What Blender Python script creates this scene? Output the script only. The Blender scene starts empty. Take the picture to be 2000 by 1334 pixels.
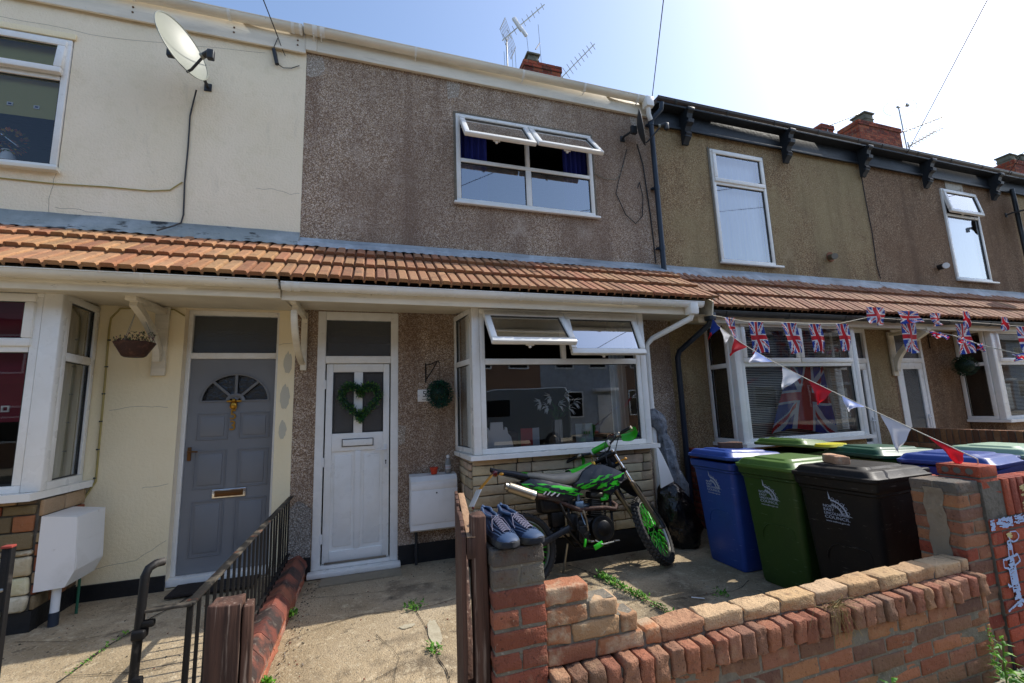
import bpy, math, random
from mathutils import Vector, Matrix, noise
random.seed(7)
V = Vector
PI = math.pi
sc = bpy.context.scene
COL = sc.collection
R = math.radians

def lin(c):
    if isinstance(c, str):
        c = tuple(int(c[i:i+2], 16)/255 for i in (0, 2, 4))
        return tuple(((x+0.055)/1.055)**2.4 if x > 0.04045 else x/12.92 for x in c)
    return tuple(c)

def jit(c, a=0.12, h=0.04):
    k = 1+random.uniform(-a, a)
    return tuple(max(0, x*k*(1+random.uniform(-h, h))) for x in c)

def mixc(a, b, t):
    return tuple(x*(1-t)+y*t for x, y in zip(a, b))

# ---------------------------------------------------------------- mesh builder
class MB:
    def __init__(s):
        s.v = []; s.f = []; s.c = []; s.m = []; s.X = None; s.col = (1, 1, 1); s.mi = 0
    def add(s, vs, fs, col=None, cols=None):
        o = len(s.v)
        if s.X is not None:
            vs = [s.X @ V(p) for p in vs]
        s.v += [tuple(p) for p in vs]
        for i, f in enumerate(fs):
            s.f.append(tuple(o+k for k in f))
            s.c.append(cols[i] if cols else (col or s.col))
            s.m.append(s.mi)
        return s
    def box(s, x0, x1, y0, y1, z0, z1, b=0.0, col=None):
        if b <= 0:
            vs = [(x, y, z) for z in (z0, z1) for y in (y0, y1) for x in (x0, x1)]
            return s.add(vs, [(0, 2, 3, 1), (4, 5, 7, 6), (0, 1, 5, 4), (2, 6, 7, 3), (0, 4, 6, 2), (1, 3, 7, 5)], col)
        return s.rbox(((x0+x1)/2, (y0+y1)/2, (z0+z1)/2), (x1-x0, y1-y0, z1-z0), b=b, col=col)
    def rbox(s, c, size, rot=None, b=0.004, seg=1, amp=0.0, fr=8.0, col=None, jitter=0.0, bseg=1):
        hx = [t/2 for t in size]
        b = min(b, min(hx)*0.95)
        ax = []
        for k in range(3):
            h = hx[k]; n = seg if isinstance(seg, int) else seg[k]
            l = []
            for i in range(bseg): l.append(-h+b*i/bseg)
            l += [-h+b+(2*h-2*b)*i/n for i in range(n+1)]
            for i in range(bseg): l.append(h-b+b*(i+1)/bseg)
            ax.append(l)
        N = [len(a)-1 for a in ax]
        off = V((random.uniform(0, 99), random.uniform(0, 99), random.uniform(0, 99)))
        idx = {}; vs = []; fs = []
        M = rot if rot is not None else None
        cj = {}
        def vid(i, j, k):
            key = (i, j, k)
            if key in idx: return idx[key]
            p = V((ax[0][i], ax[1][j], ax[2][k]))
            q = V([max(-(hx[t]-b), min(hx[t]-b, p[t])) for t in range(3)])
            d = p-q
            if d.length > 1e-9: p = q+d.normalized()*b*min(1, 1)
            if amp:
                nn = noise.noise_vector(p*fr+off)
                p = p+nn*amp
            if jitter:
                kk = tuple(1 if t > 0 else 0 for t in p)
                if kk not in cj: cj[kk] = V([random.uniform(-jitter, jitter) for _ in range(3)])
                p = p+cj[kk]
            if M is not None: p = M @ p
            idx[key] = len(vs); vs.append(p+V(c)); return idx[key]
        for a, bb, cc in ((0, 1, 2), (1, 2, 0), (2, 0, 1)):
            for i in range(N[a]):
                for j in range(N[bb]):
                    for end in (0, N[cc]):
                        q = []
                        for di, dj in ((0, 0), (1, 0), (1, 1), (0, 1)):
                            t = [0, 0, 0]; t[a] = i+di; t[bb] = j+dj; t[cc] = end
                            q.append(vid(*t))
                        if end == 0: q.reverse()
                        fs.append(tuple(q))
        return s.add(vs, fs, col)
    def quad(s, a, b, c, d, col=None):
        return s.add([a, b, c, d], [(0, 1, 2, 3)], col)
    def poly(s, pts, col=None):
        return s.add(pts, [tuple(range(len(pts)))], col)
    def prism(s, pts, d, col=None):
        """pts: planar loop of 3D points, extruded by vector d"""
        n = len(pts); d = V(d)
        vs = [V(p) for p in pts]+[V(p)+d for p in pts]
        fs = [tuple(range(n))[::-1], tuple(range(n, 2*n))]
        fs += [(i, (i+1) % n, n+(i+1) % n, n+i) for i in range(n)]
        return s.add(vs, fs, col)
    def loft(s, secs, closed=True, cap=True, col=None, cols=None):
        n = len(secs[0]); vs = [p for q in secs for p in q]; fs = []; cl = []
        m = n if closed else n-1
        for k in range(len(secs)-1):
            for i in range(m):
                fs.append((k*n+i, k*n+(i+1) % n, (k+1)*n+(i+1) % n, (k+1)*n+i))
                if cols: cl.append(cols[k] if not callable(cols) else cols(k, i))
        if cap and closed:
            fs.append(tuple(range(n))[::-1]); fs.append(tuple((len(secs)-1)*n+i for i in range(n)))
            if cols: cl += [cols[0] if not callable(cols) else cols(0, 0)]*2
        return s.add(vs, fs, col, cl if cols else None)
    def tube(s, pts, r, n=8, cap=True, col=None, rs=None):
        pts = [V(p) for p in pts]
        secs = []; up = None
        for i, p in enumerate(pts):
            t = (pts[min(i+1, len(pts)-1)]-pts[max(i-1, 0)])
            if t.length < 1e-9: t = V((0, 0, 1))
            t.normalize()
            if up is None:
                up = V((0, 0, 1)) if abs(t.z) < .9 else V((1, 0, 0))
            sx = t.cross(up); sx.normalize(); uy = sx.cross(t); uy.normalize(); up = uy
            rr = rs[i] if rs else r
            secs.append([p+(sx*math.cos(2*PI*k/n)+uy*math.sin(2*PI*k/n))*rr for k in range(n)])
        return s.loft(secs, cap=cap, col=col)
    def cyl(s, a, b, r0, r1=None, n=16, col=None):
        return s.tube([a, b], r0, n, True, col, rs=[r0, r0 if r1 is None else r1])
    def lathe(s, prof, c, axis=(0, 0, 1), n=24, col=None, cap=False):
        ax = V(axis).normalized(); t = V((1, 0, 0)) if abs(ax.x) < .9 else V((0, 1, 0))
        sx = ax.cross(t).normalized(); sy = ax.cross(sx)
        secs = [[V(c)+ax*h+(sx*math.cos(2*PI*k/n)+sy*math.sin(2*PI*k/n))*r for k in range(n)] for r, h in prof]
        return s.loft(secs, cap=cap, col=col)
    def sphere(s, c, r, n=12, m=8, col=None, sc=(1, 1, 1), amp=0, fr=3):
        secs = []
        off = V((random.uniform(0, 50),)*3)
        for j in range(m+1):
            th = PI*(0.001+0.998*j/m)
            row = []
            for k in range(n):
                d = V((math.sin(th)*math.cos(2*PI*k/n), math.sin(th)*math.sin(2*PI*k/n), -math.cos(th)))
                rr = r*(1+(amp*noise.noise(d*fr+off) if amp else 0))
                row.append(V(c)+V((d.x*rr*sc[0], d.y*rr*sc[1], d.z*rr*sc[2])))
            secs.append(row)
        return s.loft(secs, cap=False, col=col)
    def grid(s, fn, nu, nv, colfn=None, col=None):
        vs = [fn(i/nu, j/nv) for j in range(nv+1) for i in range(nu+1)]
        fs = []; cl = []
        for j in range(nv):
            for i in range(nu):
                fs.append((j*(nu+1)+i, j*(nu+1)+i+1, (j+1)*(nu+1)+i+1, (j+1)*(nu+1)+i))
                if colfn: cl.append(colfn((i+.5)/nu, (j+.5)/nv))
        return s.add(vs, fs, col, cl if colfn else None)
    def torus(s, c, axis, Rr, rr, n=40, m=10, col=None, prof=None):
        ax = V(axis).normalized(); t = V((1, 0, 0)) if abs(ax.x) < .9 else V((0, 1, 0))
        sx = ax.cross(t).normalized(); sy = ax.cross(sx); C = V(c)
        prof = prof or [(rr*math.cos(2*PI*k/m), rr*math.sin(2*PI*k/m)) for k in range(m)]
        m = len(prof); vs = []; fs = []
        for i in range(n):
            d = sx*math.cos(2*PI*i/n)+sy*math.sin(2*PI*i/n)
            for a, b in prof: vs.append(C+d*(Rr+a)+ax*b)
        for i in range(n):
            for k in range(m):
                fs.append((i*m+k, i*m+(k+1) % m, ((i+1) % n)*m+(k+1) % m, ((i+1) % n)*m+k))
        return s.add(vs, fs, col)
    def build(s, name, mats, parent=None, smooth=40, label=None, frame=None):
        if not isinstance(mats, (list, tuple)): mats = [mats]
        xs = [p[0] for p in s.v]; ys = [p[1] for p in s.v]; zs = [p[2] for p in s.v]
        base = V(((min(xs)+max(xs))/2, (min(ys)+max(ys))/2, min(zs)))
        me = bpy.data.meshes.new(name)
        me.from_pydata([(p[0]-base.x, p[1]-base.y, p[2]-base.z) for p in s.v], [], s.f)
        at = me.attributes.new('Col', 'FLOAT_COLOR', 'FACE')
        flat = []
        for c in s.c: flat += [c[0], c[1], c[2], 1.0]
        at.data.foreach_set('color', flat)
        for m in mats: me.materials.append(m)
        if len(mats) > 1: me.polygons.foreach_set('material_index', s.m)
        me.polygons.foreach_set('use_smooth', [smooth > 0]*len(s.f))
        me.update()
        if smooth > 0: me.set_sharp_from_angle(angle=R(smooth))
        o = bpy.data.objects.new(name, me); COL.objects.link(o)
        pw = WB.get(parent.name, V((0, 0, 0))) if parent else V((0, 0, 0))
        if parent: o.parent = parent
        o.location = base-pw
        WB[o.name] = base
        if label: o['label'] = label
        return o

WB = {}
def thing(name, label, cat, loc=(0, 0, 0), group=None, local=False, rot=None):
    o = bpy.data.objects.new(name, None); COL.objects.link(o)
    o.empty_display_size = 0.1
    o.location = loc; o['label'] = label; o['category'] = cat
    if group: o['group'] = group
    if rot is not None: o.rotation_euler = rot
    WB[o.name] = V((0, 0, 0)) if local else V(loc)
    return o
def tag(o, label, cat, group=None, kind=None):
    o['label'] = label; o['category'] = cat
    if group: o['group'] = group
    if kind: o['kind'] = kind
    return o
def struct(o, label=None, cat=None):
    o['kind'] = 'structure'
    if label: o['label'] = label
    if cat: o['category'] = cat
    return o

# ---------------------------------------------------------------- materials
def mk(name, col, rough=0.7, var=(), bump=(), attr=None, metal=0.0, spec=0.5, coat=0.0, sheen=0.0, trans=0.0, ior=1.45, alpha=None, rvar=None, sss=0, thin=0, attrmul=1.0):
    m = bpy.data.materials.new(name); m.use_nodes = True
    nt = m.node_tree; N = nt.nodes; L = nt.links
    bs = N['Principled BSDF']
    tc = N.new('ShaderNodeTexCoord')
    src = tc.outputs['Object']
    if attr:
        a = N.new('ShaderNodeAttribute'); a.attribute_name = 'Col'; cur = a.outputs['Color']
        if col is not None:
            mx = N.new('ShaderNodeMix'); mx.data_type = 'RGBA'; mx.blend_type = 'MULTIPLY'; mx.inputs[0].default_value = 1
            L.new(cur, mx.inputs[6]); mx.inputs[7].default_value = (*lin(col), 1); cur = mx.outputs[2]
    else:
        rgb = N.new('ShaderNodeRGB'); rgb.outputs[0].default_value = (*lin(col), 1); cur = rgb.outputs[0]
    for v in var:
        # (scale, colour2, lo, hi, detail, amount, stretch(x,y,z), kind)
        scale, c2, lo, hi = v[:4]
        det = v[4] if len(v) > 4 else 4
        amt = v[5] if len(v) > 5 else 1.0
        st = v[6] if len(v) > 6 else None
        kind = v[7] if len(v) > 7 else 'noise'
        vec = src
        if st:
            mp = N.new('ShaderNodeMapping'); mp.inputs['Scale'].default_value = st; L.new(src, mp.inputs['Vector']); vec = mp.outputs[0]
        if kind == 'noise':
            t = N.new('ShaderNodeTexNoise'); t.inputs['Scale'].default_value = scale; t.inputs['Detail'].default_value = det; t.inputs['Roughness'].default_value = .6
            out = t.outputs['Fac']
        elif kind == 'cell':
            t = N.new('ShaderNodeTexVoronoi'); t.inputs['Scale'].default_value = scale
            sp = N.new('ShaderNodeSeparateColor'); L.new(t.outputs['Color'], sp.inputs[0]); out = sp.outputs[0]
        elif kind == 'crack':
            nz = N.new('ShaderNodeTexNoise'); nz.inputs['Scale'].default_value = scale*2.5; nz.inputs['Detail'].default_value = 3
            L.new(vec, nz.inputs['Vector'])
            ma = N.new('ShaderNodeMix'); ma.data_type = 'RGBA'; ma.inputs[0].default_value = .12
            L.new(vec, ma.inputs[6]); L.new(nz.outputs['Color'], ma.inputs[7]); vec = ma.outputs[2]
            t = N.new('ShaderNodeTexVoronoi'); t.feature = 'DISTANCE_TO_EDGE'; t.inputs['Scale'].default_value = scale
            out = t.outputs['Distance']
        L.new(vec, t.inputs['Vector'])
        mr = N.new('ShaderNodeMapRange'); mr.inputs[1].default_value = lo; mr.inputs[2].default_value = hi
        mr.inputs[3].default_value = 0; mr.inputs[4].default_value = amt
        if kind == 'crack': mr.inputs[3].default_value = amt; mr.inputs[4].default_value = 0
        L.new(out, mr.inputs[0])
        mx = N.new('ShaderNodeMix'); mx.data_type = 'RGBA'
        L.new(mr.outputs[0], mx.inputs[0]); L.new(cur, mx.inputs[6]); mx.inputs[7].default_value = (*lin(c2), 1)
        cur = mx.outputs[2]
    L.new(cur, bs.inputs['Base Color'])
    prev = None
    for b in bump:
        scale, dist = b[:2]; kind = b[2] if len(b) > 2 else 'noise'; st = b[3] if len(b) > 3 else None
        vec = src
        if st:
            mp = N.new('ShaderNodeMapping'); mp.inputs['Scale'].default_value = st; L.new(src, mp.inputs['Vector']); vec = mp.outputs[0]
        if kind == 'noise':
            t = N.new('ShaderNodeTexNoise'); t.inputs['Scale'].default_value = scale; t.inputs['Detail'].default_value = 5; out = t.outputs['Fac']
        else:
            t = N.new('ShaderNodeTexVoronoi'); t.inputs['Scale'].default_value = scale; out = t.outputs['Distance']
        L.new(vec, t.inputs['Vector'])
        bm = N.new('ShaderNodeBump'); bm.inputs['Distance'].default_value = dist; bm.inputs['Strength'].default_value = 1
        if kind != 'noise': bm.invert = True
        L.new(out, bm.inputs['Height'])
        if prev: L.new(prev, bm.inputs['Normal'])
        prev = bm.outputs[0]
    if prev: L.new(prev, bs.inputs['Normal'])
    bs.inputs['Roughness'].default_value = rough
    if rvar:
        t = N.new('ShaderNodeTexNoise'); t.inputs['Scale'].default_value = rvar[0]; t.inputs['Detail'].default_value = 5; L.new(src, t.inputs['Vector'])
        mr = N.new('ShaderNodeMapRange'); mr.inputs[1].default_value = .3; mr.inputs[2].default_value = .7; mr.inputs[3].default_value = rvar[1]; mr.inputs[4].default_value = rvar[2]
        L.new(t.outputs['Fac'], mr.inputs[0]); L.new(mr.outputs[0], bs.inputs['Roughness'])
    bs.inputs['Metallic'].default_value = metal
    bs.inputs['Specular IOR Level'].default_value = spec
    bs.inputs['Coat Weight'].default_value = coat
    bs.inputs['Transmission Weight'].default_value = trans
    bs.inputs['IOR'].default_value = ior
    if sheen: bs.inputs['Sheen Weight'].default_value = sheen
    if thin:
        # thin cloth / leaf: mix with translucency
        out = N['Material Output']; tr = N.new('ShaderNodeBsdfTranslucent'); L.new(cur, tr.inputs['Color'])
        ms = N.new('ShaderNodeMixShader'); ms.inputs[0].default_value = thin
        L.new(bs.outputs[0], ms.inputs[1]); L.new(tr.outputs[0], ms.inputs[2]); L.new(ms.outputs[0], out.inputs['Surface'])
    return m

def glass_mat(name, tint=(.75, .78, .78), boost=2.2, base=.05, rough=0.0, obscure=0.0, wob=0.0):
    m = bpy.data.materials.new(name); m.use_nodes = True
    nt = m.node_tree; N = nt.nodes; L = nt.links; N.remove(N['Principled BSDF'])
    out = N['Material Output']
    tr = N.new('ShaderNodeBsdfTransparent'); tr.inputs[0].default_value = (*tint, 1)
    gl = N.new('ShaderNodeBsdfGlossy'); gl.inputs['Roughness'].default_value = rough; gl.inputs['Color'].default_value = (.95, .97, 1, 1)
    fr = N.new('ShaderNodeFresnel'); fr.inputs['IOR'].default_value = 1.5
    ma = N.new('ShaderNodeMath'); ma.operation = 'MULTIPLY_ADD'; ma.use_clamp = True
    ma.inputs[1].default_value = boost; ma.inputs[2].default_value = base
    L.new(fr.outputs[0], ma.inputs[0])
    mx = N.new('ShaderNodeMixShader'); L.new(ma.outputs[0], mx.inputs[0])
    first = tr.outputs[0]
    if obscure:
        df = N.new('ShaderNodeBsdfDiffuse'); df.inputs[0].default_value = (.11, .12, .125, 1)
        m2 = N.new('ShaderNodeMixShader'); m2.inputs[0].default_value = obscure
        L.new(first, m2.inputs[1]); L.new(df.outputs[0], m2.inputs[2]); first = m2.outputs[0]
    L.new(first, mx.inputs[1]); L.new(gl.outputs[0], mx.inputs[2]); L.new(mx.outputs[0], out.inputs[0])
    if wob:
        tc = N.new('ShaderNodeTexCoord'); t = N.new('ShaderNodeTexNoise'); t.inputs['Scale'].default_value = 1.3 if not obscure else 45
        L.new(tc.outputs['Object'], t.inputs['Vector'])
        bm = N.new('ShaderNodeBump'); bm.inputs['Distance'].default_value = wob; L.new(t.outputs['Fac'], bm.inputs['Height'])
        L.new(bm.outputs[0], gl.inputs['Normal'])
    return m

M = {}
M['cream'] = mk('cream_render', 'fcebcf', .85, var=[(1.1, 'e2d2aa', .35, .75, 6, .5), (9, 'd8c89c', .52, .75, 5, .3), (.6, 'f2e4c6', .45, .7, 3, .4), (2.5, '9f9682', .62, .85, 8, .3, (3, 3, .7))], bump=[(55, .006), (160, .002)])
M['cream_low'] = mk('cream_lower_render', 'f8e8c2', .85, var=[(1.5, 'ead7aa', .4, .75, 6, .5), (.8, 'e8deba', .5, .75, 3, .5), (3, '9d9070', .62, .85, 8, .3, (2, 2, .6))], bump=[(38, .004), (150, .002)])
def pebble(name, base, light, dark, stain, st_amt=.5):
    return mk(name, base, .9, var=[(125, dark, .20, .5, 2, .8, None, 'cell'), (115, light, .74, .82, 2, .75, None, 'cell'), (190, light, .86, .9, 2, .5, None, 'cell'), (1.2, stain, .42, .7, 8, st_amt), (5, dark, .52, .75, 7, .4, (1, 1, .3)), (.9, dark, .50, .66, 7, .5, (2.6, 1, .2)), (2.2, light, .58, .75, 8, .35), (.5, stain, .5, .56, 9, .35)],
              bump=[(125, .008, 'v'), (30, .004)])
M['peb55'] = pebble('pebbledash_grey', 'b89e80', 'eedecb', '6b5244', '8a7462')
M['peb57'] = pebble('pebbledash_tan', 'a98960', 'd2bc94', '5f4630', 'a8966e', .75)
M['peb59'] = pebble('pebbledash_brown', '977556', 'c8b090', '513a2a', '7c5e44')
M['upvc'] = mk('white_upvc', 'eeede8', .3, var=[(3, 'd4d0c4', .5, .75, 6, .5), (18, 'a8a090', .64, .8, 5, .45), (1.2, 'dedacf', .4, .6, 5, .5)], rvar=(6, .2, .4))
M['upvc_old'] = mk('weathered_white_plastic', 'ece4d2', .45, var=[(2.2, 'bdb5a2', .4, .8, 6, .7, (.6, 2, 3)), (7, '8c8371', .6, .85, 6, .5, (.5, 2, 4)), (30, '6f695c', .68, .8, 3, .5)], bump=[(20, .001)])
M['paintwood'] = mk('flaking_white_paint', 'e8dfca', .6, var=[(3, 'b8ae98', .4, .75, 7, .7, (.4, 2, 3)), (22, '6b5a44', .66, .72, 6, .8, (.5, 1, 2)), (1.5, 'a79c86', .5, .8, 5, .4)], bump=[(30, .002, 'noise', (.3, 1, 1))])
M['soffit'] = mk('soffit_board', 'd9d0bc', .7, var=[(2, 'a59c88', .4, .8, 6, .6, (1, .4, 1)), (14, '80765f', .66, .8, 5, .5)])
M['glass'] = glass_mat('window_glass', tint=(.97, .98, .98), wob=.0006)
M['glass_up'] = glass_mat('upper_window_glass', boost=3.4, base=.16, wob=.0008)
M['glass_sash'] = glass_mat('casement_glass', tint=(.6, .63, .63), boost=4.5, base=.30, wob=.0008)
M['glass_net'] = glass_mat('net_window_glass', tint=(.98, .99, 1), boost=2.0, base=.16, wob=.0008)
M['glass_left'] = glass_mat('left_window_glass', tint=(.93, .95, .95), boost=.9, base=.02, wob=.0008)
M['glass_dark'] = glass_mat('obscured_glass', tint=(.25, .27, .28), boost=1.0, base=.02, obscure=.5, wob=.002, rough=.12)
M['navy'] = mk('navy_curtain_cloth', '2a2f78', .9, var=[(8, '191c4e', .4, .7, 3, .6, (1, 1, .2))])
M['net'] = mk('white_net_curtain', 'fafafc', .9, var=[(6, 'd5dae4', .4, .7, 3, .5, (3, 1, .15))], thin=.08)
M['drape'] = mk('pale_drape', 'c9cac4', .9, var=[(6, '8d8f8b', .4, .7, 3, .6, (3, 1, .15))])
M['blindc'] = mk('cream_blind_cloth', 'bdb26e', .9)
M['slat'] = mk('venetian_slats', 'e0d6c4', .5)
M['dark'] = mk('dark_room', '2b2522', .9)
M['roomwall'] = mk('room_wall', '4a4440', .9)
M['tile'] = mk('concrete_roof_tile', None, .88, attr=True, var=[(14, 'a89068', .54, .70, 7, .45), (5, '4a3c30', .55, .75, 6, .6), (60, 'd2c6a2', .66, .74, 3, .6), (35, '33291f', .58, .70, 5, .7), (2.2, '8c503c', .54, .66, 5, .25)], bump=[(90, .002)])
M['slate'] = mk('grey_slate', '4f5054', .7, var=[(10, '3a3b3d', .4, .7, 4, .6)], bump=[(12, .01, 'noise', (.5, 3, 3))])
M['lead'] = mk('lead_flashing', '98a0a6', .55, var=[(5, 'b9c6ce', .5, .75, 6, .7), (3, '4d5660', .55, .8, 6, .6, (.5, 1, 1))], bump=[(9, .012), (40, .003)])
M['lead_dirty'] = mk('mossy_lead_flashing', '87908f', .65, var=[(4, 'b0b8bc', .45, .7, 7, .5), (4.5, '15181a', .57, .64, 7, .9, (1, 1, 2.5))], bump=[(9, .012), (40, .003)])
M['blackpl'] = mk('black_plastic', '26292c', .38, var=[(6, '4a4c4d', .5, .8, 5, .5)], rvar=(9, .3, .6))
M['browngut'] = mk('dark_brown_gutter', '2c211e', .35, var=[(4, '4c3f39', .5, .8, 5, .5, (.4, 1, 1))])
M['blackwood'] = mk('black_painted_timber', '1e2329', .5, var=[(5, '46505a', .55, .8, 5, .5, (.4, 1, 1)), (25, '6a6252', .7, .8, 4, .5)], bump=[(25, .003)])
M['pipeblue'] = mk('dark_downpipe', '232e3c', .4, var=[(4, '3a4452', .5, .8, 5, .5, (1, 1, .3))])
M['plinth'] = mk('black_bitumen_plinth', '17181a', .6, var=[(8, '3a3a3a', .58, .8, 6, .6)], bump=[(20, .006)])
M['concrete'] = mk('old_concrete', '8f8470', .9, var=[(1.1, '6d6352', .4, .7, 7, .8), (3.5, 'a3967c', .5, .75, 7, .7), (60, 'b5ab98', .62, .72, 3, .5), (45, '4f483d', .62, .72, 4, .55), (.5, '5f584b', .5, .62, 5, .4)], bump=[(40, .004), (120, .002), (2, .015)])
M['concrete2'] = mk('pebbly_concrete', 'ab987a', .92, var=[(1.1, '877659', .42, .60, 9, .85), (3.2, '6b5d49', .54, .66, 9, .7), (.6, '9c8a6e', .45, .55, 9, .5), (.7, 'b3a389', .5, .65, 5, .5), (110, 'c4b89e', .93, .96, 3, .5, None, 'cell'), (60, '3d342a', .58, .70, 5, .75), (1.8, '544a3c', .56, .66, 9, .6), (12, 'c6b698', .56, .7, 8, .6), (30, '5d5040', .6, .7, 6, .5), (7, '4a4134', .62, .70, 9, .7)], bump=[(90, .004, 'v'), (25, .006), (3, .012)])
M['pavement'] = mk('grey_pavement', 'a39a86', .9, var=[(2, '857c6a', .4, .7, 7, .7), (50, '9c9687', .6, .7, 3, .5), (1.3, '403b33', .0, .012, 0, .8, None, 'crack')], bump=[(50, .004)])
M['asphalt'] = mk('asphalt', '3c3c3d', .9, var=[(80, '5c5a57', .6, .7, 2, .6), (2, '4a4948', .4, .7, 6, .6)], bump=[(80, .005)])
M['brick'] = mk('old_brick', None, .92, attr=True, var=[(9, 'b59a78', .56, .7, 8, .3), (20, '5a382a', .58, .72, 7, .6), (60, '34241e', .62, .68, 4, .7), (70, 'b8a48c', .68, .75, 4, .4), (5, '6b4a38', .56, .72, 8, .4), (3, '8f8474', .64, .8, 8, .3), (26, 'c8c0ae', .70, .74, 5, .6)], bump=[(45, .009), (150, .005), (14, .008)])
M['brickpale'] = mk('paint_stained_brick', None, .9, attr=True, var=[(9, 'c2b496', .5, .64, 7, .6), (22, 'd6ccb6', .62, .74, 6, .45), (45, '4e3a30', .64, .72, 4, .4)], bump=[(45, .006), (140, .003)])
M['mortar'] = mk('lime_mortar', '7a7264', .95, var=[(20, '5f5a50', .45, .7, 6, .7), (60, 'b0aa9b', .6, .75, 4, .6)], bump=[(60, .008), (20, .006)])
M['mortar_d'] = mk('grey_mortar', '6b675f', .95, var=[(20, '454239', .45, .7, 6, .7)], bump=[(60, .008)])
M['stone'] = mk('cladding_stone', None, .92, attr=True, var=[(6, '6f6350', .5, .75, 7, .5), (25, 'a79b84', .6, .75, 6, .5), (3, '4d4639', .6, .8, 7, .5)], bump=[(18, .014), (60, .005)])
M['paintstone'] = mk('worn_painted_stone', None, .9, attr=True, var=[(5, 'cfc6ae', .5, .6, 8, .75), (14, '7a5a34', .62, .75, 6, .5)], bump=[(18, .012), (60, .004)])
M['wood'] = mk('stained_fence_wood', '5c4033', .8, var=[(3, '2a1c17', .4, .6, 7, .8, (5, 5, .3)), (7, 'a08c7c', .56, .68, 8, .7, (7, 7, .35)), (30, '1c1410', .62, .7, 4, .6, (2, 2, .3))], bump=[(10, .006, 'noise', (6, 6, .4))])
M['woodpale'] = mk('bare_end_grain', 'a38365', .8, var=[(20, '5f4433', .4, .7, 6, .6, (4, .5, 4))], bump=[(20, .004)])
M['iron'] = mk('weathered_black_iron', '121111', .58, var=[(9, '55504a', .58, .7, 7, .7), (14, '6b3a22', .66, .75, 6, .7)], bump=[(40, .002)], metal=.0, spec=.35)
M['ironrail'] = mk('worn_iron_top_rail', '1c1a17', .6, var=[(8, '6f675a', .5, .65, 7, .8), (14, '8a4a2c', .6, .75, 6, .6)], bump=[(40, .002)])
M['door53'] = mk('slate_grey_door_paint', '7a7c7f', .42, var=[(2, '707275', .4, .7, 5, .6)], bump=[(60, .0006)])
M['brass'] = mk('brass', 'b5893a', .3, metal=1.0)
M['brassd'] = mk('tarnished_brass', '6a4a2c', .45, metal=.8)
M['chrome'] = mk('chrome', 'd6d6d6', .15, metal=1.0)
M['steel'] = mk('dull_steel', '9a9890', .38, metal=1.0, rvar=(20, .25, .5))
M['alu'] = mk('brushed_aluminium', '8f887c', .42, metal=1.0)
M['rust'] = mk('rusty_exhaust_pipe', '3c2a24', .7, var=[(20, '8a6a58', .55, .75, 5, .5)], metal=.4)
M['rubber'] = mk('tyre_rubber', '1d1d1d', .75, var=[(8, '38342f', .5, .75, 5, .7)], bump=[(60, .001)])
M['rubdust'] = mk('dusty_tread_rubber', '37342f', .85, var=[(8, '55504a', .5, .75, 5, .7)])
M['greenpl'] = mk('lime_green_plastic', '35b824', .35, var=[(6, '27a018', .4, .7, 4, .4), (22, '4a5a30', .62, .75, 6, .5)], coat=.15)
M['anthr'] = mk('anthracite_plastic', '191b22', .34, var=[(5, '22252c', .4, .7, 4, .6), (18, '6a6458', .62, .78, 7, .5)], coat=.2)
M['swing'] = mk('dark_painted_swingarm', '24262a', .35, metal=.3, var=[(14, '6a665e', .6, .78, 6, .5)])
M['engine'] = mk('black_engine_metal', '171615', .42, metal=.5, var=[(14, '5a554d', .6, .8, 6, .6)], bump=[(60, .001)])
M['seat'] = mk('grey_vinyl_seat', '8a8478', .42, var=[(10, '97917f', .4, .7, 4, .5)], bump=[(90, .0006)])
M['white'] = mk('white_plastic', 'e2e1de', .4, var=[(3, 'bdbab0', .5, .75, 6, .5), (14, '9c968a', .66, .8, 5, .4)])
M['whitepipe'] = mk('white_pipe', 'd8dcde', .35)
M['orange'] = mk('amber_plastic', 'c98a16', .3, coat=.3)
M['redlens'] = mk('red_lens', '5c1210', .2, coat=.5)
M['dishgrey'] = mk('light_grey_dish', '85887c', .45, var=[(3, '767a70', .4, .8, 6, .5)])
M['dishdark'] = mk('dark_mesh_dish', '3a3d40', .6, var=[(200, '15171a', .4, .6, 1, .6)])
M['cable'] = mk('black_cable', '1a1a1c', .5)
M['cablegrey'] = mk('grey_cable', '84806f', .6)
M['conduit'] = mk('yellowed_conduit', 'a8985a', .5)
M['binblue'] = mk('blue_bin_plastic', '2c4688', .42, spec=.35, var=[(4, '2b3c80', .4, .7, 5, .6), (20, '6a7bb5', .66, .8, 5, .4), (7, '8090c0', .67, .695, 3, .5, (1, 1, 10)), (3, '27335c', .55, .75, 7, .5)], bump=[(120, .0006)], rvar=(5, .28, .5))
M['bingreen'] = mk('green_bin_plastic', '33491f', .42, spec=.35, var=[(4, '2c421e', .4, .7, 5, .6), (20, '5f7a4a', .66, .8, 5, .4), (7, '74886a', .67, .695, 3, .5, (1, 1, 10)), (3, '22321a', .55, .75, 7, .5)], bump=[(120, .0006)], rvar=(5, .28, .5))
M['bingreenlid'] = mk('faded_green_lid', '4d6b2c', .42, var=[(4, '3d5722', .4, .7, 5, .6), (9, '7f9468', .62, .8, 6, .5)], bump=[(120, .0006)])
M['bindkgreen'] = mk('dark_green_lid', '1f4a37', .4, var=[(4, '2d6049', .4, .7, 5, .6)])
M['binpale'] = mk('pale_green_lid', '8fa88f', .45, var=[(4, '6f8a72', .4, .7, 5, .6)])
M['binblack'] = mk('black_bin_plastic', '1b1816', .5, spec=.25, var=[(4, '201d1a', .4, .7, 5, .7), (14, '55504b', .66, .8, 6, .5), (9, '6b655e', .66, .69, 3, .5, (1, 1, 9))], bump=[(120, .0006)], rvar=(5, .42, .65))
M['print'] = mk('white_print', 'aeb6c4', .6)
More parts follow.
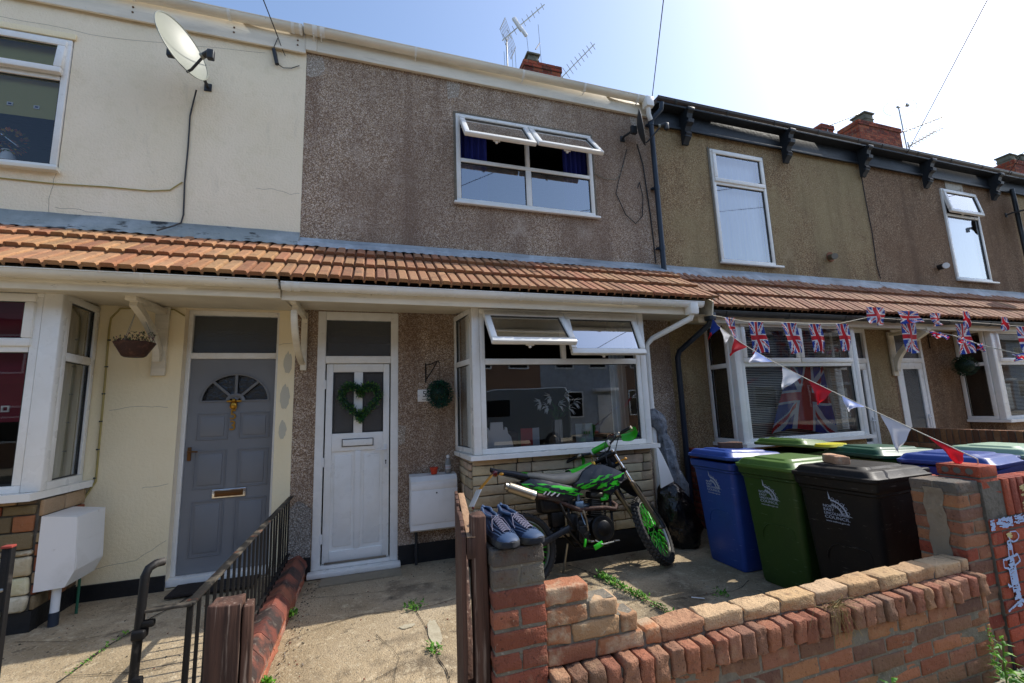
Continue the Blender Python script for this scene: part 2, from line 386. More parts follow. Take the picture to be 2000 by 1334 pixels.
M['yellow'] = mk('yellow_plastic', 'c8bd1e', .4)
M['bag'] = mk('black_bin_liner', '0f0f11', .22, bump=[(9, .03), (30, .01)], spec=.7)
M['bagclear'] = mk('pale_plastic_sack', '6f7478', .35, bump=[(7, .04), (25, .015)])
M['rag'] = mk('grey_wrapping_cloth', '7b8086', .85, var=[(14, '4a4e55', .4, .7, 6, .8)], bump=[(14, .03), (50, .01)])
M['shoe'] = mk('blue_shoe_mesh', '1f2c44', .75, var=[(30, '182338', .4, .7, 4, .6), (90, '3c5070', .62, .75, 2, .5)], bump=[(150, .001)])
M['shoelt'] = mk('light_blue_overlay', '304460', .55, var=[(20, '3a5070', .4, .7, 4, .5)])
M['shoedk'] = mk('navy_shoe_lining', '141f3d', .85)
M['sole'] = mk('worn_black_sole', '1f2229', .8, var=[(14, '5a5c5a', .55, .75, 5, .6)])
M['lace'] = mk('greyish_lace', '6d6b7c', .9)
M['leaf'] = mk('green_leaf', None, .5, attr=True, thin=.3)
M['stem'] = mk('dry_stem', '8c7a4c', .8)
M['pot'] = mk('red_flower_pot', 'b83a22', .5)
M['soil'] = mk('potting_soil', '3a2a20', .95, bump=[(60, .01)])
M['wicker'] = mk('brown_wicker', '3d241a', .7, var=[(30, '6b4632', .5, .7, 3, .7)], bump=[(60, .006, 'noise', (1, 1, 4))])
M['chain'] = mk('thin_chain', '8a8a86', .4, metal=.8)
M['flag'] = mk('printed_flag_cloth', None, .7, attr=True, thin=.4)
M['cloth'] = mk('bunting_plastic', None, .5, attr=True, thin=.45)
M['string'] = mk('white_string', 'c9c2b0', .8)
M['chalk'] = mk('chalk_marks', '9fb6dc', .95)
M['chalky'] = mk('yellow_chalk', 'c4b884', .95)
M['ceramic'] = mk('white_ceramic', 'eef0f2', .3)
M['vase'] = mk('mirrored_vase', 'a9adb0', .25, metal=.6)
M['petal'] = mk('white_petal', 'f6f6f2', .6)
M['card'] = mk('greeting_card', None, .6, attr=True)
M['pipeclay'] = mk('stone_chimney_pot', '6d6a5c', .9, var=[(9, '4c4a3f', .45, .7, 5, .7)])
M['label_paper'] = mk('bottle_label', None, .5, attr=True)
M['amber'] = mk('brown_liquid_bottle', '6b3524', .25, coat=.4)
M['clear'] = mk('clear_bottle_plastic', 'a7a9a8', .15, trans=.5)
M['mat'] = mk('dark_doormat', '241d1a', .95, bump=[(60, .01)])
M['redpaint'] = mk('red_edge_paint', '8d3a30', .7)
M['oppbrick'] = mk('opposite_brown_wall', '94725a', .9, var=[(50, '7a6554', .5, .7, 3, .6)], bump=[(60, .006)])
M['opprender'] = mk('opposite_grey_wall', 'b4bac0', .9, var=[(3, '6b7177', .4, .7, 5, .5)])
M['van'] = mk('silver_van_paint', '9aa4a6', .25, metal=.4, coat=.5)
M['vanglass'] = mk('dark_van_glass', '10161a', .08, spec=.8)
# ---------------------------------------------------------------- setting
GZ53 = 0.07
mb = MB(); S = 300
mb.quad((-S, -S, -.14), (S, -S, -.14), (S, S, -.14), (-S, S, -.14))
struct(mb.build('ground', M['concrete'], smooth=0))
mb = MB()
mb.grid(lambda u, v: (-40+80*u, -9.2+7.9*v, -.10+.05*math.sin(PI*v)), 20, 10)
struct(mb.build('road', M['asphalt']))
mb = MB()
mb.box(-40, 40, -1.18, 1.735, -.12, .03)
struct(mb.build('pavement', M['pavement'], smooth=0))
mb = MB()
for i in range(60):
    x = -27+i*.915
    mb.rbox((x+.455, -1.245, -.035), (.905, .125, .15), b=.012, bseg=2)
struct(mb.build('kerb', M['pavement']))
mb = MB(); mb.box(-40, 40, -12.6, -9.2, -.12, .03)
struct(mb.build('opposite_pavement', M['pavement'], smooth=0))
mb = MB()
def bumpy(x0, x1, y0, y1, z, nx, ny, a=.006, fr=1.5, zf=None):
    def f(u, v):
        x = x0+(x1-x0)*u; y = y0+(y1-y0)*v
        return (x, y, z+a*noise.noise(V((x*fr, y*fr, z*9)))+(zf(x, y) if zf else 0))
    return f
mb.grid(bumpy(-.66, 4.0, 1.72, 5.02, 0, 60, 50), 60, 50)
mb.box(-.66, 4.0, 1.72, 5.02, -.12, -.03)
struct(mb.build('forecourt', M['concrete2']))
mb = MB()
mb.grid(bumpy(-5.3, -.70, 1.72, 5.02, GZ53, 50, 40, zf=lambda x, y: -.03*max(0, (2.6-y))), 50, 40)
struct(mb.build('path', M['concrete2']))
mb = MB()
mb.grid(bumpy(4.0, 17.4, 1.72, 5.02, 0.0, 60, 20), 60, 20)
struct(mb.build('front_yard_ground', M['concrete']))
def crack(parent, pts, w, z, name='crack', m='crackm', wob=.03):
    mb = MB(); q = [V((p[0], p[1], 0)) for p in pts]; out = []
    for i in range(len(q)-1):
        n = max(2, int((q[i+1]-q[i]).length/.03))
        for k in range(n): out.append(q[i].lerp(q[i+1], k/n))
    out.append(q[-1])
    out = [p+V((noise.noise(p*4+V((z*50, 0, 0))), noise.noise(p*4+V((9, 9, z*50))), 0))*wob for p in out]
    for i in range(len(out)-1):
        a = out[i]; e = out[i+1]; dd = (e-a).normalized(); s = V((-dd.y, dd.x, 0)); w0 = w*(.4+abs(noise.noise(a*9))*1.6); w1 = w*(.4+abs(noise.noise(e*9))*1.6)
        mb.quad((a.x-s.x*w0, a.y-s.y*w0, z), (e.x-s.x*w1, e.y-s.y*w1, z), (e.x+s.x*w1, e.y+s.y*w1, z), (a.x+s.x*w0, a.y+s.y*w0, z))
    return mb.build(name, M[m], parent, smooth=0)
M['crackm'] = mk('dirt_filled_crack', '2e2820', .95, var=[(30, '5a4e3c', .5, .7, 4, .6)])
M['patchm'] = mk('pale_cement_patch', 'b0a78f', .9, var=[(12, '938870', .4, .7, 6, .8)], bump=[(60, .003)])
gnd = bpy.data.objects['forecourt']; pth = bpy.data.objects['path']
for pts, w in (([(-.55, 3.75), (-.1, 3.95), (.35, 3.90), (.42, 3.4), (.48, 2.6)], .004), ([(.35, 3.9), (.9, 4.0), (1.5, 3.7)], .003), ([(-.4, 3.05), (.0, 3.02), (.25, 3.15)], .0025), ([(.05, 3.6), (.2, 3.2), (.1, 2.8)], .002), ([(1.9, 4.3), (2.03, 3.93), (2.14, 3.3), (2.25, 2.6), (2.3, 1.95)], .009), ([(2.14, 3.3), (2.9, 3.2), (3.2, 3.3)], .004), ([(1.0, 3.3), (1.6, 3.2), (2.1, 3.35)], .004), ([(-.5, 4.45), (.2, 4.35), (.8, 4.4)], .003)):
    crack(gnd, pts, w, .0085)
for pts, w in (([(-1.45, 4.85), (-1.65, 4.2), (-1.78, 3.5), (-1.95, 2.6)], .009), ([(-1.0, 4.6), (-1.05, 4.3), (-.95, 4.1), (-1.0, 3.9)], .0025), ([(-2.4, 4.3), (-2.0, 4.15), (-1.68, 4.2)], .003), ([(-1.75, 3.6), (-1.3, 3.5), (-.85, 3.6)], .003)):
    crack(pth, pts, w, GZ53+.0085)
for (x, y, rx, ry) in ((.27, 3.62, .06, .03), (.45, 3.45, .045, .2)):
    mb = MB(); mb.poly([(x+rx*(1+.35*noise.noise(V((i*.6, x*9, 0))))*math.cos(2*PI*i/26), y+ry*(1+.35*noise.noise(V((i*.6, 7, y))))*math.sin(2*PI*i/26), .0095) for i in range(26)]); mb.build('cement_patch', M['patchm'], gnd, smooth=0)
mb = MB()
for i in range(900):
    if random.random() < .6: x, y, z = random.uniform(-.55, 3.0), random.uniform(2.0, 4.9), .004
    else: x, y, z = random.uniform(-2.4, -.82), random.uniform(2.3, 4.9), GZ53+.003
    if random.random() < .4: x = (-.56 if x > -.6 else -.84)+abs(random.gauss(0, .06))*(1 if x > -.6 else -1)
    s = random.uniform(.003, .009); mb.rbox((x, y, z+s*.3), (s*1.4, s, s*.7), rot=Matrix.Rotation(random.uniform(0, 3), 3, 'Z'), b=s*.2, col=jit(random.choice([lin('8c8474'), lin('5a5348'), lin('a59a86'), lin('7a4a38'), lin('3a3a34')]), .2))
tag(mb.build('grit', mk('loose_grit', None, .9, attr=True), None), 'loose grit and small stones scattered on the concrete', 'grit', kind='stuff')
mb = MB()
mb.box(-.45, .30, 4.70, 4.905, -.02, .012)
struct(mb.build('doorstep', M['concrete']))

# ---------------------------------------------------------------- house builders
def wall_holes(mb, x0, x1, z0, z1, y, holes, depth=.1):
    xs = sorted(set([x0, x1]+[h[0] for h in holes]+[h[1] for h in holes]))
    zs = sorted(set([z0, z1]+[h[2] for h in holes]+[h[3] for h in holes]))
    for i in range(len(xs)-1):
        for j in range(len(zs)-1):
            cx = (xs[i]+xs[i+1])/2; cz = (zs[j]+zs[j+1])/2
            if any(h[0] < cx < h[1] and h[2] < cz < h[3] for h in holes): continue
            mb.quad((xs[i], y, zs[j]), (xs[i+1], y, zs[j]), (xs[i+1], y, zs[j+1]), (xs[i], y, zs[j+1]))
    for h in holes:
        a, b, c, d = h[:4]; dd = h[4] if len(h) > 4 else depth
        mb.quad((a, y, c), (a, y, d), (a, y+dd, d), (a, y+dd, c))
        mb.quad((b, y, c), (b, y+dd, c), (b, y+dd, d), (b, y, d))
        mb.quad((a, y, d), (b, y, d), (b, y+dd, d), (a, y+dd, d))
        mb.quad((a, y, c), (a, y+dd, c), (b, y+dd, c), (b, y, c))

def gutter(mb, x0, x1, y, z, r=.055, n=10, t=.004):
    out = []
    for i in range(n+1):
        a = PI+PI*i/n; out.append((y+r*math.cos(a), z+r*math.sin(a)))
    inn = [(y+(r-t)*math.cos(PI+PI*i/n), z+(r-t)*math.sin(PI+PI*i/n)) for i in range(n+1)][::-1]
    loop = [(x0, a, b) for a, b in out+inn]
    mb.prism(loop, (x1-x0, 0, 0))
    # rolled lips and stop ends
    for s in (-1, 1): mb.box(x0, x1, y+s*r-.004, y+s*r+.004, z+.0005, z+.010)
    for xx in (x0, x1-.004):
        mb.prism([(xx, a, b) for a, b in out], (.004, 0, 0))

def strap(mb, x, y, z, r, n=10, w=.022):
    o = [(x, y+(r+.006)*math.cos(PI+PI*i/n), z+(r+.006)*math.sin(PI+PI*i/n)) for i in range(n+1)]
    i2 = [(x, y+(r+.0006)*math.cos(PI+PI*i/n), z+(r+.0006)*math.sin(PI+PI*i/n)) for i in range(n+1)][::-1]
    mb.prism(o+i2, (w, 0, 0))

def tiles(mb, x0, x1, ye, ze, yt, zt, rows, rib, cols, shed=0):
    """interlocking ribbed tiles laid in courses; real relief"""
    L = math.hypot(yt-ye, zt-ze); d = V((0, (yt-ye)/L, (zt-ze)/L)); nrm = V((0, -d.z, d.y))
    nr = max(1, round((x1-x0)/rib)); rib = (x1-x0)/nr
    PA = [(0, -.014), (.05, .010), (.12, .016), (.74, .016), (.84, .010), (.89, -.014)]; PB = [(0, -.014), (.05, .007), (.12, .012), (.76, .012), (.84, .007), (.89, -.014)]
    gauge = L/rows
    for r in range(rows):
        for k in range(nr):
            if k % 2 == 0:
                ds = random.uniform(-.008, .008); dn = random.uniform(-.002, .004)
                base = random.choice(cols)
            c = jit(mixc(mixc(base, cols[0], .45), random.choice(cols), .2), .10)
            xa = x0+k*rib; prof = PA if k % 2 == 0 else PB
            pts = [(xa+p*rib, h) for p, h in prof]+[(xa+rib, -.014)]
            s0 = r*gauge+ds-(.03 if r == 0 else .0); s1 = (r+1)*gauge+.03
            o = V((0, ye, ze))
            def P(x, s, h): q = o+d*s+nrm*h; return (x, q.y, q.z)
            lift0 = .046+dn; lift1 = .008
            vs = []; fs = []; n = len(pts)
            for x, h in pts: vs.append(P(x, s0, lift0+h))
            for x, h in pts: vs.append(P(x, s1, lift1+h))
            for x, h in pts: vs.append(P(x, s0+.003, lift0+h-.036))
            for i in range(n-1):
                fs.append((i, i+1, n+i+1, n+i)); fs.append((2*n+i, 2*n+i+1, i+1, i))
            mb.add(vs, fs, c)
    mb.quad((x0, ye, ze), (x1, ye, ze), (x1, yt, zt), (x0, yt, zt), col=(.03, .025, .02))

def frm(mb, u0, u1, z0, z1, d0, d1, w, b=.006):
    mb.box(u0, u1, d0, d1, z0, z0+w, b); mb.box(u0, u1, d0, d1, z1-w, z1, b)
    mb.box(u0, u0+w, d0, d1, z0+w, z1-w, b); mb.box(u1-w, u1, d0, d1, z0+w, z1-w, b)

def axes(o, u, d): 
    u = V(u).normalized(); d = V(d).normalized(); z = u.cross(d)
    return Matrix(((u.x, d.x, z.x, o[0]), (u.y, d.y, z.y, o[1]), (u.z, d.z, z.z, o[2]), (0, 0, 0, 1)))

def window(parent, X, u0, u1, z0, z1, verts=(), hors=(), fixed=(), sashes=(), fw=.055, glass='glass', sglass=None, fmat='upvc', name='window', dep=.06, label=None, handles=True):
    """frame mesh with pane and sash sub-parts. fixed: rects; sashes: (rect, open angle in degrees)"""
    mb = MB(); mb.X = X
    frm(mb, u0, u1, z0, z1, 0, dep, fw)
    for (u, a, b, w) in verts: mb.box(u-w/2, u+w/2, .001, dep-.001, a, b, .005)
    for (z, a, b, w) in hors: mb.box(a, b, .001, dep-.001, z-w/2, z+w/2, .005)
    fr = mb.build(name, M[fmat], parent, label=label)
    for r in fixed:
        mb = MB(); mb.X = X
        a, b, c, d = r
        mb.quad((a-.004, .028, c-.004), (b+.004, .028, c-.004), (b+.004, .028, d+.004), (a-.004, .028, d+.004))
        mb.build('pane', M[glass], fr, smooth=0)
        mb = MB(); mb.X = X
        g = .006
        mb.box(a-.002, b+.002, .0155, .0265, c-.002, c+g); mb.box(a-.002, b+.002, .0155, .0265, d-g, d+.002)
        mb.box(a-.002, a+g, .0155, .0265, c+g, d-g); mb.box(b-g, b+.002, .0155, .0265, c+g, d-g)
        mb.build('gasket', M['blackpl'], fr, smooth=0)
    for (r, ang) in sashes:
        a, b, c, d = r
        Y = X @ Matrix.Translation((0, -.012, d)) @ Matrix.Rotation(-R(ang), 4, 'X') @ Matrix.Translation((0, .012, -d))
        mb = MB(); mb.X = Y
        frm(mb, a, b, c, d, -.022, .034, .066, .012)
        if handles and ang > 5:
            mb.rbox(((a+b)/2-.05, .045, c+.02), (.09, .018, .022), b=.006); mb.rbox(((a+b)/2-.05, .06, c+.008), (.03, .02, .03), b=.006)
        sh = mb.build('sash', M[fmat], fr)
        mb = MB(); mb.X = Y; w = .062
        mb.quad((a+w, .006, c+w), (b-w, .006, c+w), (b-w, .006, d-w), (a+w, .006, d-w))
        mb.build('pane', M[sglass or glass], fr, smooth=0)
        mb = MB(); mb.X = Y; w = .066; g = .006
        mb.box(a+w-.001, b-w+.001, -.004, .003, c+w-.001, c+w+g); mb.box(a+w-.001, b-w+.001, -.004, .003, d-w-g, d-w+.001)
        mb.box(a+w-.001, a+w+g, -.004, .003, c+w+g, d-w-g); mb.box(b-w-g, b-w+.001, -.004, .003, c+w+g, d-w-g)
        mb.build('gasket', M['blackpl'], fr, smooth=0)
        if ang > 5:
            mb = MB(); mb.X = X
            for uu in (a+.03, b-.03):
                p = Matrix.Translation((0, -.012, d)) @ Matrix.Rotation(-R(ang), 4, 'X') @ V((uu, .03, -(d-c)*.55))
                mb.tube([(uu, .03, d-(d-c)*.25), p], .006, 6)
            mb.build('stay', M['steel'], fr)
    return fr

XF = axes((0, 5.0, 0), (1, 0, 0), (0, 1, 0))   # front wall frame: u = x, depth inward
ROOMW = []
def house_common(root, x0, x1, wallm, holes, tile_ye, tile_ze, tile_cols, rib, rows=3, flash='lead', gut='upvc_old', fas='upvc_old', upper='white', plinth=True, y_top=4.97, z_top=3.40, gzl=0):
    mb = MB(); wall_holes(mb, x0, x1, -.1, 5.9, 5.0, holes)
    mb.build('wall', M[wallm], root, smooth=0)
    # shell behind
    mb = MB(); a = x0+.012; b = x1-.012
    mb.quad((a, 5.12, -.1), (a, 12.3, -.1), (a, 12.3, 5.95), (a, 5.12, 5.95)); mb.quad((b, 12.3, -.1), (b, 5.12, -.1), (b, 5.12, 5.95), (b, 12.3, 5.95))
    mb.quad((b, 12.3, -.1), (a, 12.3, -.1), (a, 12.3, 5.95), (b, 12.3, 5.95))
    mb.quad((a, 8.4, -.1), (b, 8.4, -.1), (b, 8.4, 5.95), (a, 8.4, 5.95))
    mb.box(a, b, 5.12, 12.3, 2.85, 3.05); mb.box(a, b, 5.12, 12.3, -.1, .012+gzl)
    mb.build('interior_walls', M['roomwall'], root, smooth=0)
    # main roof
    mb = MB()
    mb.prism([(x0, 4.93, 6.03), (x0, 8.6, 8.5), (x0, 12.4, 5.975), (x0, 12.4, 5.93), (x0, 4.93, 5.99)], (x1-x0, 0, 0))
    n = int((x1-x0)/.25)
    for i in range(n):
        xx = x0+i*(x1-x0)/n
        mb.rbox((xx+.12, 5.03, 6.10+random.uniform(-.006, .006)), (.225, .26, .014), rot=Matrix.Rotation(R(33), 3, 'X'), b=.004)
    mb.build('roof', M['slate'], root, smooth=0)
    # lean-to
    mb = MB(); tiles(mb, x0, x1, tile_ye, tile_ze, y_top, z_top, rows, rib, tile_cols)
    mb.build('lean_to_roof', M['tile'], root, smooth=25)
    s = (z_top-tile_ze)/(y_top-tile_ye)
    mb = MB()
    nx = int((x1-x0)/.05)
    yl = y_top-.135
    ph = random.uniform(0, 9)
    fh = .045 if flash == 'lead_dirty' else -.01
    rows_ = [(yl, z_top-(y_top-yl)*s+.052), (yl+.07, z_top-(y_top-yl-.07)*s+.058), (4.985, z_top+.075+fh), (4.989, z_top+.115+fh)]

    def ff(u, v):
        k = min(2, int(v*3)); t = v*3-k
        y = rows_[k][0]*(1-t)+rows_[k+1][0]*t; z = rows_[k][1]*(1-t)+rows_[k+1][1]*t
        x = x0+(x1-x0)*u
        w = (1-v)
        return (x, y-.012*w*math.sin(x*6+ph)-.02*w*noise.noise(V((x*3, 1, ph))), z+.006*w*math.sin(x*2*PI/rib)+.006*noise.noise(V((x*4, 5*v, ph))))
    mb.grid(ff, nx*2, 6)
    mb.build('flashing', M[flash], root)
    return root

TC55 = [lin(c) for c in ('9c7152', '8f6448', '80523c', 'a27c58', '6b4a3a', '8f6a4c', '935c42')]
TC53 = [lin(c) for c in ('a87a54', 'ae8560', '8e5840', 'a06e4e', 'a6825a', '80503a')]
TC57 = [lin(c) for c in ('936850', '9a7256', '835844', 'a27c5e', '74503e')]
def W(p): return p

# ================================================================= house 55 (middle)
h55 = thing('terraced_house', 'grey pebbledashed terraced house with white front door and white open bay window', 'house', (1.56, 5, 0))
house_common(h55, -.77, 3.90, 'peb55', [(.96, 2.89, 4.10, 5.325, .12), (-.557, .275, 0, 2.69, .10), (1.0, 3.02, .2, 2.66, .12)], 4.075, 2.775, TC55, .100, flash='lead')
for q in ((-.765, -.562), (.28, .95), (3.1, 3.9)):
    mb = MB(); mb.box(q[0], q[1], 4.988, 5.0, -.02, .195); mb.build('plinth', M['plinth'], h55, smooth=0)
# patch of grey spar at the wall foot
mb = MB()
mb.grid(lambda u, v: (-.765+.2*u, 4.984, .2+.55*v*(1-.3*abs(u-.4))), 6, 6)
mb.build('render_patch', mk('grey_spar_patch', '9a948c', .9, var=[(110, '6b645c', .2, .5, 2, .8, None, 'cell'), (110, 'c8c4bc', .75, .85, 2, .7, None, 'cell')], bump=[(80, .012, 'v')]), h55, smooth=0)
M['spar_patch'] = pebble('pale_spar_patch', 'b8aa98', 'e8e0d4', '7a6c5e', '9a8c7c')
for pts in ([(-.765, 5.76), (-.60, 5.75), (-.57, 5.60), (-.62, 5.50), (-.70, 5.46), (-.765, 5.47)], [(.86, 5.75), (1.04, 5.75), (1.01, 5.55), (.88, 5.50)], [(3.55, 5.75), (3.68, 5.75), (3.66, 5.52), (3.58, 5.50)], [(.25, 1.45), (.36, 1.43), (.34, 1.25), (.285, 1.22)]):
    mb = MB(); mb.poly([(x+.012*noise.noise(V((x*9, z*9, 0))), 4.997, z) for x, z in pts]); mb.build('wall_patch', M['spar_patch'], h55, smooth=0)
# upper eaves
mb = MB(); mb.box(-.77, 3.86, 4.95, 4.975, 5.765, 5.985, .003); mb.box(-.77, 3.86, 4.976, 4.998, 5.772, 5.785); mb.box(-.775, -.66, 4.94, 4.9495, 5.76, 5.99, .003)
mb.build('fascia', M['upvc_old'], h55)
mb = MB(); gutter(mb, -.79, 3.84, 4.888, 5.985, .06)
g = mb.build('gutter', M['upvc_old'], h55)
for x in (-.70, -.62, .45, 1.85, 2.75, 3.6):
    mb = MB(); strap(mb, x, 4.888, 5.985, .06, w=.03 if x > 0 else .05)
    mb.box(x+.008, x+.018, 4.84, 4.947, 5.89, 5.90)
    mb.build('gutter_bracket', M['upvc'], g)
mb = MB(); mb.rbox((3.78, 4.85, 5.90), (.13, .13, .16), b=.02); mb.tube([(3.78, 4.85, 5.83), (3.79, 4.87, 5.74), (3.84, 4.90, 5.68)], .035, 10)
mb.build('gutter_outlet', M['upvc'], g)
# lower eaves
mb = MB(); mb.box(-.77, 3.62, 4.165, 4.187, 2.60, 2.75, .003); mb.build('lower_fascia', M['upvc_old'], h55)
mb = MB(); mb.quad((-.77, 4.188, 2.615), (3.88, 4.188, 2.615), (3.88, 4.99, 2.70), (-.77, 4.99, 2.70)); mb.build('soffit', M['soffit'], h55, smooth=0)
mb = MB(); gutter(mb, -.76, 3.70, 4.108, 2.73, .056)
g = mb.build('lower_gutter', M['upvc'], h55)
for x in (-.73, -.66, .17, 1.42, 2.6, 3.3):
    mb = MB(); strap(mb, x, 4.108, 2.73, .056, w=.03 if x > 0 else .045); mb.build('gutter_bracket', M['upvc'], g)
mb = MB(); mb.rbox((3.55, 4.108, 2.66), (.12, .12, .15), b=.02); mb.tube([(3.55, 4.108, 2.61), (3.54, 4.12, 2.55), (3.24, 4.47, 2.36), (3.185, 4.52, 2.28), (3.185, 4.52, 1.3), (3.185, 4.52, .15)], .034, 12)
mb.build('downpipe', M['upvc'], h55)
mb = MB(); mb.prism([(3.87, 4.145, 2.60), (3.87, 4.985, 2.69), (3.87, 4.985, 3.36), (3.87, 4.11, 2.76)], (.02, 0, 0)); mb.build('end_board', M['paintwood'], h55, smooth=0)
# bracket
mb = MB()
mb.box(-.715, -.655, 4.95, 4.99, 2.05, 2.66, .006); mb.box(-.71, -.66, 4.2, 4.95, 2.59, 2.645, .006)
mb.grid(lambda u, v: (-.71+.05*v, 4.95-.62*math.sin(u*PI/2)**1.3, 2.12+.47*(1-math.cos(u*PI/2))), 12, 1)
mb.grid(lambda u, v: (-.71+.05*v, 4.90-.62*math.sin(u*PI/2)**1.3, 2.10+.44*(1-math.cos(u*PI/2))), 12, 1)
mb.build('gallows_bracket', M['paintwood'], h55)
# front door
mb = MB()
mb.box(-.557, -.475, 4.995, 5.065, .06, 2.69, .006); mb.box(.195, .275, 4.995, 5.065, .06, 2.69, .006)
mb.box(-.475, .195, 4.995, 5.065, 2.60, 2.69, .006); mb.box(-.475, .195, 4.995, 5.065, 2.125, 2.205, .006)
mb.box(-.475, .195, 4.995, 5.065, .06, .10, .004)
mb.box(-.585, .30, 4.90, 5.06, .012, .058, .008)
df = mb.build('door_frame', M['upvc'], h55)
mb = MB(); mb.quad((-.478, 5.03, 2.2), (.198, 5.03, 2.2), (.198, 5.03, 2.61), (-.478, 5.03, 2.61)); mb.build('transom_pane', M['glass_dark'], df, smooth=0)
mb = MB()
lx0, lx1, lz0, lz1 = -.462, .182, .108, 2.118
yf = 5.008; yb = 5.05
def bar(a, b, c, d): mb.box(a, b, yf, yb, c, d, .006)
bar(lx0, -.395, lz0, lz1); bar(.118, lx1, lz0, lz1)
for (c, d) in ((lz0, .22), (1.20, 1.385), (2.03, lz1)): mb.box(-.395, .118, yf, yb, c, d, .006)
mb.box(-.165, -.105, yf, yb, .22, 1.20, .006); mb.box(-.185, -.095, yf, yb, 1.385, 2.03, .006)
for (a, b) in ((-.395, -.165), (-.105, .118)):
    mb.box(a, b, 5.024, 5.04, .22, 1.20); mb.rbox(((a+b)/2, 5.022, .71), (b-a-.06, .016, .90), b=.008)
leaf = mb.build('door', M['upvc'], h55)
for (a, b) in ((-.395, -.185), (-.095, .118)):
    mb = MB(); mb.quad((a-.003, 5.03, 1.38), (b+.003, 5.03, 1.38), (b+.003, 5.03, 2.035), (a-.003, 5.03, 2.035)); mb.build('door_pane', M['glass_dark'], leaf, smooth=0)
    mb = MB(); frm(mb, a, b, 1.385, 2.03, 5.012, 5.02, .012, 0); mb.build('gasket', M['blackpl'], leaf, smooth=0)
mb = MB(); frm(mb, -.295, .02, 1.245, 1.325, 4.998, 5.007, .006, 0); mb.build('letterbox_surround', M['blackpl'], leaf, smooth=0)
mb = MB(); mb.rbox((-.1375, 5.0, 1.285), (.30, .016, .066), b=.006); mb.build('letterbox', M['upvc'], leaf)
mb = MB(); mb.rbox((.148, 5.0, 1.13), (.03, .014, .24), b=.006, bseg=2); mb.tube([(.148, 4.99, 1.20), (.148, 4.965, 1.20), (.12, 4.955, 1.20), (.04, 4.955, 1.196)], .008, 8); mb.build('handle', M['white'], leaf)
mb = MB(); mb.cyl((.148, 4.992, 1.08), (.148, 4.99, 1.08), .008, n=10); mb.box(.144, .152, 4.9885, 4.992, 1.045, 1.08); mb.build('keyhole', M['blackpl'], leaf)
for z in (.35, 1.1, 1.9):
    mb = MB(); mb.cyl((-.468, 5.0, z-.045), (-.468, 5.0, z+.045), .008, n=10); mb.rbox((-.478, 4.998, z), (.022, .008, .10), b=.002); mb.build('hinge', M['white'], df)
mb = MB(); mb.rbox((-.14, 4.994, .115), (.60, .012, .022), b=.004); mb.build('weather_bar', M['steel'], leaf)
# bay window
mb = MB()
mb.box(.975, 3.03, 4.42, 4.99, -.02, 1.09)
bw = mb.build('bay_wall', M['mortar_d'], h55, smooth=0)
mb = MB(); mb.box(.962, 3.043, 4.395, 4.985, -.02, .235, .006); mb.build('bay_plinth', M['plinth'], h55)
STC = [lin(c) for c in ('b5a488', 'c0ae8e', 'a1917a', 'c4b494', 'a89880', 'b8a68a')]
def stones(mb, X, u0, u1, z0, z1, cols, d=.035, lens=(.16, .5), hs=(.055, .12), amp=.006, b=.01, gap=.008):
    z = z0
    while z < z1-.02:
        h = min(random.uniform(*hs), z1-z)
        if z1-z-h < .03: h = z1-z
        u = u0
        while u < u1-.01:
            L = random.uniform(*lens)
            if u1-u-L < .08: L = u1-u
            c = V(X @ V((u+L/2, -d/2+random.uniform(-.006, .004)+.004, z+h/2)))
            mb.rbox(c, (L-gap, d, h-gap), rot=X.to_3x3(), b=b, seg=(max(2, int(L/.06)), 1, 2), amp=amp, fr=12, col=jit(random.choice(cols), .12))
            u += L
        z += h
mb = MB()
XB = axes((0, 4.42, 0), (1, 0, 0), (0, 1, 0))
stones(mb, XB, .96, 3.04, .24, 1.09, STC)
stones(mb, axes((.975, 4.99, 0), (0, -1, 0), (1, 0, 0)), 0, .57, .24, 1.09, STC)
stones(mb, axes((3.03, 4.42, 0), (0, 1, 0), (-1, 0, 0)), 0, .57, .24, 1.09, STC)
mb.build('stone_cladding', M['stone'], h55, smooth=60)
# sill
mb = MB()
def sill(mb, pts, z0, z1, b=None):
    mb.prism([(p[0], p[1], z0) for p in pts], (0, 0, z1-z0))
sill(mb, [(.885, 4.99), (.925, 4.29), (3.10, 4.29), (3.15, 4.99)], 1.088, 1.132)
mb.build('bay_sill', M['upvc'], h55, smooth=0)
X55 = axes((0, 4.35, 0), (1, 0, 0), (0, 1, 0))
window(h55, X55, 1.055, 2.965, 1.135, 2.63, verts=[(2.005, 2.10, 2.585, .05)], hors=[(2.07, 1.11, 2.91, .062)],
       fixed=[(1.11, 2.91, 1.19, 2.039)], sashes=[((1.095, 2.0, 2.095, 2.60), 43), ((2.01, 2.925, 2.095, 2.60), 22)], name='bay_window', sglass='glass_sash')
for q in ((.972, 1.054), (2.966, 3.045)):
    mb = MB(); mb.box(q[0], q[1], 4.345, 4.43, 1.135, 2.64, .01); mb.build('bay_corner_post', M['upvc'], h55)
XS = axes((.90, 4.99, 0), V((.98-.90, 4.435-4.99, 0)), V((.555, .08, 0)))
Ls = math.hypot(.08, .555)
window(h55, XS, 0, Ls, 1.135, 2.66, hors=[(2.09, .05, Ls-.05, .06)], fixed=[(.055, Ls-.055, 1.19, 2.06), (.055, Ls-.055, 2.12, 2.605)], name='bay_side_window')
XS2 = axes((3.04, 4.435, 0), V((.08, .555, 0)), V((-.555, .08, 0)))
window(h55, XS2, 0, Ls, 1.135, 2.66, hors=[(2.09, .05, Ls-.05, .06)], fixed=[(.055, Ls-.055, 1.19, 2.06), (.055, Ls-.055, 2.12, 2.605)], name='bay_side_window')
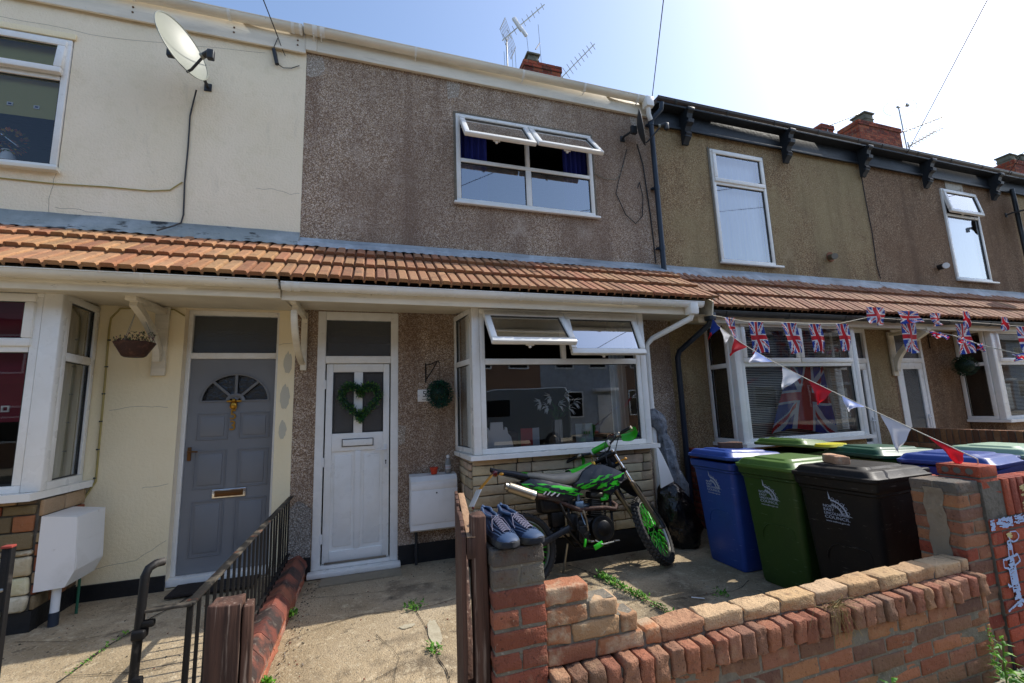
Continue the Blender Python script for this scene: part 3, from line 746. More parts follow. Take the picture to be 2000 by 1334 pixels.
# upper window
XU = axes((0, 5.03, 0), (1, 0, 0), (0, 1, 0))
window(h55, axes((0, 4.985, 0), (1, 0, 0), (0, 1, 0)), .97, 2.88, 4.115, 5.315, verts=[(1.925, 4.71, 5.26, .05), (1.925, 4.17, 4.66, .075)], hors=[(4.685, 1.025, 2.825, .05)],
       fixed=[(1.025, 1.887, 4.17, 4.66), (1.963, 2.825, 4.17, 4.66)], sashes=[((1.005, 1.915, 4.70, 5.285), 37), ((1.935, 2.85, 4.70, 5.285), 39)], glass='glass_up')
mb = MB(); mb.box(.93, 2.93, 4.935, 4.9845, 4.082, 4.113, .005); mb.build('window_sill', M['upvc'], h55)
mb = MB(); mb.box(.94, .969, 4.99, 5.005, 4.12, 5.3155, .004); mb.box(2.881, 2.91, 4.99, 5.005, 4.12, 5.3155, .004); mb.box(.94, 2.91, 4.99, 5.005, 5.3154, 5.345, .004)
mb.build('window_mortar_edge', M['mortar'], h55)

# ================================================================= house 53 (left)
h53 = thing('terraced_house', 'cream rendered terraced house with slate grey front door, at the left', 'house', (-3, 5, 0))
house_common(h53, -5.4, -.77, 'cream', [(-4.9, -2.89, 3.98, 5.39, .12), (-1.765, -.93, .07, 2.68, .12), (-4.6, -2.46, .2, 2.64, .12)], 4.075, 2.775, TC53, .114, flash='lead_dirty', gzl=.06)
mb = MB(); wall_holes(mb, -5.4, -.772, .2, 2.9, 4.996, [(-1.765, -.93, .15, 2.68, .003), (-4.6, -2.46, .2, 2.64, .003)])
mb.build('lower_wall_render', M['cream_low'], h53, smooth=0)
mb = MB(); mb.box(-2.45, -1.765, 4.975, 4.994, .02, .20); mb.build('plinth', M['plinth'], h53, smooth=0)
mb = MB()
M['filler'] = mk('grey_filler', 'c4bda8', .9)
for (x, z, rx, rz) in ((-.835, 2.13, .04, .11), (-.85, 1.78, .045, .12), (-.86, 1.45, .035, .09)):
    mb = MB()
    pts = [(x+rx*(1+.2*noise.noise(V((i*.7, z, 0))))*math.cos(2*PI*i/20), 4.993, z+rz*(1+.25*noise.noise(V((i*.9, z, 5))))*math.sin(2*PI*i/20)) for i in range(20)]
    mb.poly(pts); mb.build('filler_patch', M['filler'], h53, smooth=0)
mb = MB(); mb.box(-5.4, -.775, 4.95, 4.975, 5.72, 5.96, .003); mb.build('fascia', M['upvc_old'], h53)
mb = MB(); gutter(mb, -5.4, -.80, 4.90, 5.975, .06); g = mb.build('gutter', M['upvc_old'], h53)
for x in (-3.6, -2.42, -1.55, -.92, -.84):
    mb = MB(); strap(mb, x, 4.90, 5.975, .06, w=.03); mb.build('gutter_bracket', M['upvc'], g)
for x in (-2.42, -1.50, -.86):
    for z in (5.80, 5.86):
        mb = MB(); mb.cyl((x, 4.952, z), (x, 4.944, z), .010, n=8); mb.build('fascia_screw', M['brassd'], h53)
mb = MB(); mb.box(-5.4, -.775, 4.145, 4.18, 2.61, 2.715, .004); mb.box(-5.4, -.775, 4.13, 4.1445, 2.67, 2.755, .004); mb.build('lower_fascia', M['paintwood'], h53)
mb = MB(); mb.quad((-5.4, 4.181, 2.62), (-.772, 4.181, 2.62), (-.772, 4.99, 2.685), (-5.4, 4.99, 2.685)); mb.build('soffit', M['soffit'], h53, smooth=0)
mb = MB(); gutter(mb, -5.4, -.775, 4.085, 2.735, .056); g = mb.build('lower_gutter', M['upvc_old'], h53)
for x in (-3.2, -1.75):
    mb = MB(); strap(mb, x, 4.085, 2.735, .056); mb.build('gutter_bracket', M['upvc_old'], g)
# bracket 53
mb = MB()
mb.box(-2.0, -1.885, 4.955, 4.99, 2.01, 2.68, .008); mb.box(-1.985, -1.90, 4.36, 4.955, 2.60, 2.655, .008)
def brace(x0, x1, yb, zb, yt, zt, th=.06):
    def c(t): return (yb+(yt-yb)*(t**1.7), zb+(zt-zb)*(t**.75))
    pts = [c(i/14) for i in range(15)]
    secs = []
    for i, (y, z) in enumerate(pts):
        a = pts[max(0, i-1)]; b = pts[min(14, i+1)]; dy, dz = b[0]-a[0], b[1]-a[1]; L = math.hypot(dy, dz); ny, nz = -dz/L*th/2, dy/L*th/2
        secs.append([(x0, y-ny, z-nz), (x1, y-ny, z-nz), (x1, y+ny, z+nz), (x0, y+ny, z+nz)])
    mb.loft(secs)
brace(-1.97, -1.915, 4.93, 2.14, 4.42, 2.59)
mb.rbox((-1.9425, 4.80, 2.42), (.075, .09, .03), b=.005)
mb.build('gallows_bracket', M['paintwood'], h53)
# door 53
mb = MB()
mb.box(-1.765, -1.725, 5.08, 5.14, .15, 2.68, .005); mb.box(-.965, -.93, 5.08, 5.14, .15, 2.68, .005)
mb.box(-1.725, -.965, 5.08, 5.14, 2.63, 2.68, .005); mb.box(-1.725, -.965, 5.075, 5.14, 2.185, 2.245, .005); mb.box(-1.80, -.94, 5.0, 5.14, .085, .15, .01)
df = mb.build('door_frame', M['upvc'], h53)
mb = MB(); mb.quad((-1.725, 5.12, 2.245), (-.965, 5.12, 2.245), (-.965, 5.12, 2.63), (-1.725, 5.12, 2.63)); mb.build('transom_pane', M['glass_dark'], df, smooth=0)
mb = MB(); Yd = 5.10
fan = [(-1.318+.302*math.cos(a), 1.755+.275*math.sin(a)) for a in [PI*i/24 for i in range(25)]]
# leaf face with a half-round opening: strips
lx0, lx1, lz0, lz1 = -1.722, -.968, .152, 2.183
mb.quad((lx0, Yd, lz0), (lx1, Yd, lz0), (lx1, Yd, 1.755), (lx0, Yd, 1.755))
outer = []
for x, z in fan:
    dx, dz = x+1.318, z-1.755
    t = min(((lx1+1.318)/dx) if dx > 1e-6 else (((lx0+1.318)/dx) if dx < -1e-6 else 1e9), ((lz1-1.755)/dz) if dz > 1e-6 else 1e9)
    outer.append((-1.318+dx*t, 1.755+dz*t))
for i in range(24):
    mb.quad((fan[i][0], Yd, fan[i][1]), (outer[i][0], Yd, outer[i][1]), (outer[i+1][0], Yd, outer[i+1][1]), (fan[i+1][0], Yd, fan[i+1][1]))
mb.poly([(outer[6][0], Yd, outer[6][1]), (lx1, Yd, lz1), (outer[7][0], Yd, outer[7][1])])
for i in range(24):
    a, b = outer[i], outer[i+1]
    if abs(a[0]-b[0]) > 1e-4 and abs(a[1]-b[1]) > 1e-4:
        c = (lx1 if a[0] > -1.318 else lx0, lz1); mb.poly([(a[0], Yd, a[1]), (c[0], Yd, c[1]), (b[0], Yd, b[1])])
for i in range(24):
    mb.quad((fan[i][0], Yd, fan[i][1]), (fan[i+1][0], Yd, fan[i+1][1]), (fan[i+1][0], Yd+.03, fan[i+1][1]), (fan[i][0], Yd+.03, fan[i][1]))
mb.quad((-1.62, Yd, 1.755), (-1.016, Yd, 1.755), (-1.016, Yd+.03, 1.755), (-1.62, Yd+.03, 1.755))
arc = [(-1.318+.30*math.cos(PI*i/24), Yd-.004, 1.755+.273*math.sin(PI*i/24)) for i in range(25)]
mb.tube(arc, .011, 6)
for a in (PI*.26, PI*.5, PI*.74): mb.tube([(-1.318, Yd+.003, 1.765), (-1.318+.295*math.cos(a), Yd+.003, 1.755+.27*math.sin(a))], .014, 6)
mb.tube([(-1.61, Yd-.002, 1.757), (-1.025, Yd-.002, 1.757)], .010, 6)
mb.tube([(-1.318+.07*math.cos(PI*i/8), Yd, 1.757+.06*math.sin(PI*i/8)) for i in range(9)], .02, 6)
for (a, b, c, d) in ((-1.635, -1.372, 1.385, 1.635), (-1.268, -1.005, 1.385, 1.635), (-1.635, -1.372, .92, 1.275), (-1.268, -1.005, .92, 1.275), (-1.635, -1.372, .30, .80), (-1.268, -1.005, .30, .80)):
    # sunk moulding and raised field
    frm(mb, a-.006, b+.006, c-.006, d+.006, Yd-.0075, Yd, .010, .003); frm(mb, a+.008, b-.008, c+.008, d-.008, Yd-.002, Yd+.0, .006, 0)
    mb.rbox(((a+b)/2, Yd-.001, (c+d)/2), (b-a-.06, .014, d-c-.06), b=.006)
leaf = mb.build('door', M['door53'], h53, smooth=30)
mb = MB(); mb.box(lx0, lx1, Yd+.03, Yd+.04, lz0, lz1); mb.build('fanlight_pane', mk('rippled_dark_glass', '1c2024', .12, bump=[(30, .01)], spec=.8), leaf, smooth=0)
mb = MB()
mb.rbox((-1.325, Yd-.008, .862), (.29, .014, .085), b=.005); mb.build('letterbox', M['chrome'], leaf)
mb = MB(); mb.rbox((-1.325, Yd-.018, .862), (.245, .008, .055), b=.003); mb.rbox((-1.325, Yd-.024, .862), (.19, .006, .032), b=.003); mb.build('letterbox_flap', M['brassd'], leaf)
mb = MB()  # bee-like urn knocker
mb.sphere((-1.325, Yd-.03, 1.712), .034, 12, 8, sc=(1, .7, 1.2)); mb.sphere((-1.325, Yd-.03, 1.762), .02, 10, 6)
for s in (-1, 1): mb.sphere((-1.325+s*.038, Yd-.02, 1.755), .032, 10, 6, sc=(1, .25, .35))
mb.torus((-1.325, Yd-.035, 1.70), (0, 1, .3), .028, .005, 20, 6)
mb.build('door_knocker', M['brass'], leaf)
mb = MB(); mb.rbox((-1.683, Yd-.006, 1.255), (.032, .01, .13), b=.004); mb.tube([(-1.683, Yd-.01, 1.28), (-1.683, Yd-.05, 1.28), (-1.65, Yd-.055, 1.28), (-1.60, Yd-.052, 1.276)], .008, 8); mb.build('handle', M['brassd'], leaf)

def text_mb(mb, s, X, size, ext=.001, align='CENTER', sx=1.0):
    cu = bpy.data.curves.new('lettering', 'FONT'); cu.body = s; cu.size = size; cu.align_x = align; cu.extrude = ext; cu.resolution_u = 3
    o = bpy.data.objects.new('lettering', cu); COL.objects.link(o)
    me = bpy.data.meshes.new_from_object(o)
    old = mb.X; mb.X = X
    mb.add([(v.co.x*sx, v.co.y, v.co.z) for v in me.vertices], [tuple(p.vertices) for p in me.polygons])
    mb.X = old
    bpy.data.objects.remove(o); bpy.data.curves.remove(cu); bpy.data.meshes.remove(me)
def TX(o, u, v):
    u = V(u).normalized(); v = V(v).normalized(); n = u.cross(v)
    return Matrix(((u.x, v.x, n.x, o[0]), (u.y, v.y, n.y, o[1]), (u.z, v.z, n.z, o[2]), (0, 0, 0, 1)))
mb = MB(); text_mb(mb, '5', TX((-1.328, Yd-.008, 1.575), (1, 0, 0), (0, 0, 1)), .135, .005); text_mb(mb, '3', TX((-1.328, Yd-.008, 1.468), (1, 0, 0), (0, 0, 1)), .135, .005)
mb.build('door_number', M['brass'], leaf, smooth=0)
# bay 53
mb = MB(); mb.box(-4.60, -2.43, 4.47, 4.985, -.02, 1.02); mb.build('bay_wall', M['mortar_d'], h53, smooth=0)
mb = MB(); mb.box(-4.61, -2.405, 4.455, 4.98, -.02, .22); mb.build('bay_plinth', M['plinth'], h53, smooth=0)
PC = [lin(c) for c in ('8a4c36', '7a6a4c', '96603f', '6b5a44', 'a0886a', '8f5238', '5e5140')]
PW = [lin(c) for c in ('b3a688', 'a59a80', 'c0b595', '9f8d6c')]
mb = MB()
stones(mb, axes((0, 4.47, 0), (1, 0, 0), (0, 1, 0)), -3.3, -2.445, .66, 1.02, PC, d=.03, lens=(.16, .3), hs=(.075, .13), amp=.003)
stones(mb, axes((-2.425, 4.45, 0), (0, 1, 0), (-1, 0, 0)), 0, .53, .22, 1.02, PC, d=.03, lens=(.16, .3), hs=(.075, .13), amp=.003)
mb.build('stone_cladding', M['stone'], h53, smooth=60)
mb = MB()
stones(mb, axes((0, 4.468, 0), (1, 0, 0), (0, 1, 0)), -3.3, -2.43, .22, .66, PW, d=.05, lens=(.2, .35), hs=(.10, .15), amp=.008, b=.02)
mb.build('painted_stone_cladding', M['paintstone'], h53, smooth=60)
mb = MB(); sill(mb, [(-4.7, 4.99), (-4.62, 4.32), (-2.42, 4.32), (-2.36, 4.99)], 1.03, 1.085); mb.build('bay_sill', M['upvc'], h53, smooth=0)
XB3 = axes((0, 4.40, 0), (1, 0, 0), (0, 1, 0))
window(h53, XB3, -4.45, -2.53, 1.085, 2.66, verts=[(-3.5, 1.15, 2.60, .06)], hors=[(2.19, -4.39, -3.53, .06), (2.19, -3.47, -2.59, .06)],
       fixed=[(-4.39, -3.53, 1.15, 2.16), (-3.47, -2.59, 1.15, 2.16)], sashes=[((-4.41, -3.52, 2.205, 2.63), 0), ((-3.48, -2.57, 2.205, 2.63), 0)], name='bay_window', glass='glass_left')
for q in ((-2.529, -2.405), (-4.575, -4.451)):
    mb = MB(); mb.box(q[0], q[1], 4.395, 4.47, 1.085, 2.66, .01); mb.build('bay_corner_post', M['upvc'], h53)
XS3 = axes((-2.41, 4.475, 0), V((-.03, .51, 0)), V((-.51, -.03, 0)))
window(h53, XS3, 0, .51, 1.085, 2.66, hors=[(2.14, .06, .45, .07)], fixed=[(.06, .45, 1.15, 2.105), (.06, .45, 2.175, 2.60)], fw=.06, name='bay_side_window')
def wcrack(parent, pts, w=.0013, y=4.9985):
    mb = MB(); out = []
    for i in range(len(pts)-1):
        for k in range(8):
            t = k/8; x = pts[i][0]*(1-t)+pts[i+1][0]*t; z = pts[i][1]*(1-t)+pts[i+1][1]*t
            out.append((x+.012*noise.noise(V((x*14, z*14, 1))), z+.016*noise.noise(V((x*12, z*12, 5)))))
    out.append(pts[-1])
    for i in range(len(out)-1):
        (x0, z0), (x1, z1) = out[i], out[i+1]; L = math.hypot(x1-x0, z1-z0); nx, nz = -(z1-z0)/L*w, (x1-x0)/L*w
        mb.quad((x0-nx, y, z0-nz), (x1-nx, y, z1-nz), (x1+nx, y, z1+nz), (x0+nx, y, z0+nz))
    mb.build('hairline_crack', M['wcrackm'], parent, smooth=0)
M['wcrackm'] = mk('hairline_crack_line', '7d7464', .95)  # even grey-brown colour of the thin wall cracks
for pts in ([(-2.90, 3.96), (-2.93, 3.72), (-2.92, 3.55)], [(-1.22, 4.02), (-1.05, 4.03), (-.9, 4.0), (-.79, 4.01)], [(-2.88, 3.62), (-2.5, 3.60)], [(-4.0, 5.52), (-2.6, 5.50), (-1.2, 5.66)]):
    wcrack(h53, pts)
for pts in ([(-2.3, 1.70), (-2.1, 1.73), (-1.85, 1.71)], [(-1.80, 1.0), (-2.0, .98)], [(-.92, 2.32), (-.80, 2.34)], [(-2.35, .32), (-2.0, .36), (-1.78, .50)]):
    wcrack(h53, pts, .0012, 4.9935)
# upper window 53
window(h53, axes((0, 4.985, 0), (1, 0, 0), (0, 1, 0)), -4.9, -2.90, 3.99, 5.38, verts=[(-3.95, 4.05, 4.93, .07)], hors=[(4.955, -4.84, -2.96, .055)],
       fixed=[(-4.84, -3.985, 4.05, 4.925), (-3.915, -2.96, 4.05, 4.925)], sashes=[((-4.87, -3.93, 4.97, 5.355), 0), ((-3.91, -2.93, 4.97, 5.355), 6)], glass='glass_left')
mb = MB(); mb.box(-4.95, -2.86, 4.92, 4.9845, 3.955, 3.989, .004); mb.build('window_sill', M['upvc_old'], h53)
mb = MB(); mb.box(-4.95, -2.87, 4.975, 4.997, 5.39, 5.45, .004); mb.build('window_head_trim', M['cream_low'], h53)
# grey conduit of clips running up the lower wall
mb = MB()
pts = [(-2.43, 4.985, .90), (-2.40, 4.985, .96), (-2.345, 4.985, 1.07), (-2.35, 4.985, 1.8), (-2.36, 4.985, 2.45), (-2.355, 4.985, 2.56), (-2.29, 4.985, 2.655), (-2.1, 4.985, 2.665), (-1.86, 4.985, 2.66), (-1.77, 4.985, 2.60)]
mb.tube(pts, .008, 6); cd = mb.build('wall_conduit', M['conduit'], h53)
for z in (1.1, 1.35, 1.6, 1.85, 2.1, 2.35):
    mb = MB(); mb.rbox((-2.352, 4.984, z), (.026, .014, .014), b=.004); mb.build('clip', M['blackpl'], cd)

# ================================================================= houses 57, 59, 61
def eaves_black(root, x0, x1, corb):
    mb = MB()
    mb.box(x0, x1, 4.955, 4.985, 5.66, 5.90, .003); mb.box(x0, x1, 4.93, 4.9545, 5.64, 5.68, .006); mb.box(x0, x1, 4.80, 4.985, 5.90, 5.93, .003)
    mb.build('eaves_board', M['blackwood'], root)
    mb = MB(); gutter(mb, x0, x1, 4.83, 5.985, .062); g = mb.build('gutter', M['browngut'], root)
    k = 0
    x = x0+.3
    while x < x1-.2:
        mb = MB(); strap(mb, x, 4.83, 5.985, .062, w=.04); mb.build('gutter_bracket', M['blackpl'], g); x += .95
    for x in corb:
        mb = MB()
        prof = [(4.955, 5.90), (4.74, 5.90), (4.74, 5.85), (4.78, 5.82), (4.80, 5.76), (4.76, 5.72), (4.77, 5.67), (4.83, 5.64), (4.86, 5.58), (4.83, 5.53), (4.86, 5.47), (4.90, 5.44), (4.92, 5.40), (4.955, 5.40)]
        mb.prism([(x-.05, a, b) for a, b in prof], (.10, 0, 0)); mb.box(x-.065, x+.065, 4.735, 4.80, 5.853, 5.897, .01)
        mb.rbox((x, 4.80, 5.69), (.12, .05, .05), b=.02, bseg=2); mb.rbox((x, 4.87, 5.50), (.12, .05, .05), b=.02, bseg=2)
        mb.build('corbel', M['blackwood'], root, smooth=30)
def lower_black(root, x0, x1, ye=4.31):
    mb = MB(); mb.box(x0, x1, ye+.12, ye+.14, 2.57, 2.72, .003); mb.build('lower_fascia', M['soffit'], root)
    mb = MB(); mb.quad((x0, ye+.141, 2.60), (x1, ye+.141, 2.60), (x1, 4.99, 2.66), (x0, 4.99, 2.66)); mb.build('soffit', M['soffit'], root, smooth=0)
    mb = MB(); gutter(mb, x0, x1, ye+.06, 2.70, .056); g = mb.build('lower_gutter', M['blackpl'], root)
    x = x0+.35
    while x < x1-.1:
        mb = MB(); strap(mb, x, ye+.06, 2.70, .056, w=.05); mb.build('gutter_bracket', M['blackpl'], g); x += 1.05
def simple_door(root, x0, x1, handle_left=False):
    mb = MB(); mb.box(x0, x0+.06, 4.99, 5.06, 0, 2.66, .005); mb.box(x1-.06, x1, 4.99, 5.06, 0, 2.66, .005)
    mb.box(x0+.06, x1-.06, 4.99, 5.06, 2.60, 2.66, .005); mb.box(x0+.06, x1-.06, 4.99, 5.06, 2.10, 2.18, .005); mb.box(x0, x1, 4.93, 4.989, 0, .06, .005)
    f = mb.build('door_frame', M['upvc'], root)
    mb = MB(); frm(mb, x0+.065, x1-.065, .06, 2.095, 5.0, 5.04, .10); mb.box(x0+.165, x1-.165, 5.002, 5.038, .16, .85, .004)
    d = mb.build('door', M['upvc'], root)
    mb = MB(); mb.quad((x0+.16, 5.02, .84), (x1-.16, 5.02, .84), (x1-.16, 5.02, 2.0), (x0+.16, 5.02, 2.0)); mb.build('door_pane', M['glass_dark'], d, smooth=0)
    mb = MB(); mb.quad((x0+.06, 5.03, 2.18), (x1-.06, 5.03, 2.18), (x1-.06, 5.03, 2.60), (x0+.06, 5.03, 2.60)); mb.build('transom_pane', M['glass_dark'], f, smooth=0)
    mb = MB(); mb.rbox((x1-.11, 4.99, 1.12), (.03, .02, .22), b=.005); mb.tube([(x1-.11, 4.98, 1.18), (x1-.11, 4.95, 1.18), (x1-.22, 4.95, 1.175)], .008, 6); mb.build('handle', M['white'], d)
def bay_right(root, xl, xr, yb, z0, wallm, slats=True, open_sash=0):
    mb = MB(); mb.box(xl+.05, xr-.02, yb+.04, 4.99, -.02, z0-.045); mb.build('bay_wall', M[wallm], root, smooth=0)
    mb = MB(); sill(mb, [(xl-.05, 4.99), (xl-.02, yb-.06), (xr+.04, yb-.06), (xr+.07, 4.99)], z0-.045, z0); mb.build('bay_sill', M['upvc'], root, smooth=0)
    X = axes((0, yb, 0), (1, 0, 0), (0, 1, 0)); zt = 2.64; zm = 2.04; xm = (xl+xr)/2
    a = xl+.10; b = xr-.09
    window(root, X, a, b, z0, zt, verts=[(xm, zm+.03, zt-.055, .06)], hors=[(zm, a+.055, b-.055, .06)], fixed=[(a+.055, b-.055, z0+.055, zm-.03)],
           sashes=[((a+.035, xm-.01, zm+.02, zt-.03), 0), ((xm+.01, b-.035, zm+.02, zt-.03), open_sash)], name='bay_window', glass='glass_left')
    for q in ((xl, a-.001), (b+.001, xr)):
        mb = MB(); mb.box(q[0], q[1], yb-.005, yb+.08, z0, zt, .01); mb.build('bay_corner_post', M['upvc'], root)
    L = 4.99-yb-.085
    X = axes((xl-.02, 4.99, 0), (.0, -1, 0), (1, 0, 0))
    window(root, X, 0, L, z0, zt, hors=[(zm, .05, L-.05, .06)], fixed=[(.055, L-.055, z0+.055, zm-.03), (.055, L-.055, zm+.03, zt-.055)], name='bay_side_window')
    X = axes((xr+.0, yb+.085, 0), (0, 1, 0), (-1, 0, 0))
    window(root, X, 0, L, z0, zt, hors=[(zm, .05, L-.05, .06)], fixed=[(.055, L-.055, z0+.055, zm-.03), (.055, L-.055, zm+.03, zt-.055)], name='bay_side_window')

h57 = thing('terraced_house', 'tan pebbledashed terraced house with black corbelled eaves and a union flag in its bay', 'house', (6.1, 5, 0))
house_common(h57, 3.90, 8.30, 'peb57', [(4.93, 6.0, 3.61, 5.46, .12), (6.93, 7.74, 0, 2.66, .10), (4.55, 6.72, .2, 2.62, .12)], 4.31, 2.75, TC57, .108)
eaves_black(h57, 3.90, 8.30, (4.45, 6.44, 8.24)); lower_black(h57, 3.92, 8.30)
window(h57, axes((0, 4.975, 0), (1, 0, 0), (0, 1, 0)), 4.94, 5.99, 3.62, 5.45, hors=[(4.89, 4.99, 5.93, .05)], fixed=[(4.995, 5.935, 3.675, 4.86)], sashes=[((4.965, 5.965, 4.905, 5.43), 0)], glass='glass_net')
mb = MB(); mb.box(4.90, 6.10, 4.925, 4.9745, 3.59, 3.62, .004); mb.build('window_sill', M['upvc'], h57)
for q in ((4.905, 4.939), (5.991, 6.02)):
    mb = MB(); mb.box(q[0], q[1], 4.99, 5.003, 3.63, 5.48, .004); mb.build('window_mortar_edge', M['mortar'], h57)
simple_door(h57, 6.93, 7.74)
bay_right(h57, 4.5, 6.76, 4.5, 1.03, 'peb57')
mb = MB(); mb.cyl((7.2, 5.0, 3.86), (7.13, 4.86, 3.83), .05, n=16); mb.build('flue_pipe', M['steel'], h57)
mb = MB(); mb.cyl((7.22, 4.998, 3.87), (7.22, 4.988, 3.87), .085, n=16); mb.build('flue_disc', mk('orange_brown_disc', '8a5a42', .9), h57)  # flat orange-brown disc on the wall behind the flue
mb = MB(); mb.prism([(3.925, 4.45, 2.59), (3.925, 4.985, 2.65), (3.925, 4.985, 3.36), (3.925, 4.34, 2.735)], (.02, 0, 0)); mb.build('end_board', M['paintwood'], h57, smooth=0)
mb = MB(); mb.rbox((4.05, 4.37, 2.64), (.11, .11, .12), b=.02); mb.tube([(4.05, 4.37, 2.60), (4.05, 4.40, 2.54), (3.93, 4.85, 2.26), (3.93, 4.90, 2.18), (3.93, 4.90, .1)], .036, 12); mb.build('lower_downpipe', M['pipeblue'], h57)
dp = None
mb = MB(); mb.tube([(3.97, 4.79, 5.90), (3.96, 4.80, 5.80), (3.87, 4.90, 5.70), (3.86, 4.925, 5.60), (3.86, 4.925, 3.40)], .037, 14)
for z in (5.6, 4.6, 3.7): mb.cyl((3.86, 4.925, z), (3.86, 4.925, z+.06), .043, n=14); mb.box(3.80, 3.92, 4.945, 4.99, z+.02, z+.045)
mb.build('downpipe', M['pipeblue'], h57)
mb = MB(); mb.box(4.3, 4.62, 4.99, 4.999, 2.0, 2.02); 
h59 = thing('terraced_house', 'dark brown pebbledashed terraced house at the right, bare patch above its upper window', 'house', (10.5, 5, 0))
house_common(h59, 8.30, 12.70, 'peb59', [(10.42, 11.5, 3.65, 5.50, .12), (8.37, 9.10, 0, 2.66, .10), (10.05, 12.2, .2, 2.62, .12)], 4.31, 2.75, TC57, .108)
eaves_black(h59, 8.30, 12.70, (9.93, 12.0)); lower_black(h59, 8.30, 12.70)
window(h59, axes((0, 4.975, 0), (1, 0, 0), (0, 1, 0)), 10.43, 11.49, 3.66, 5.49, hors=[(4.96, 10.49, 11.43, .05)], fixed=[(10.485, 11.435, 3.715, 4.93)], sashes=[((10.455, 11.465, 4.975, 5.47), 9)], glass='glass_net')
mb = MB(); mb.box(10.39, 11.6, 4.925, 4.9745, 3.63, 3.66, .004); mb.build('window_sill', M['upvc'], h59)
mb = MB(); mb.box(10.62, 11.15, 4.985, 4.999, 5.50, 5.70, .004); mb.build('bare_patch', mk('pale_bare_mortar', 'b9b3a6', .9, var=[(9, '7b6a57', .5, .7, 6, .8)], bump=[(30, .01)]), h59)
simple_door(h59, 8.37, 9.10)
bay_right(h59, 10.0, 12.3, 4.5, 1.10, 'peb59', open_sash=16)
mb = MB(); mb.cyl((9.98, 5.0, 3.87), (9.9, 4.86, 3.855), .05, n=16); mb.build('flue_pipe', M['blackpl'], h59)
mb = MB(); mb.cyl((9.899, 4.859, 3.855), (9.885, 4.84, 3.852), .053, n=16); mb.build('flue_cap', M['white'], h59)
mb = MB(); mb.box(8.24, 8.36, 4.955, 4.99, 1.88, 2.62, .006); mb.box(8.25, 8.35, 4.42, 4.955, 2.55, 2.60, .006)
brace(8.26, 8.34, 4.95, 1.95, 4.45, 2.55, .07); mb.build('gallows_bracket', M['paintwood'], h59)
mb = MB(); mb.tube([(12.62, 4.90, 5.70), (12.62, 4.90, 3.4)], .037, 12); mb.build('downpipe', M['blackpl'], h59)
h61 = thing('terraced_house', 'last terraced house at the right edge, beyond the black downpipe', 'house', (15, 5, 0))
house_common(h61, 12.70, 17.3, 'peb57', [(14.0, 15.2, 3.65, 5.4, .12)], 4.31, 2.75, TC57, .108)
eaves_black(h61, 12.70, 17.3, (14.5,)); lower_black(h61, 12.70, 17.3)
window(h61, axes((0, 4.975, 0), (1, 0, 0), (0, 1, 0)), 14.01, 15.19, 3.66, 5.39, hors=[(4.9, 14.07, 15.13, .05)], fixed=[(14.065, 15.135, 3.715, 4.87)], sashes=[((14.03, 15.17, 4.915, 5.37), 0)], glass='glass_up')
# black cable running down the seam between the two right houses
mb = MB(); mb.tube([(8.27, 4.985, 5.45), (8.28, 4.985, 5.0), (8.31, 4.985, 4.4), (8.29, 4.985, 3.8), (8.33, 4.985, 3.56)], .008, 6); mb.build('wall_cable', M['cable'], h57)

# chimneys
BRK = [lin(c) for c in ('8a3b26', '7a3423', '9a4a30', '6c3024', 'a05538')]
def brick_stack(mb, x0, x1, y0, y1, z0, z1, cols):
    z = z0; r = 0
    while z < z1-.01:
        for (ax, a, b, f, dd) in (('x', x0, x1, y0, -1), ('x', x0, x1, y1, 1), ('y', y0, y1, x0, -1), ('y', y0, y1, x1, 1)):
            u = a-(.11 if r % 2 else 0)
            while u < b-.005:
                ua = max(a, u); ub = min(b, u+.215)
                if ub-ua > .02:
                    c = jit(random.choice(cols), .15)
                    if ax == 'x': mb.box(ua+.004, ub-.004, f+(-.004 if dd < 0 else -.02), f+(.02 if dd < 0 else .004), z+.004, z+.069, 0, c)
                    else: mb.box(f+(-.004 if dd < 0 else -.02), f+(.02 if dd < 0 else .004), ua+.006, ub-.006, z+.004, z+.069, 0, c)
                u += .225
        z += .075; r += 1
def chimney(root, x0, x1, y0, y1, z0, z1, pots, cap=True, tilt=0):
    mb = MB(); mb.box(x0, x1, y0, y1, z0, z1-.01, col=lin('6b6257')); brick_stack(mb, x0, x1, y0, y1, z0, z1-.15, BRK)
    if cap:
        brick_stack(mb, x0-.025, x1+.025, y0-.025, y1+.025, z1-.15, z1-.0, BRK); mb.box(x0-.02, x1+.02, y0-.02, y1+.02, z1-.15, z1-.005, col=lin('6b6257'))
    c = mb.build('chimney', M['brick'], root, smooth=30)
    for (px, py, w, h) in pots:
        mb = MB(); mb.rbox((px, py, z1+h/2), (w, w, h), b=.02); mb.rbox((px, py, z1+h+.02), (w+.08, w+.08, .05), b=.012); mb.rbox((px, py, z1+h*.45), (w+.03, w+.03, .04), b=.01)
        mb.build('chimney_pot', M['pipeclay'], c)
chimney(h55, 3.22, 4.12, 8.3, 8.95, 8.0, 9.42, [(3.48, 8.5, .25, .24)])
chimney(h57, 12.45-4.5+.0, 13.1-4.5, 10.8, 11.4, 7.0, 7.4, [])
chimney(h61, 14.2, 16.1, 8.4, 9.0, 7.8, 10.0, [(14.75, 8.6, .38, .30)])
chimney(h61, 12.72, 13.2, 8.5, 8.9, 8.0, 9.66, [])
far = thing('terraced_house', 'far end house of the row whose chimneys show at the right edge', 'house', (20.5, 5, 0))
house_common(far, 17.3, 24, 'peb59', [], 4.31, 2.75, TC57, .108)
chimney(far, 21.6, 23.8, 8.2, 8.9, 7.8, 9.65, [(21.9, 8.5, .36, .28), (22.6, 8.5, .42, .34), (23.4, 8.5, .42, .4)])

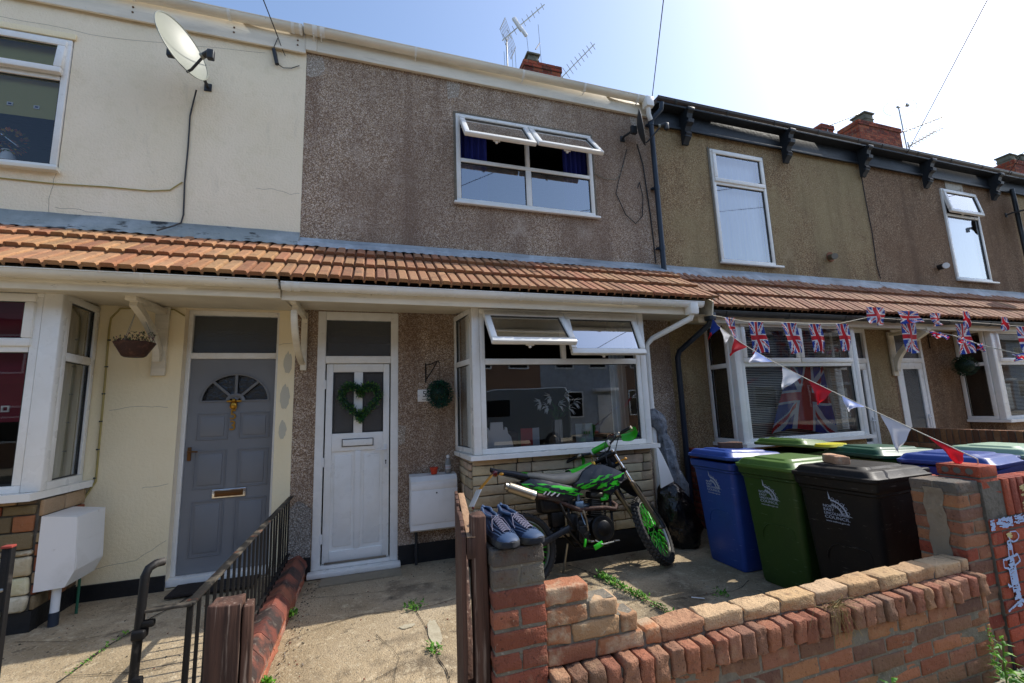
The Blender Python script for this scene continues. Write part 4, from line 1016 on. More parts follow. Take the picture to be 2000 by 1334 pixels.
# ================================================================= opposite side of the street (seen in the glass)
def opp(x0, x1, mat, label, doorx, winx, up):
    r = thing('terraced_house', label, 'house', ((x0+x1)/2, -12.6, 0))
    mb = MB(); mb.box(x0, x1, -20, -12.6, -.1, 5.6); mb.build('wall', M[mat], r, smooth=0)
    mb = MB(); mb.prism([(x0, -12.3, 5.55), (x0, -16.3, 8.4), (x0, -20.3, 5.55)], (x1-x0, 0, 0)); mb.build('roof', M['slate'], r, smooth=0)
    mb = MB(); frm(mb, winx-.9, winx+.9, .9, 2.3, -12.6, -12.54, .07); mb.box(winx-.83, winx+.83, -12.6, -12.55, 1.85, 1.91)
    w = mb.build('window', M['upvc'], r)
    mb = MB(); mb.box(winx-.83, winx+.83, -12.6, -12.58, .97, 2.23); mb.build('pane', M['vanglass'], w, smooth=0)
    for ux in up:
        mb = MB(); frm(mb, ux-.55, ux+.55, 3.5, 5.0, -12.6, -12.54, .07); w = mb.build('window', M['upvc'], r)
        mb = MB(); mb.box(ux-.48, ux+.48, -12.6, -12.58, 3.57, 4.93); mb.build('pane', M['vanglass'], w, smooth=0)
    mb = MB(); mb.box(doorx-.42, doorx+.42, -12.6, -12.55, 0, 2.05, .01); mb.build('door', M['upvc'], r)
    mb = MB(); mb.box(doorx-.7, doorx+.7, -12.6, -12.2, 2.25, 2.42, .01); mb.build('door_canopy', M['white'], r)
    mb = MB(); gutter(mb, x0, x1, -12.35, 5.55, .06); mb.build('gutter', M['blackpl'], r)
for i, (x0, m_, lb) in enumerate(((-10, 'opprender', 'grey house across the street, seen only in reflections, leftmost'), (-5.4, 'oppbrick', 'brown house across the street reflected in cream house glass'), (-.8, 'oppbrick', 'brown house across the street with white door canopy'),
                          (3.8, 'oppbrick', 'brown house across the street facing the middle house bay'), (8.4, 'opprender', 'pale grey rendered house across the street beside the van'), (13, 'oppbrick', 'brown house across the street beyond the grey one'), (17.6, 'opprender', 'furthest grey house across the street'))):
    opp(x0, x0+4.6, m_, lb, x0+3.7, x0+1.5, (x0+1.4, x0+3.4))
for i in list(range(11))+[-j for j in range(8, 18)]:
    x0 = 22.2+4.6*i; opp(x0, x0+4.6, 'oppbrick' if i % 3 else 'opprender', 'house further along the opposite side of the street', x0+3.7, x0+1.5, (x0+1.4, x0+3.4))
for o in list(COL.objects):
    if o.get('label') == 'house further along the opposite side of the street': o['group'] = 'houses further along the opposite side'
# ================================================================= garden walls
BR = [lin(c) for c in ('9c6648', '8f583f', 'a3714e', '825f48', '9c6c4e', '8d5d45', '725242')]
BRR = [lin(c) for c in ('8c3c2a', '97452f', '7d3628', 'a04c34', '8a4230')]
GREYB = [lin(c) for c in ('6a6258', '756c60', '5a544c')]
TANB = [lin(c) for c in ('a88a68', 'b3946e', '9f7c5a', 'b08a68')]
SOL = [lin(c) for c in ('98634b', '8c5843', '997055', '7f5d49', '936850')]
def course(mb, X, u0, u1, z, cols, off=0, L=.215, h=.065, gap=.010, d0=0, d1=.10, amp=.0016, b=.004, seg=(5, 2, 3), jt=.003):
    u = u0-off
    while u < u1-.01:
        a = max(u0, u); e = min(u1, u+L)
        if e-a > .03:
            c = V(X @ V(((a+e)/2, (d0+d1)/2+random.uniform(-.002, .002), z+h/2)))
            sp_ = random.random() < .14
            mb.rbox(c, (e-a, d1-d0, h), rot=X.to_3x3(), b=b*(2 if sp_ else 1), seg=seg if e-a > .12 else (2, seg[1], seg[2]), amp=amp*(3.5 if sp_ else 1), fr=30 if sp_ else 20, col=jit(random.choice(cols), .15), jitter=jt)
        u += L+gap
XW = axes((0, 1.71, 0), (1, 0, 0), (0, 1, 0))
gw = thing('garden_wall', 'low brick garden wall with spalled brick-on-edge course between the two piers', 'brick wall', (1.95, 1.8, .03))
mb = MB()
for k in range(6): course(mb, XW, .66, 3.285, .026+.0745*k, BR, off=.11 if k % 2 else 0, d1=.20)
mb.build('brickwork', M['brick'], gw, smooth=50)
mb = MB()
u = .67
while u < 3.27:
    w = random.uniform(.062, .07); sp = random.random() < .45
    c = jit(random.choice(SOL), .14)
    mb.rbox((u+w/2, 1.80+random.uniform(-.004, .004), .522+random.uniform(-.004, .003)), (w, .215, .103), rot=Matrix.Rotation(random.uniform(-.04, .04), 3, 'Y') @ Matrix.Rotation(random.uniform(-.02, .06), 3, 'X'), b=.006 if not sp else .010, bseg=1, seg=(3, 5, 5), amp=.007 if sp else .002, fr=40 if sp else 24, col=c, jitter=.005)
    u += w+.009
mb.build('brick_on_edge_course', M['brick'], gw, smooth=50)
mb = MB(); u = 1.205
while u < 3.26:
    c = jit(random.choice([lin('b8966f'), lin('ac8060'), lin('bfa27c'), lin('a87658'), lin('b8976e')]), .1)
    L = min(.215, 3.285-u)
    mb.rbox((u+L/2, 1.812, .608), (L, .104, .064), b=.007, bseg=1, seg=(6, 3, 3), amp=.0025, fr=24, col=c, jitter=.005)
    u += L+.009
XS_ = axes((0, 1.762, 0), (1, 0, 0), (0, 1, 0))
mb.build('top_course', M['brick'], gw, smooth=50)
mb = MB()
for (z, x1, off) in ((.576, 1.2, .0), (.650, 1.092, .11), (.724, .998, .03), (.798, .868, .0)):
    course(mb, XS_, .672, x1, z, BR+TANB, off=off, d1=.104, amp=.005, b=.008, jt=.003)
mb.build('stepped_bricks', M['brickpale'], gw, smooth=50)
mb = MB(); mb.box(.66, 3.285, 1.7135, 1.902, 0, .545); mb.box(.66, 1.08, 1.772, 1.86, .576, .715); mb.box(.66, .985, 1.772, 1.86, .715, .79); mb.box(.66, .86, 1.772, 1.86, .79, .852)
mb.box(1.08, 3.285, 1.768, 1.86, .545, .625)
mb.build('mortar', M['mortar'], gw, smooth=0)

def pier(root, x0, x1, y0, y1, z0, n, cols, greys=2, mat='brick', start=0):
    mb = MB(); rx = x1-x0; ry = y1-y0
    for k in range(n):
        z = z0+.075*k; cc = GREYB if k >= n-greys else cols
        def br(a, b, c, d): mb.rbox(((a+b)/2, (c+d)/2, z+.0325), (b-a, d-c, .065), b=.005, bseg=1, seg=(4, 4, 3), amp=.002, fr=24, col=jit(random.choice(cc), .13), jitter=.003)
        if (k+start) % 2:
            br(x0, x1, y0, (y0+y1)/2-.005); br(x0, x1, (y0+y1)/2+.005, y1)
        else:
            br(x0, (x0+x1)/2-.005, y0, y1); br((x0+x1)/2+.005, x1, y0, y1)
    mb.build('brickwork', M[mat], root, smooth=50)
    mb = MB(); mb.box(x0+.004, x1-.004, y0+.004, y1-.004, z0-.02, z0+.075*n-.012); mb.build('mortar', M['mortar'], root, smooth=0)
gp = thing('gate_pier', 'brick gate pier with dark top bricks carrying the blue shoes', 'brick pier', (.565, 1.85, 0))
pier(gp, .452, .668, 1.745, 1.965, .006, 14, [lin(q) for q in ('965640', '8a4e3a', '9c6046', '8f5a42', '7f4a38')], 2)
gp2 = thing('gate_pier', 'brick pier at the right end of the garden wall with grey stained top', 'brick pier', (3.40, 1.88, 0))
pier(gp2, 3.292, 3.508, 1.762, 2.0, .018, 14, BRR+BR, 1)
mb = MB()
mb.grid(lambda u, v: (3.286-.004*noise.noise(V((u*5, v*9, 1))), 1.83+.10*u+.02*noise.noise(V((v*6, 2, 0))), .60+.42*v), 6, 16)
mb.build('mortar_patch', mk('pale_render_smear', '857967', .95, var=[(9, '6b5a48', .5, .7, 7, .8), (20, 'b9ad95', .6, .75, 5, .5)], bump=[(20, .01)]), gp2)

# red wall of the next garden, with taller pier, end bricks and chalk drawing
rw = thing('garden_wall', 'red brick wall with soldier coping and blue chalk drawing at the right edge', 'brick wall', (5.5, 1.8, 0))
XR = axes((0, 1.745, 0), (1, 0, 0), (0, 1, 0))
mb = MB()
for k in range(11): course(mb, XR, 3.515, 8.2 if k < 11 else 0, .012+.075*k, BRR, off=.11 if k % 2 else .04, d1=.10, amp=.002, b=.004, seg=(2, 1, 1), jt=.001)
mb.build('brickwork', M['brick'], rw, smooth=50)
mb = MB(); u = 3.705
while u < 8.2:
    mb.rbox((u+.0325, 1.795, .945), (.065, .104, .215), b=.004, seg=(1, 1, 3), amp=.002, col=jit(random.choice(BRR), .13)); u += .074
mb.build('soldier_coping', M['brick'], rw, smooth=50)
mb = MB(); mb.box(3.512, 8.2, 1.752, 1.838, 0, 1.045); mb.build('mortar', M['mortar_d'], rw, smooth=0)
mb = MB()
CK = [0]
def chalk_line(pts, w=.012, y=1.7385):
    for _ in range(3):
        q = [(p[0]+random.uniform(-.004, .004), p[1]+random.uniform(-.004, .004)) for p in pts]
        for i in range(len(q)-1):
            a, b = V((q[i][0], q[i][1])), V((q[i+1][0], q[i+1][1])); d = (b-a); L = d.length; d.normalize(); n = V((-d.y, d.x))*w*random.uniform(.25, .5)
            m = max(1, int(L/.02))
            for j in range(m):
                if random.random() < .2: continue
                s = a+d*L*j/m; t = a+d*L*(j+.9)/m
                CK[0] += 1; yy = y-.0000012*CK[0]
                mb.quad((s.x-n.x, yy, s.y-n.y), (t.x-n.x, yy, t.y-n.y), (t.x+n.x, yy, t.y+n.y), (s.x+n.x, yy, s.y+n.y))
def chalk_fill(x0, x1, z0, z1, k=40):
    for _ in range(int(k)):
        x = random.uniform(x0, x1); z = random.uniform(z0, z1); L = random.uniform(.02, .05)
        chalk_line([(x, z), (min(x1, x+L), z+random.uniform(-.008, .008))], .007)
chalk_fill(3.50, 3.545, .775, .828, 22); chalk_fill(3.56, 3.72, .782, .828, 60); chalk_fill(3.735, 4.1, .79, .83, 90)
chalk_line([(3.60, .42), (3.60, .55), (3.56, .56), (3.56, .60), (3.70, .62), (3.72, .58), (3.66, .56), (3.66, .42)], .012)
chalk_fill(3.60, 3.66, .34, .60, 120); chalk_line([(3.62, .60), (3.63, .70), (3.66, .70), (3.66, .61)], .009); chalk_fill(3.62, 3.665, .65, .69, 20)
chalk_line([(3.52, .33), (3.66, .37), (3.84, .36)], .012); chalk_line([(3.66, .36), (3.72, .34), (3.80, .32)], .01)
chalk_line([(3.70+.05*math.cos(a*.5), .72+.03*math.sin(a*.5)) for a in range(14)], .007)
chalk_line([(3.57, .45), (3.56, .47), (3.585, .45), (3.60, .46)], .01)
mb.build('chalk_drawing', M['chalk'], rw, smooth=0)
mb = MB()
def cl2(x0, x1, z0, z1, k):
    for _ in range(k):
        x = random.uniform(x0, x1); z = random.uniform(z0, z1); CK[0] += 1; yy = 1.7385-.0000012*CK[0]; mb.quad((x, yy, z), (x+.03, yy, z+.006), (x+.03, yy, z+.011), (x, yy, z+.006))
cl2(3.85, 3.95, .86, 1.0, 90); cl2(3.63, 3.66, .70, .74, 12)
mb.build('yellow_chalk_patch', M['chalky'], rw, smooth=0)
gp3 = thing('gate_pier', 'taller red brick pier with perforated end brick, where the bunting string ends', 'brick pier', (3.61, 1.87, 0))
mb = MB()
for k in range(15):
    z = .022+.075*k
    mb.rbox((3.607, 1.86, z+.0325), (.178, .215 if k < 15 else 0, .065), b=.005, seg=(2, 2, 1), amp=.002, col=jit(random.choice(BRR), .12))
mb.build('brickwork', M['brick'], gp3, smooth=50)
mb = MB(); mb.box(3.524, 3.69, 1.757, 1.96, 0, 1.13); mb.build('mortar', M['mortar_d'], gp3, smooth=0)
mb = MB()
for y in (1.80, 1.86, 1.92): mb.cyl((3.5195, y, 1.105), (3.5155, y, 1.105), .019, n=14)
mb.build('brick_hole', mk('mortar_filled_hole', '6b6257', .95), gp3)

# yard boundary walls
pw = thing('party_wall', 'red brick dividing wall behind the three bins, low and mostly hidden', 'brick wall', (4.05, 3.5, 0))
mb = MB(); XP = axes((3.995, 4.98, 0), (0, -1, 0), (1, 0, 0))
for k in range(13): course(mb, XP, 0, 2.9, .01+.075*k, BRR, off=.11 if k % 2 else 0, amp=.001, seg=(1, 1, 1))
mb.build('brickwork', M['brick'], pw, smooth=50)
mb = MB(); mb.box(4.003, 4.088, 2.08, 4.98, 0, .97); mb.build('mortar', M['mortar_d'], pw, smooth=0)
pw2 = thing('party_wall', 'brown brick wall capped with upright bricks in front of the last bay', 'brick wall', (8.25, 3.5, 0))
mb = MB(); XP = axes((8.2, 4.98, 0), (0, -1, 0), (1, 0, 0))
for k in range(11): course(mb, XP, 0, 3.1, .0+.075*k, BR, off=.11 if k % 2 else 0, amp=.001, seg=(1, 1, 1))
u = 0
while u < 3.1:
    c = V(XP @ V((u+.033, .05, .935))); mb.rbox(c, (.065, .11, .215), rot=XP.to_3x3(), b=.006, col=jit(random.choice([lin('7a5236'), lin('6b4630'), lin('8a603e')]), .1)); u += .075
mb.build('brickwork', M['brick'], pw2, smooth=50)
mb = MB(); mb.box(8.207, 8.293, 1.9, 4.98, 0, 1.03); mb.build('mortar', M['mortar_d'], pw2, smooth=0)

# low dividing wall with bull-nosed red coping and iron railings
dw = thing('dividing_wall', 'low dividing wall with weathered red saddleback coping below the iron railings', 'brick wall', (-.69, 3.5, 0))
mb = MB(); XD = axes((-.60, 1.95, 0), (0, 1, 0), (-1, 0, 0))
for k in range(2): course(mb, XD, 0, 3.04, .0+.07*k, [lin('a5644a'), lin('96553c'), lin('b0806a')], off=.11*k, h=.062, d1=.18, amp=.005)
mb.build('brickwork', M['brick'], dw, smooth=50)
mb = MB(); y = 1.95
while y < 4.97:
    L = random.uniform(.19, .225); L = min(L, 4.985-y)
    c = jit(random.choice([lin('7c4436'), lin('6d3b30'), lin('86503c'), lin('5a3a34')]), .12)
    prof = [(-.795, .135), (-.80, .165), (-.745, .205), (-.68, .232), (-.66, .228), (-.60, .165), (-.588, .12), (-.60, .105)]
    k = .0
    secs = []
    for t in (0.006, .02, .5, .98, .994):
        ins = .006 if t in (.006, .994) else 0
        secs.append([(px+(.694+px)*-ins*4+.004*noise.noise(V((px*20, y*5+t*3, pz*20))), y+L*t, pz-ins+.005*noise.noise(V((px*14, y*6+t*4, 4)))) for px, pz in prof])
    mb.loft(secs, col=c); y += L
mb.build('saddleback_coping', mk('weathered_red_coping', None, .75, attr=True, var=[(6, '2b2826', .44, .60, 8, .9), (20, 'b09a8a', .64, .75, 5, .6), (11, '8c8478', .6, .7, 7, .5)], bump=[(40, .004)]), dw, smooth=35)
mb = MB(); mb.box(-.785, -.605, 1.96, 4.98, -.02, .125); mb.build('mortar', M['mortar'], dw, smooth=0)

ir = thing('iron_railing', 'rusty black iron railing of upright bars running back to the cream house', 'railing', (-.76, 3.7, .15))
mb = MB(); mb.rbox((-.76, 3.715, .785), (.042, 2.58, .014), b=.004, seg=(1, 20, 1), amp=.003); mb.rbox((-.845, 2.43, .785), (.19, .036, .014), b=.004, seg=(4, 1, 1), amp=.003); mb.build('top_rail', M['ironrail'], ir)
y = 2.44; k = 0
while y < 4.98:
    mb = MB(); mb.tube([(-.76, y, .17), (-.76+random.uniform(-.003, .003), y, .45), (-.76, y, .777)], .0085 if k else .013, 6, rs=None); mb.build('bar', M['iron'], ir); y += .112; k += 1
mb = MB(); mb.rbox((-.76, 3.715, .25), (.03, 2.56, .012), b=.003); mb.build('bottom_rail', M['iron'], ir)
gpst = thing('gate_post', 'black iron gate post with bent-over tube top at the end of the railing', 'gate post', (-.935, 2.43, 0))
mb = MB(); mb.tube([(-.95, 2.42, .03), (-.945, 2.42, .4), (-.935, 2.42, .78), (-.93, 2.42, .93), (-.922, 2.43, .957), (-.905, 2.45, .968), (-.885, 2.475, .966)], .0175, 12); mb.build('post', M['iron'], gpst)
mb = MB(); mb.rbox((-.93, 2.415, .70), (.05, .05, .04), b=.01, bseg=2); mb.rbox((-.905, 2.42, .735), (.05, .03, .03), b=.01); mb.rbox((-.92, 2.40, .50), (.04, .03, .08), b=.01); mb.tube([(-.925, 2.385, .40), (-.925, 2.38, .50), (-.90, 2.38, .53), (-.885, 2.38, .50), (-.885, 2.385, .36)], .007, 8); mb.tube([(-.925, 2.385, .02), (-.925, 2.38, .44)], .010, 8); mb.tube([(-.895, 2.385, .02), (-.895, 2.38, .42)], .010, 8)
mb.build('latch', M['iron'], gpst)
gl = thing('iron_gate', 'black iron gate standing open at the left edge with a red-tipped upright', 'gate', (-1.5, 2.4, .05))
mb = MB(); mb.rbox((-1.398, 2.4, .58), (.026, .010, 1.06), b=.003); mb.rbox((-1.381, 2.405, .58), (.010, .026, 1.06), b=.003); mb.build('stile', M['iron'], gl)
mb = MB(); mb.rbox((-1.393, 2.402, 1.113), (.036, .03, .010), b=.003); mb.build('cap', M['redpaint'], gl)
mb = MB(); mb.tube([(-1.39, 2.4, .95), (-2.2, 2.2, .90)], .008, 6); mb.build('rail', M['steel'], gl)
mb = MB(); mb.rbox((-1.8, 2.3, .70), (.86, .012, .035), rot=Matrix.Rotation(R(14), 3, 'Z'), b=.003); mb.build('rail', M['iron'], gl)
mb = MB()
for z in (.86, .80): mb.rbox((-1.40, 2.385, z), (.03, .03, .025), b=.008)
mb.build('hinge_bolt', M['steel'], gl)

# timber posts and gate
def tpost(name, label, x0, x1, y0, y1, z1, tilt=0, cat='wooden post'):
    mb = MB(); mb.rbox(((x0+x1)/2, (y0+y1)/2, z1/2), (x1-x0, y1-y0, z1), b=.006, bseg=2, seg=(2, 2, 12), amp=.003, fr=7, jitter=.004, rot=Matrix.Rotation(R(tilt), 3, 'Y'))
    return tag(mb.build(name, M['wood'], smooth=40), label, cat)
tpost('wooden_post', 'dark stained wooden gate post standing against the shoe pier', .388, .447, 1.79, 1.86, 1.172, -.6)
tpost('wooden_post', 'weathered wooden post with split bleached top beside the low dividing wall', -.585, -.475, 2.05, 2.15, .89)
tpost('wooden_post', 'narrow reddish timber strip fixed to the right of the weathered post', -.470, -.435, 2.06, 2.13, .875)
wg = thing('wooden_gate', 'brown wooden garden gate standing open inward beside its post', 'gate', (.42, 2.25, .05))
A = V((.352, 1.80, 0)); B = V((.49, 2.72, 0)); gd = (B-A).normalized(); XG = axes(A, gd, V((gd.y*1, -gd.x, 0)) if False else V((-gd.y, gd.x, 0)))
nb = 9
for i in range(nb):
    mb = MB(); c = XG @ V((.05+i*.103, .0, .58+.0)); zt = 1.10+random.uniform(-.006, .006)+.012*math.sin(i)
    mb.rbox((c.x, c.y, (zt+.07)/2), (.096, .018, zt-.07), rot=XG.to_3x3(), b=.004, seg=(1, 1, 8), amp=.002); mb.build('board', M['wood'], wg)
for z, h in ((1.05, .08), (.30, .09)):
    mb = MB(); c = XG @ V((.465, -.03, z)); mb.rbox(c, (.93, .035, h), rot=XG.to_3x3(), b=.004); mb.build('rail', M['wood'], wg)
mb = MB(); c = XG @ V((.465, -.03, 1.093)); mb.rbox(c, (.93, .034, .004), rot=XG.to_3x3(), b=.001); mb.build('bleached_rail_top', M['woodpale'], wg)
mb = MB(); a = XG @ V((.06, -.03, .36)); b = XG @ V((.88, -.03, 1.0)); dd = (b-a).normalized(); n2 = XG.to_3x3() @ V((0, 1, 0)); rr = Matrix((dd, n2, dd.cross(n2))).transposed()
mb.rbox((a+b)/2, ((b-a).length, .033, .07), rot=rr, b=.004); mb.build('brace', M['wood'], wg)

# ================================================================= meter boxes and small things by the door
mb = MB()
mb.prism([(.392, 4.80, .375), (.392, 4.80, .86), (.392, 4.845, .905), (.392, 4.995, .915), (.392, 4.995, .40), (.392, 4.83, .355)], (.488, 0, 0))
g55 = thing('gas_meter_box', 'white gas meter box with closed lid beside the white front door', 'meter box', (.636, 4.9, .36))
mb.build('housing', M['white'], g55, smooth=20)
mb = MB(); mb.rbox((.636, 4.797, .60), (.47, .008, .33), b=.003); mb.rbox((.636, 4.798, .805), (.47, .006, .06), b=.003); mb.build('lid', M['white'], g55)
mb = MB(); mb.cyl((.66, 4.793, .735), (.66, 4.789, .735), .008, n=10); mb.build('lock', M['blackpl'], g55)
mb = MB(); mb.tube([(.46, 4.93, .36), (.46, 4.93, .01)], .016, 10); mb.tube([(.46, 4.93, .18), (.46, 4.93, .09)], .019, 10); mb.build('pipe', M['blackpl'], g55)
g53 = thing('gas_meter_box', 'white gas meter box on the side of the cream house bay, tapered below', 'meter box', (-2.32, 4.66, .3))
mb = MB(); mb.prism([(-2.402, 4.44, .35), (-2.402, 4.44, .895), (-2.18, 4.44, .868), (-2.165, 4.44, .47), (-2.215, 4.44, .36)], (0, .38, 0)); mb.build('housing', M['white'], g53, smooth=20)
mb = MB(); mb.prism([(-2.1765, 4.455, .665), (-2.1715, 4.455, .665), (-2.160, 4.455, .485), (-2.165, 4.455, .485)], (0, .35, 0)); mb.prism([(-2.183, 4.455, .845), (-2.178, 4.455, .845), (-2.1705, 4.455, .68), (-2.1755, 4.455, .68)], (0, .35, 0)); mb.build('lid', M['white'], g53, smooth=0)
mb = MB(); mb.tube([(-2.30, 4.52, .36), (-2.30, 4.52, .06)], .028, 14); p = mb.build('pipe', M['whitepipe'], g53)
mb = MB(); mb.tube([(-2.30, 4.52, .17), (-2.30, 4.52, .05)], .032, 14); mb.build('pipe_sleeve', M['pipeblue'], p)
mb = MB(); mb.tube([(-2.26, 4.72, .36), (-2.26, 4.72, .06)], .010, 8); mb.build('earth_pipe', mk('green_pipe', '1f5a45', .5), g53)
# flower pot and bottle on the meter box
fp = thing('flower_pot', 'small red flower pot on top of the white meter box', 'flower pot', (.645, 4.88, .913))
mb = MB(); mb.lathe([(.028, 0), (.03, .002), (.040, .055), (.044, .055), (.045, .072), (.040, .072), (.038, .06), (0.001, .058)], (.645, 4.88, .9135), n=20); mb.build('pot', M['pot'], fp)
mb = MB(); mb.lathe([(.038, 0), (.0, .004)], (.645, 4.88, .977), n=14); mb.build('soil', M['soil'], fp)
bt = thing('bottle', 'part-full sauce bottle with white cap on the meter box', 'bottle', (.80, 4.90, .915))
mb = MB(); mb.lathe([(.0, 0), (.034, .0), (.036, .01), (.036, .10), (.03, .125), (.016, .145), (.015, .16)], (.80, 4.90, .9155), n=18); mb.build('body', M['clear'], bt)
mb = MB(); mb.lathe([(.0, 0), (.032, .0), (.034, .01), (.034, .045), (0, .046)], (.80, 4.90, .9185), n=18); mb.build('contents', M['amber'], bt)
mb = MB(); mb.lathe([(.018, 0), (.018, .02), (.010, .03), (0, .031)], (.80, 4.90, 1.073), n=14); mb.build('cap', M['white'], bt)
mb = MB(); mb.grid(lambda u, v: (.80-.0365*math.sin((u-.5)*2), 4.90-.0365*math.cos((u-.5)*2), .955+.045*v), 8, 3, colfn=lambda u, v: lin('b0a0a0') if v > .3 and v < .8 else lin('a5a9b0')); mb.build('label', M['label_paper'], bt)
# number plate
nplate = thing('number_plate', 'white house number plate reading 55, half covered by the leaf ball', 'number plate', (.59, 4.99, 1.69))
mb = MB(); mb.rbox((.588, 4.993, 1.758), (.205, .008, .135), b=.003); mb.build('plate', M['white'], nplate)
mb = MB(); text_mb(mb, '55', TX((.585, 4.988, 1.745), (1, 0, 0), (0, 0, 1)), .095, .0006); text_mb(mb, 'HOUSE', TX((.585, 4.988, 1.712), (1, 0, 0), (0, 0, 1)), .022, .0005) if False else None
mb.cyl((.50, 4.9885, 1.757), (.50, 4.9865, 1.757), .004, n=8)
for i in range(9): mb.box(.535+i*.011, .542+i*.011, 4.9872, 4.9888, 1.712, 1.719)
mb.build('lettering', M['blackpl'], nplate, smooth=0)

LG = [lin(c) for c in ('3f7040', '2a5a3a', '4a7c48', '2a5248', '6c9a50')]
def leaf(mb, p, d, L, w, col, droop=0):
    d = d.normalized(); s = d.cross(V((0, 0, 1)));  s = s.normalized() if s.length > 1e-3 else V((1, 0, 0)); n = s.cross(d)
    s = (s+n*random.uniform(-.5, .5)).normalized()
    a = p; b = p+d*L*.5+s*w/2-n*0; c = p+d*L-n*L*droop; e = p+d*L*.5-s*w/2
    m = p+d*L*.5+n*w*.15
    mb.add([a, b, c, e, m], [(0, 1, 4), (1, 2, 4), (2, 3, 4), (3, 0, 4)], col)
def rv(): 
    v = V((random.gauss(0, 1), random.gauss(0, 1), random.gauss(0, 1))); return v.normalized()
wr = thing('heart_wreath', 'heart-shaped green leaf wreath hanging on the white front door', 'wreath', (-.12, 4.97, 1.52))
mb = MB()
def heart(t):
    x = 16*math.sin(t)**3; y = 13*math.cos(t)-5*math.cos(2*t)-2*math.cos(3*t)-math.cos(4*t)
    return V((-.12+x*.0118, 4.965, 1.735+y*.0118))
mb.tube([heart(2*PI*i/60) for i in range(61)], .018, 6, col=lin('1d3a22')); mb.build('ring', M['leaf'], wr)
mb = MB()
for i in range(2100):
    t = random.uniform(0, 2*PI); r = rv(); p = heart(t)+r*random.uniform(.008, .042)
    leaf(mb, p, r+V((0, -.3, random.uniform(-.3, .5))), random.uniform(.024, .038), .014, jit(random.choice([lin('2f6a30'), lin('1d4a44'), lin('5b8f2c'), lin('23583a'), lin('86a83a')] if i % 3 == 0 else LG), .25))
mb.build('foliage', M['leaf'], wr, smooth=0)
def leafball(label, c, r, n, cols, group=None):
    b = thing('hanging_leaf_ball', label, 'topiary ball', (c[0], c[1], c[2]-r), group)
    mb = MB(); mb.sphere(c, r*.72, 14, 10, col=lin('15301f')); mb.build('core', M['leaf'], b)
    mb = MB()
    for i in range(n):
        d = rv(); p = V(c)+d*r*random.uniform(.72, .93)
        leaf(mb, p, d+rv()*.5, r*.17, r*.09, jit(random.choice(cols), .3))
    mb.build('foliage', M['leaf'], b, smooth=0)
    return b
lb = leafball('round blue-green leaf ball hanging over the number plate', (.70, 4.79, 1.765), .152, 1500, [lin('1d4a3c'), lin('16402f'), lin('245a48'), lin('2f6a50'), lin('1a3f45')])
mb = MB(); mb.tube([(.575, 4.985, 2.12), (.575, 4.985, 1.90)], .007, 6); mb.tube([(.575, 4.985, 2.10), (.62, 4.90, 2.10), (.69, 4.80, 2.13), (.705, 4.79, 2.10)], .006, 6); mb.tube([(.575, 4.985, 1.93), (.62, 4.92, 2.0), (.68, 4.81, 2.12)], .006, 6); mb.tube([(.70, 4.79, 2.11), (.70, 4.79, 1.90)], .002, 5)
mb.build('wall_bracket', M['iron'], lb)
lb2 = leafball('dark leaf ball hanging beside the last house bay at the right', (9.62, 4.72, 2.02), .18, 800, [lin('1d3a24'), lin('16301f'), lin('2a4a2c')])
mb = MB(); mb.tube([(9.3, 4.985, 2.35), (9.3, 4.985, 2.6)], .008, 6); mb.tube([(9.3, 4.985, 2.55), (9.45, 4.85, 2.57), (9.62, 4.72, 2.53)], .007, 6); mb.tube([(9.62, 4.72, 2.53), (9.62, 4.72, 2.18)], .003, 5); mb.build('wall_bracket', M['iron'], lb2)
# hanging basket
hb = thing('hanging_basket', 'brown wicker hanging basket of wilting pink plants under the left bracket', 'hanging basket', (-1.985, 4.62, 2.13))
mb = MB(); mb.lathe([(.0, 0), (.07, .0), (.085, .01), (.135, .10), (.148, .125), (.140, .13), (.125, .11), (0, .10)], (-1.985, 4.60, 2.145), n=28); mb.build('basket', M['wicker'], hb)
mb = MB()
for k in range(3):
    a = 2*PI*k/3+.4; q = [(-1.985+.14*math.cos(a)*(1-t), 4.60+.14*math.sin(a)*(1-t), 2.27+.34*t) for t in (0, .25, .5, .75, 1)]
    for i in range(4): mb.tube([q[i], q[i+1]], .0022, 5)
mb.tube([(-1.985, 4.60, 2.61), (-1.985, 4.60, 2.64), (-1.96, 4.60, 2.655)], .004, 5)
mb.build('chain', M['chain'], hb)
mb = MB()
for i in range(420):
    a = random.uniform(0, 2*PI); rr = .13*math.sqrt(random.random()); h = random.uniform(0, .09)*(1.2 if math.cos(a) > 0 else .6)
    leaf(mb, V((-1.985+rr*math.cos(a)*1.1, 4.60+rr*math.sin(a), 2.25+h)), rv()+V((0, 0, .4)), .026, .012, jit(random.choice([lin('4c5a3c'), lin('5f4a4c'), lin('8a4a5c'), lin('5a6a44'), lin('3c4a34')]), .3))
mb.build('plants', M['leaf'], hb, smooth=0)
# doormats
mb = MB(); mb.rbox((-1.33, 4.84, .098), (.66, .28, .022), b=.006, seg=(8, 4, 1), amp=.003); tag(mb.build('doormat', M['mat']), 'dark doormat below the slate grey door', 'doormat')

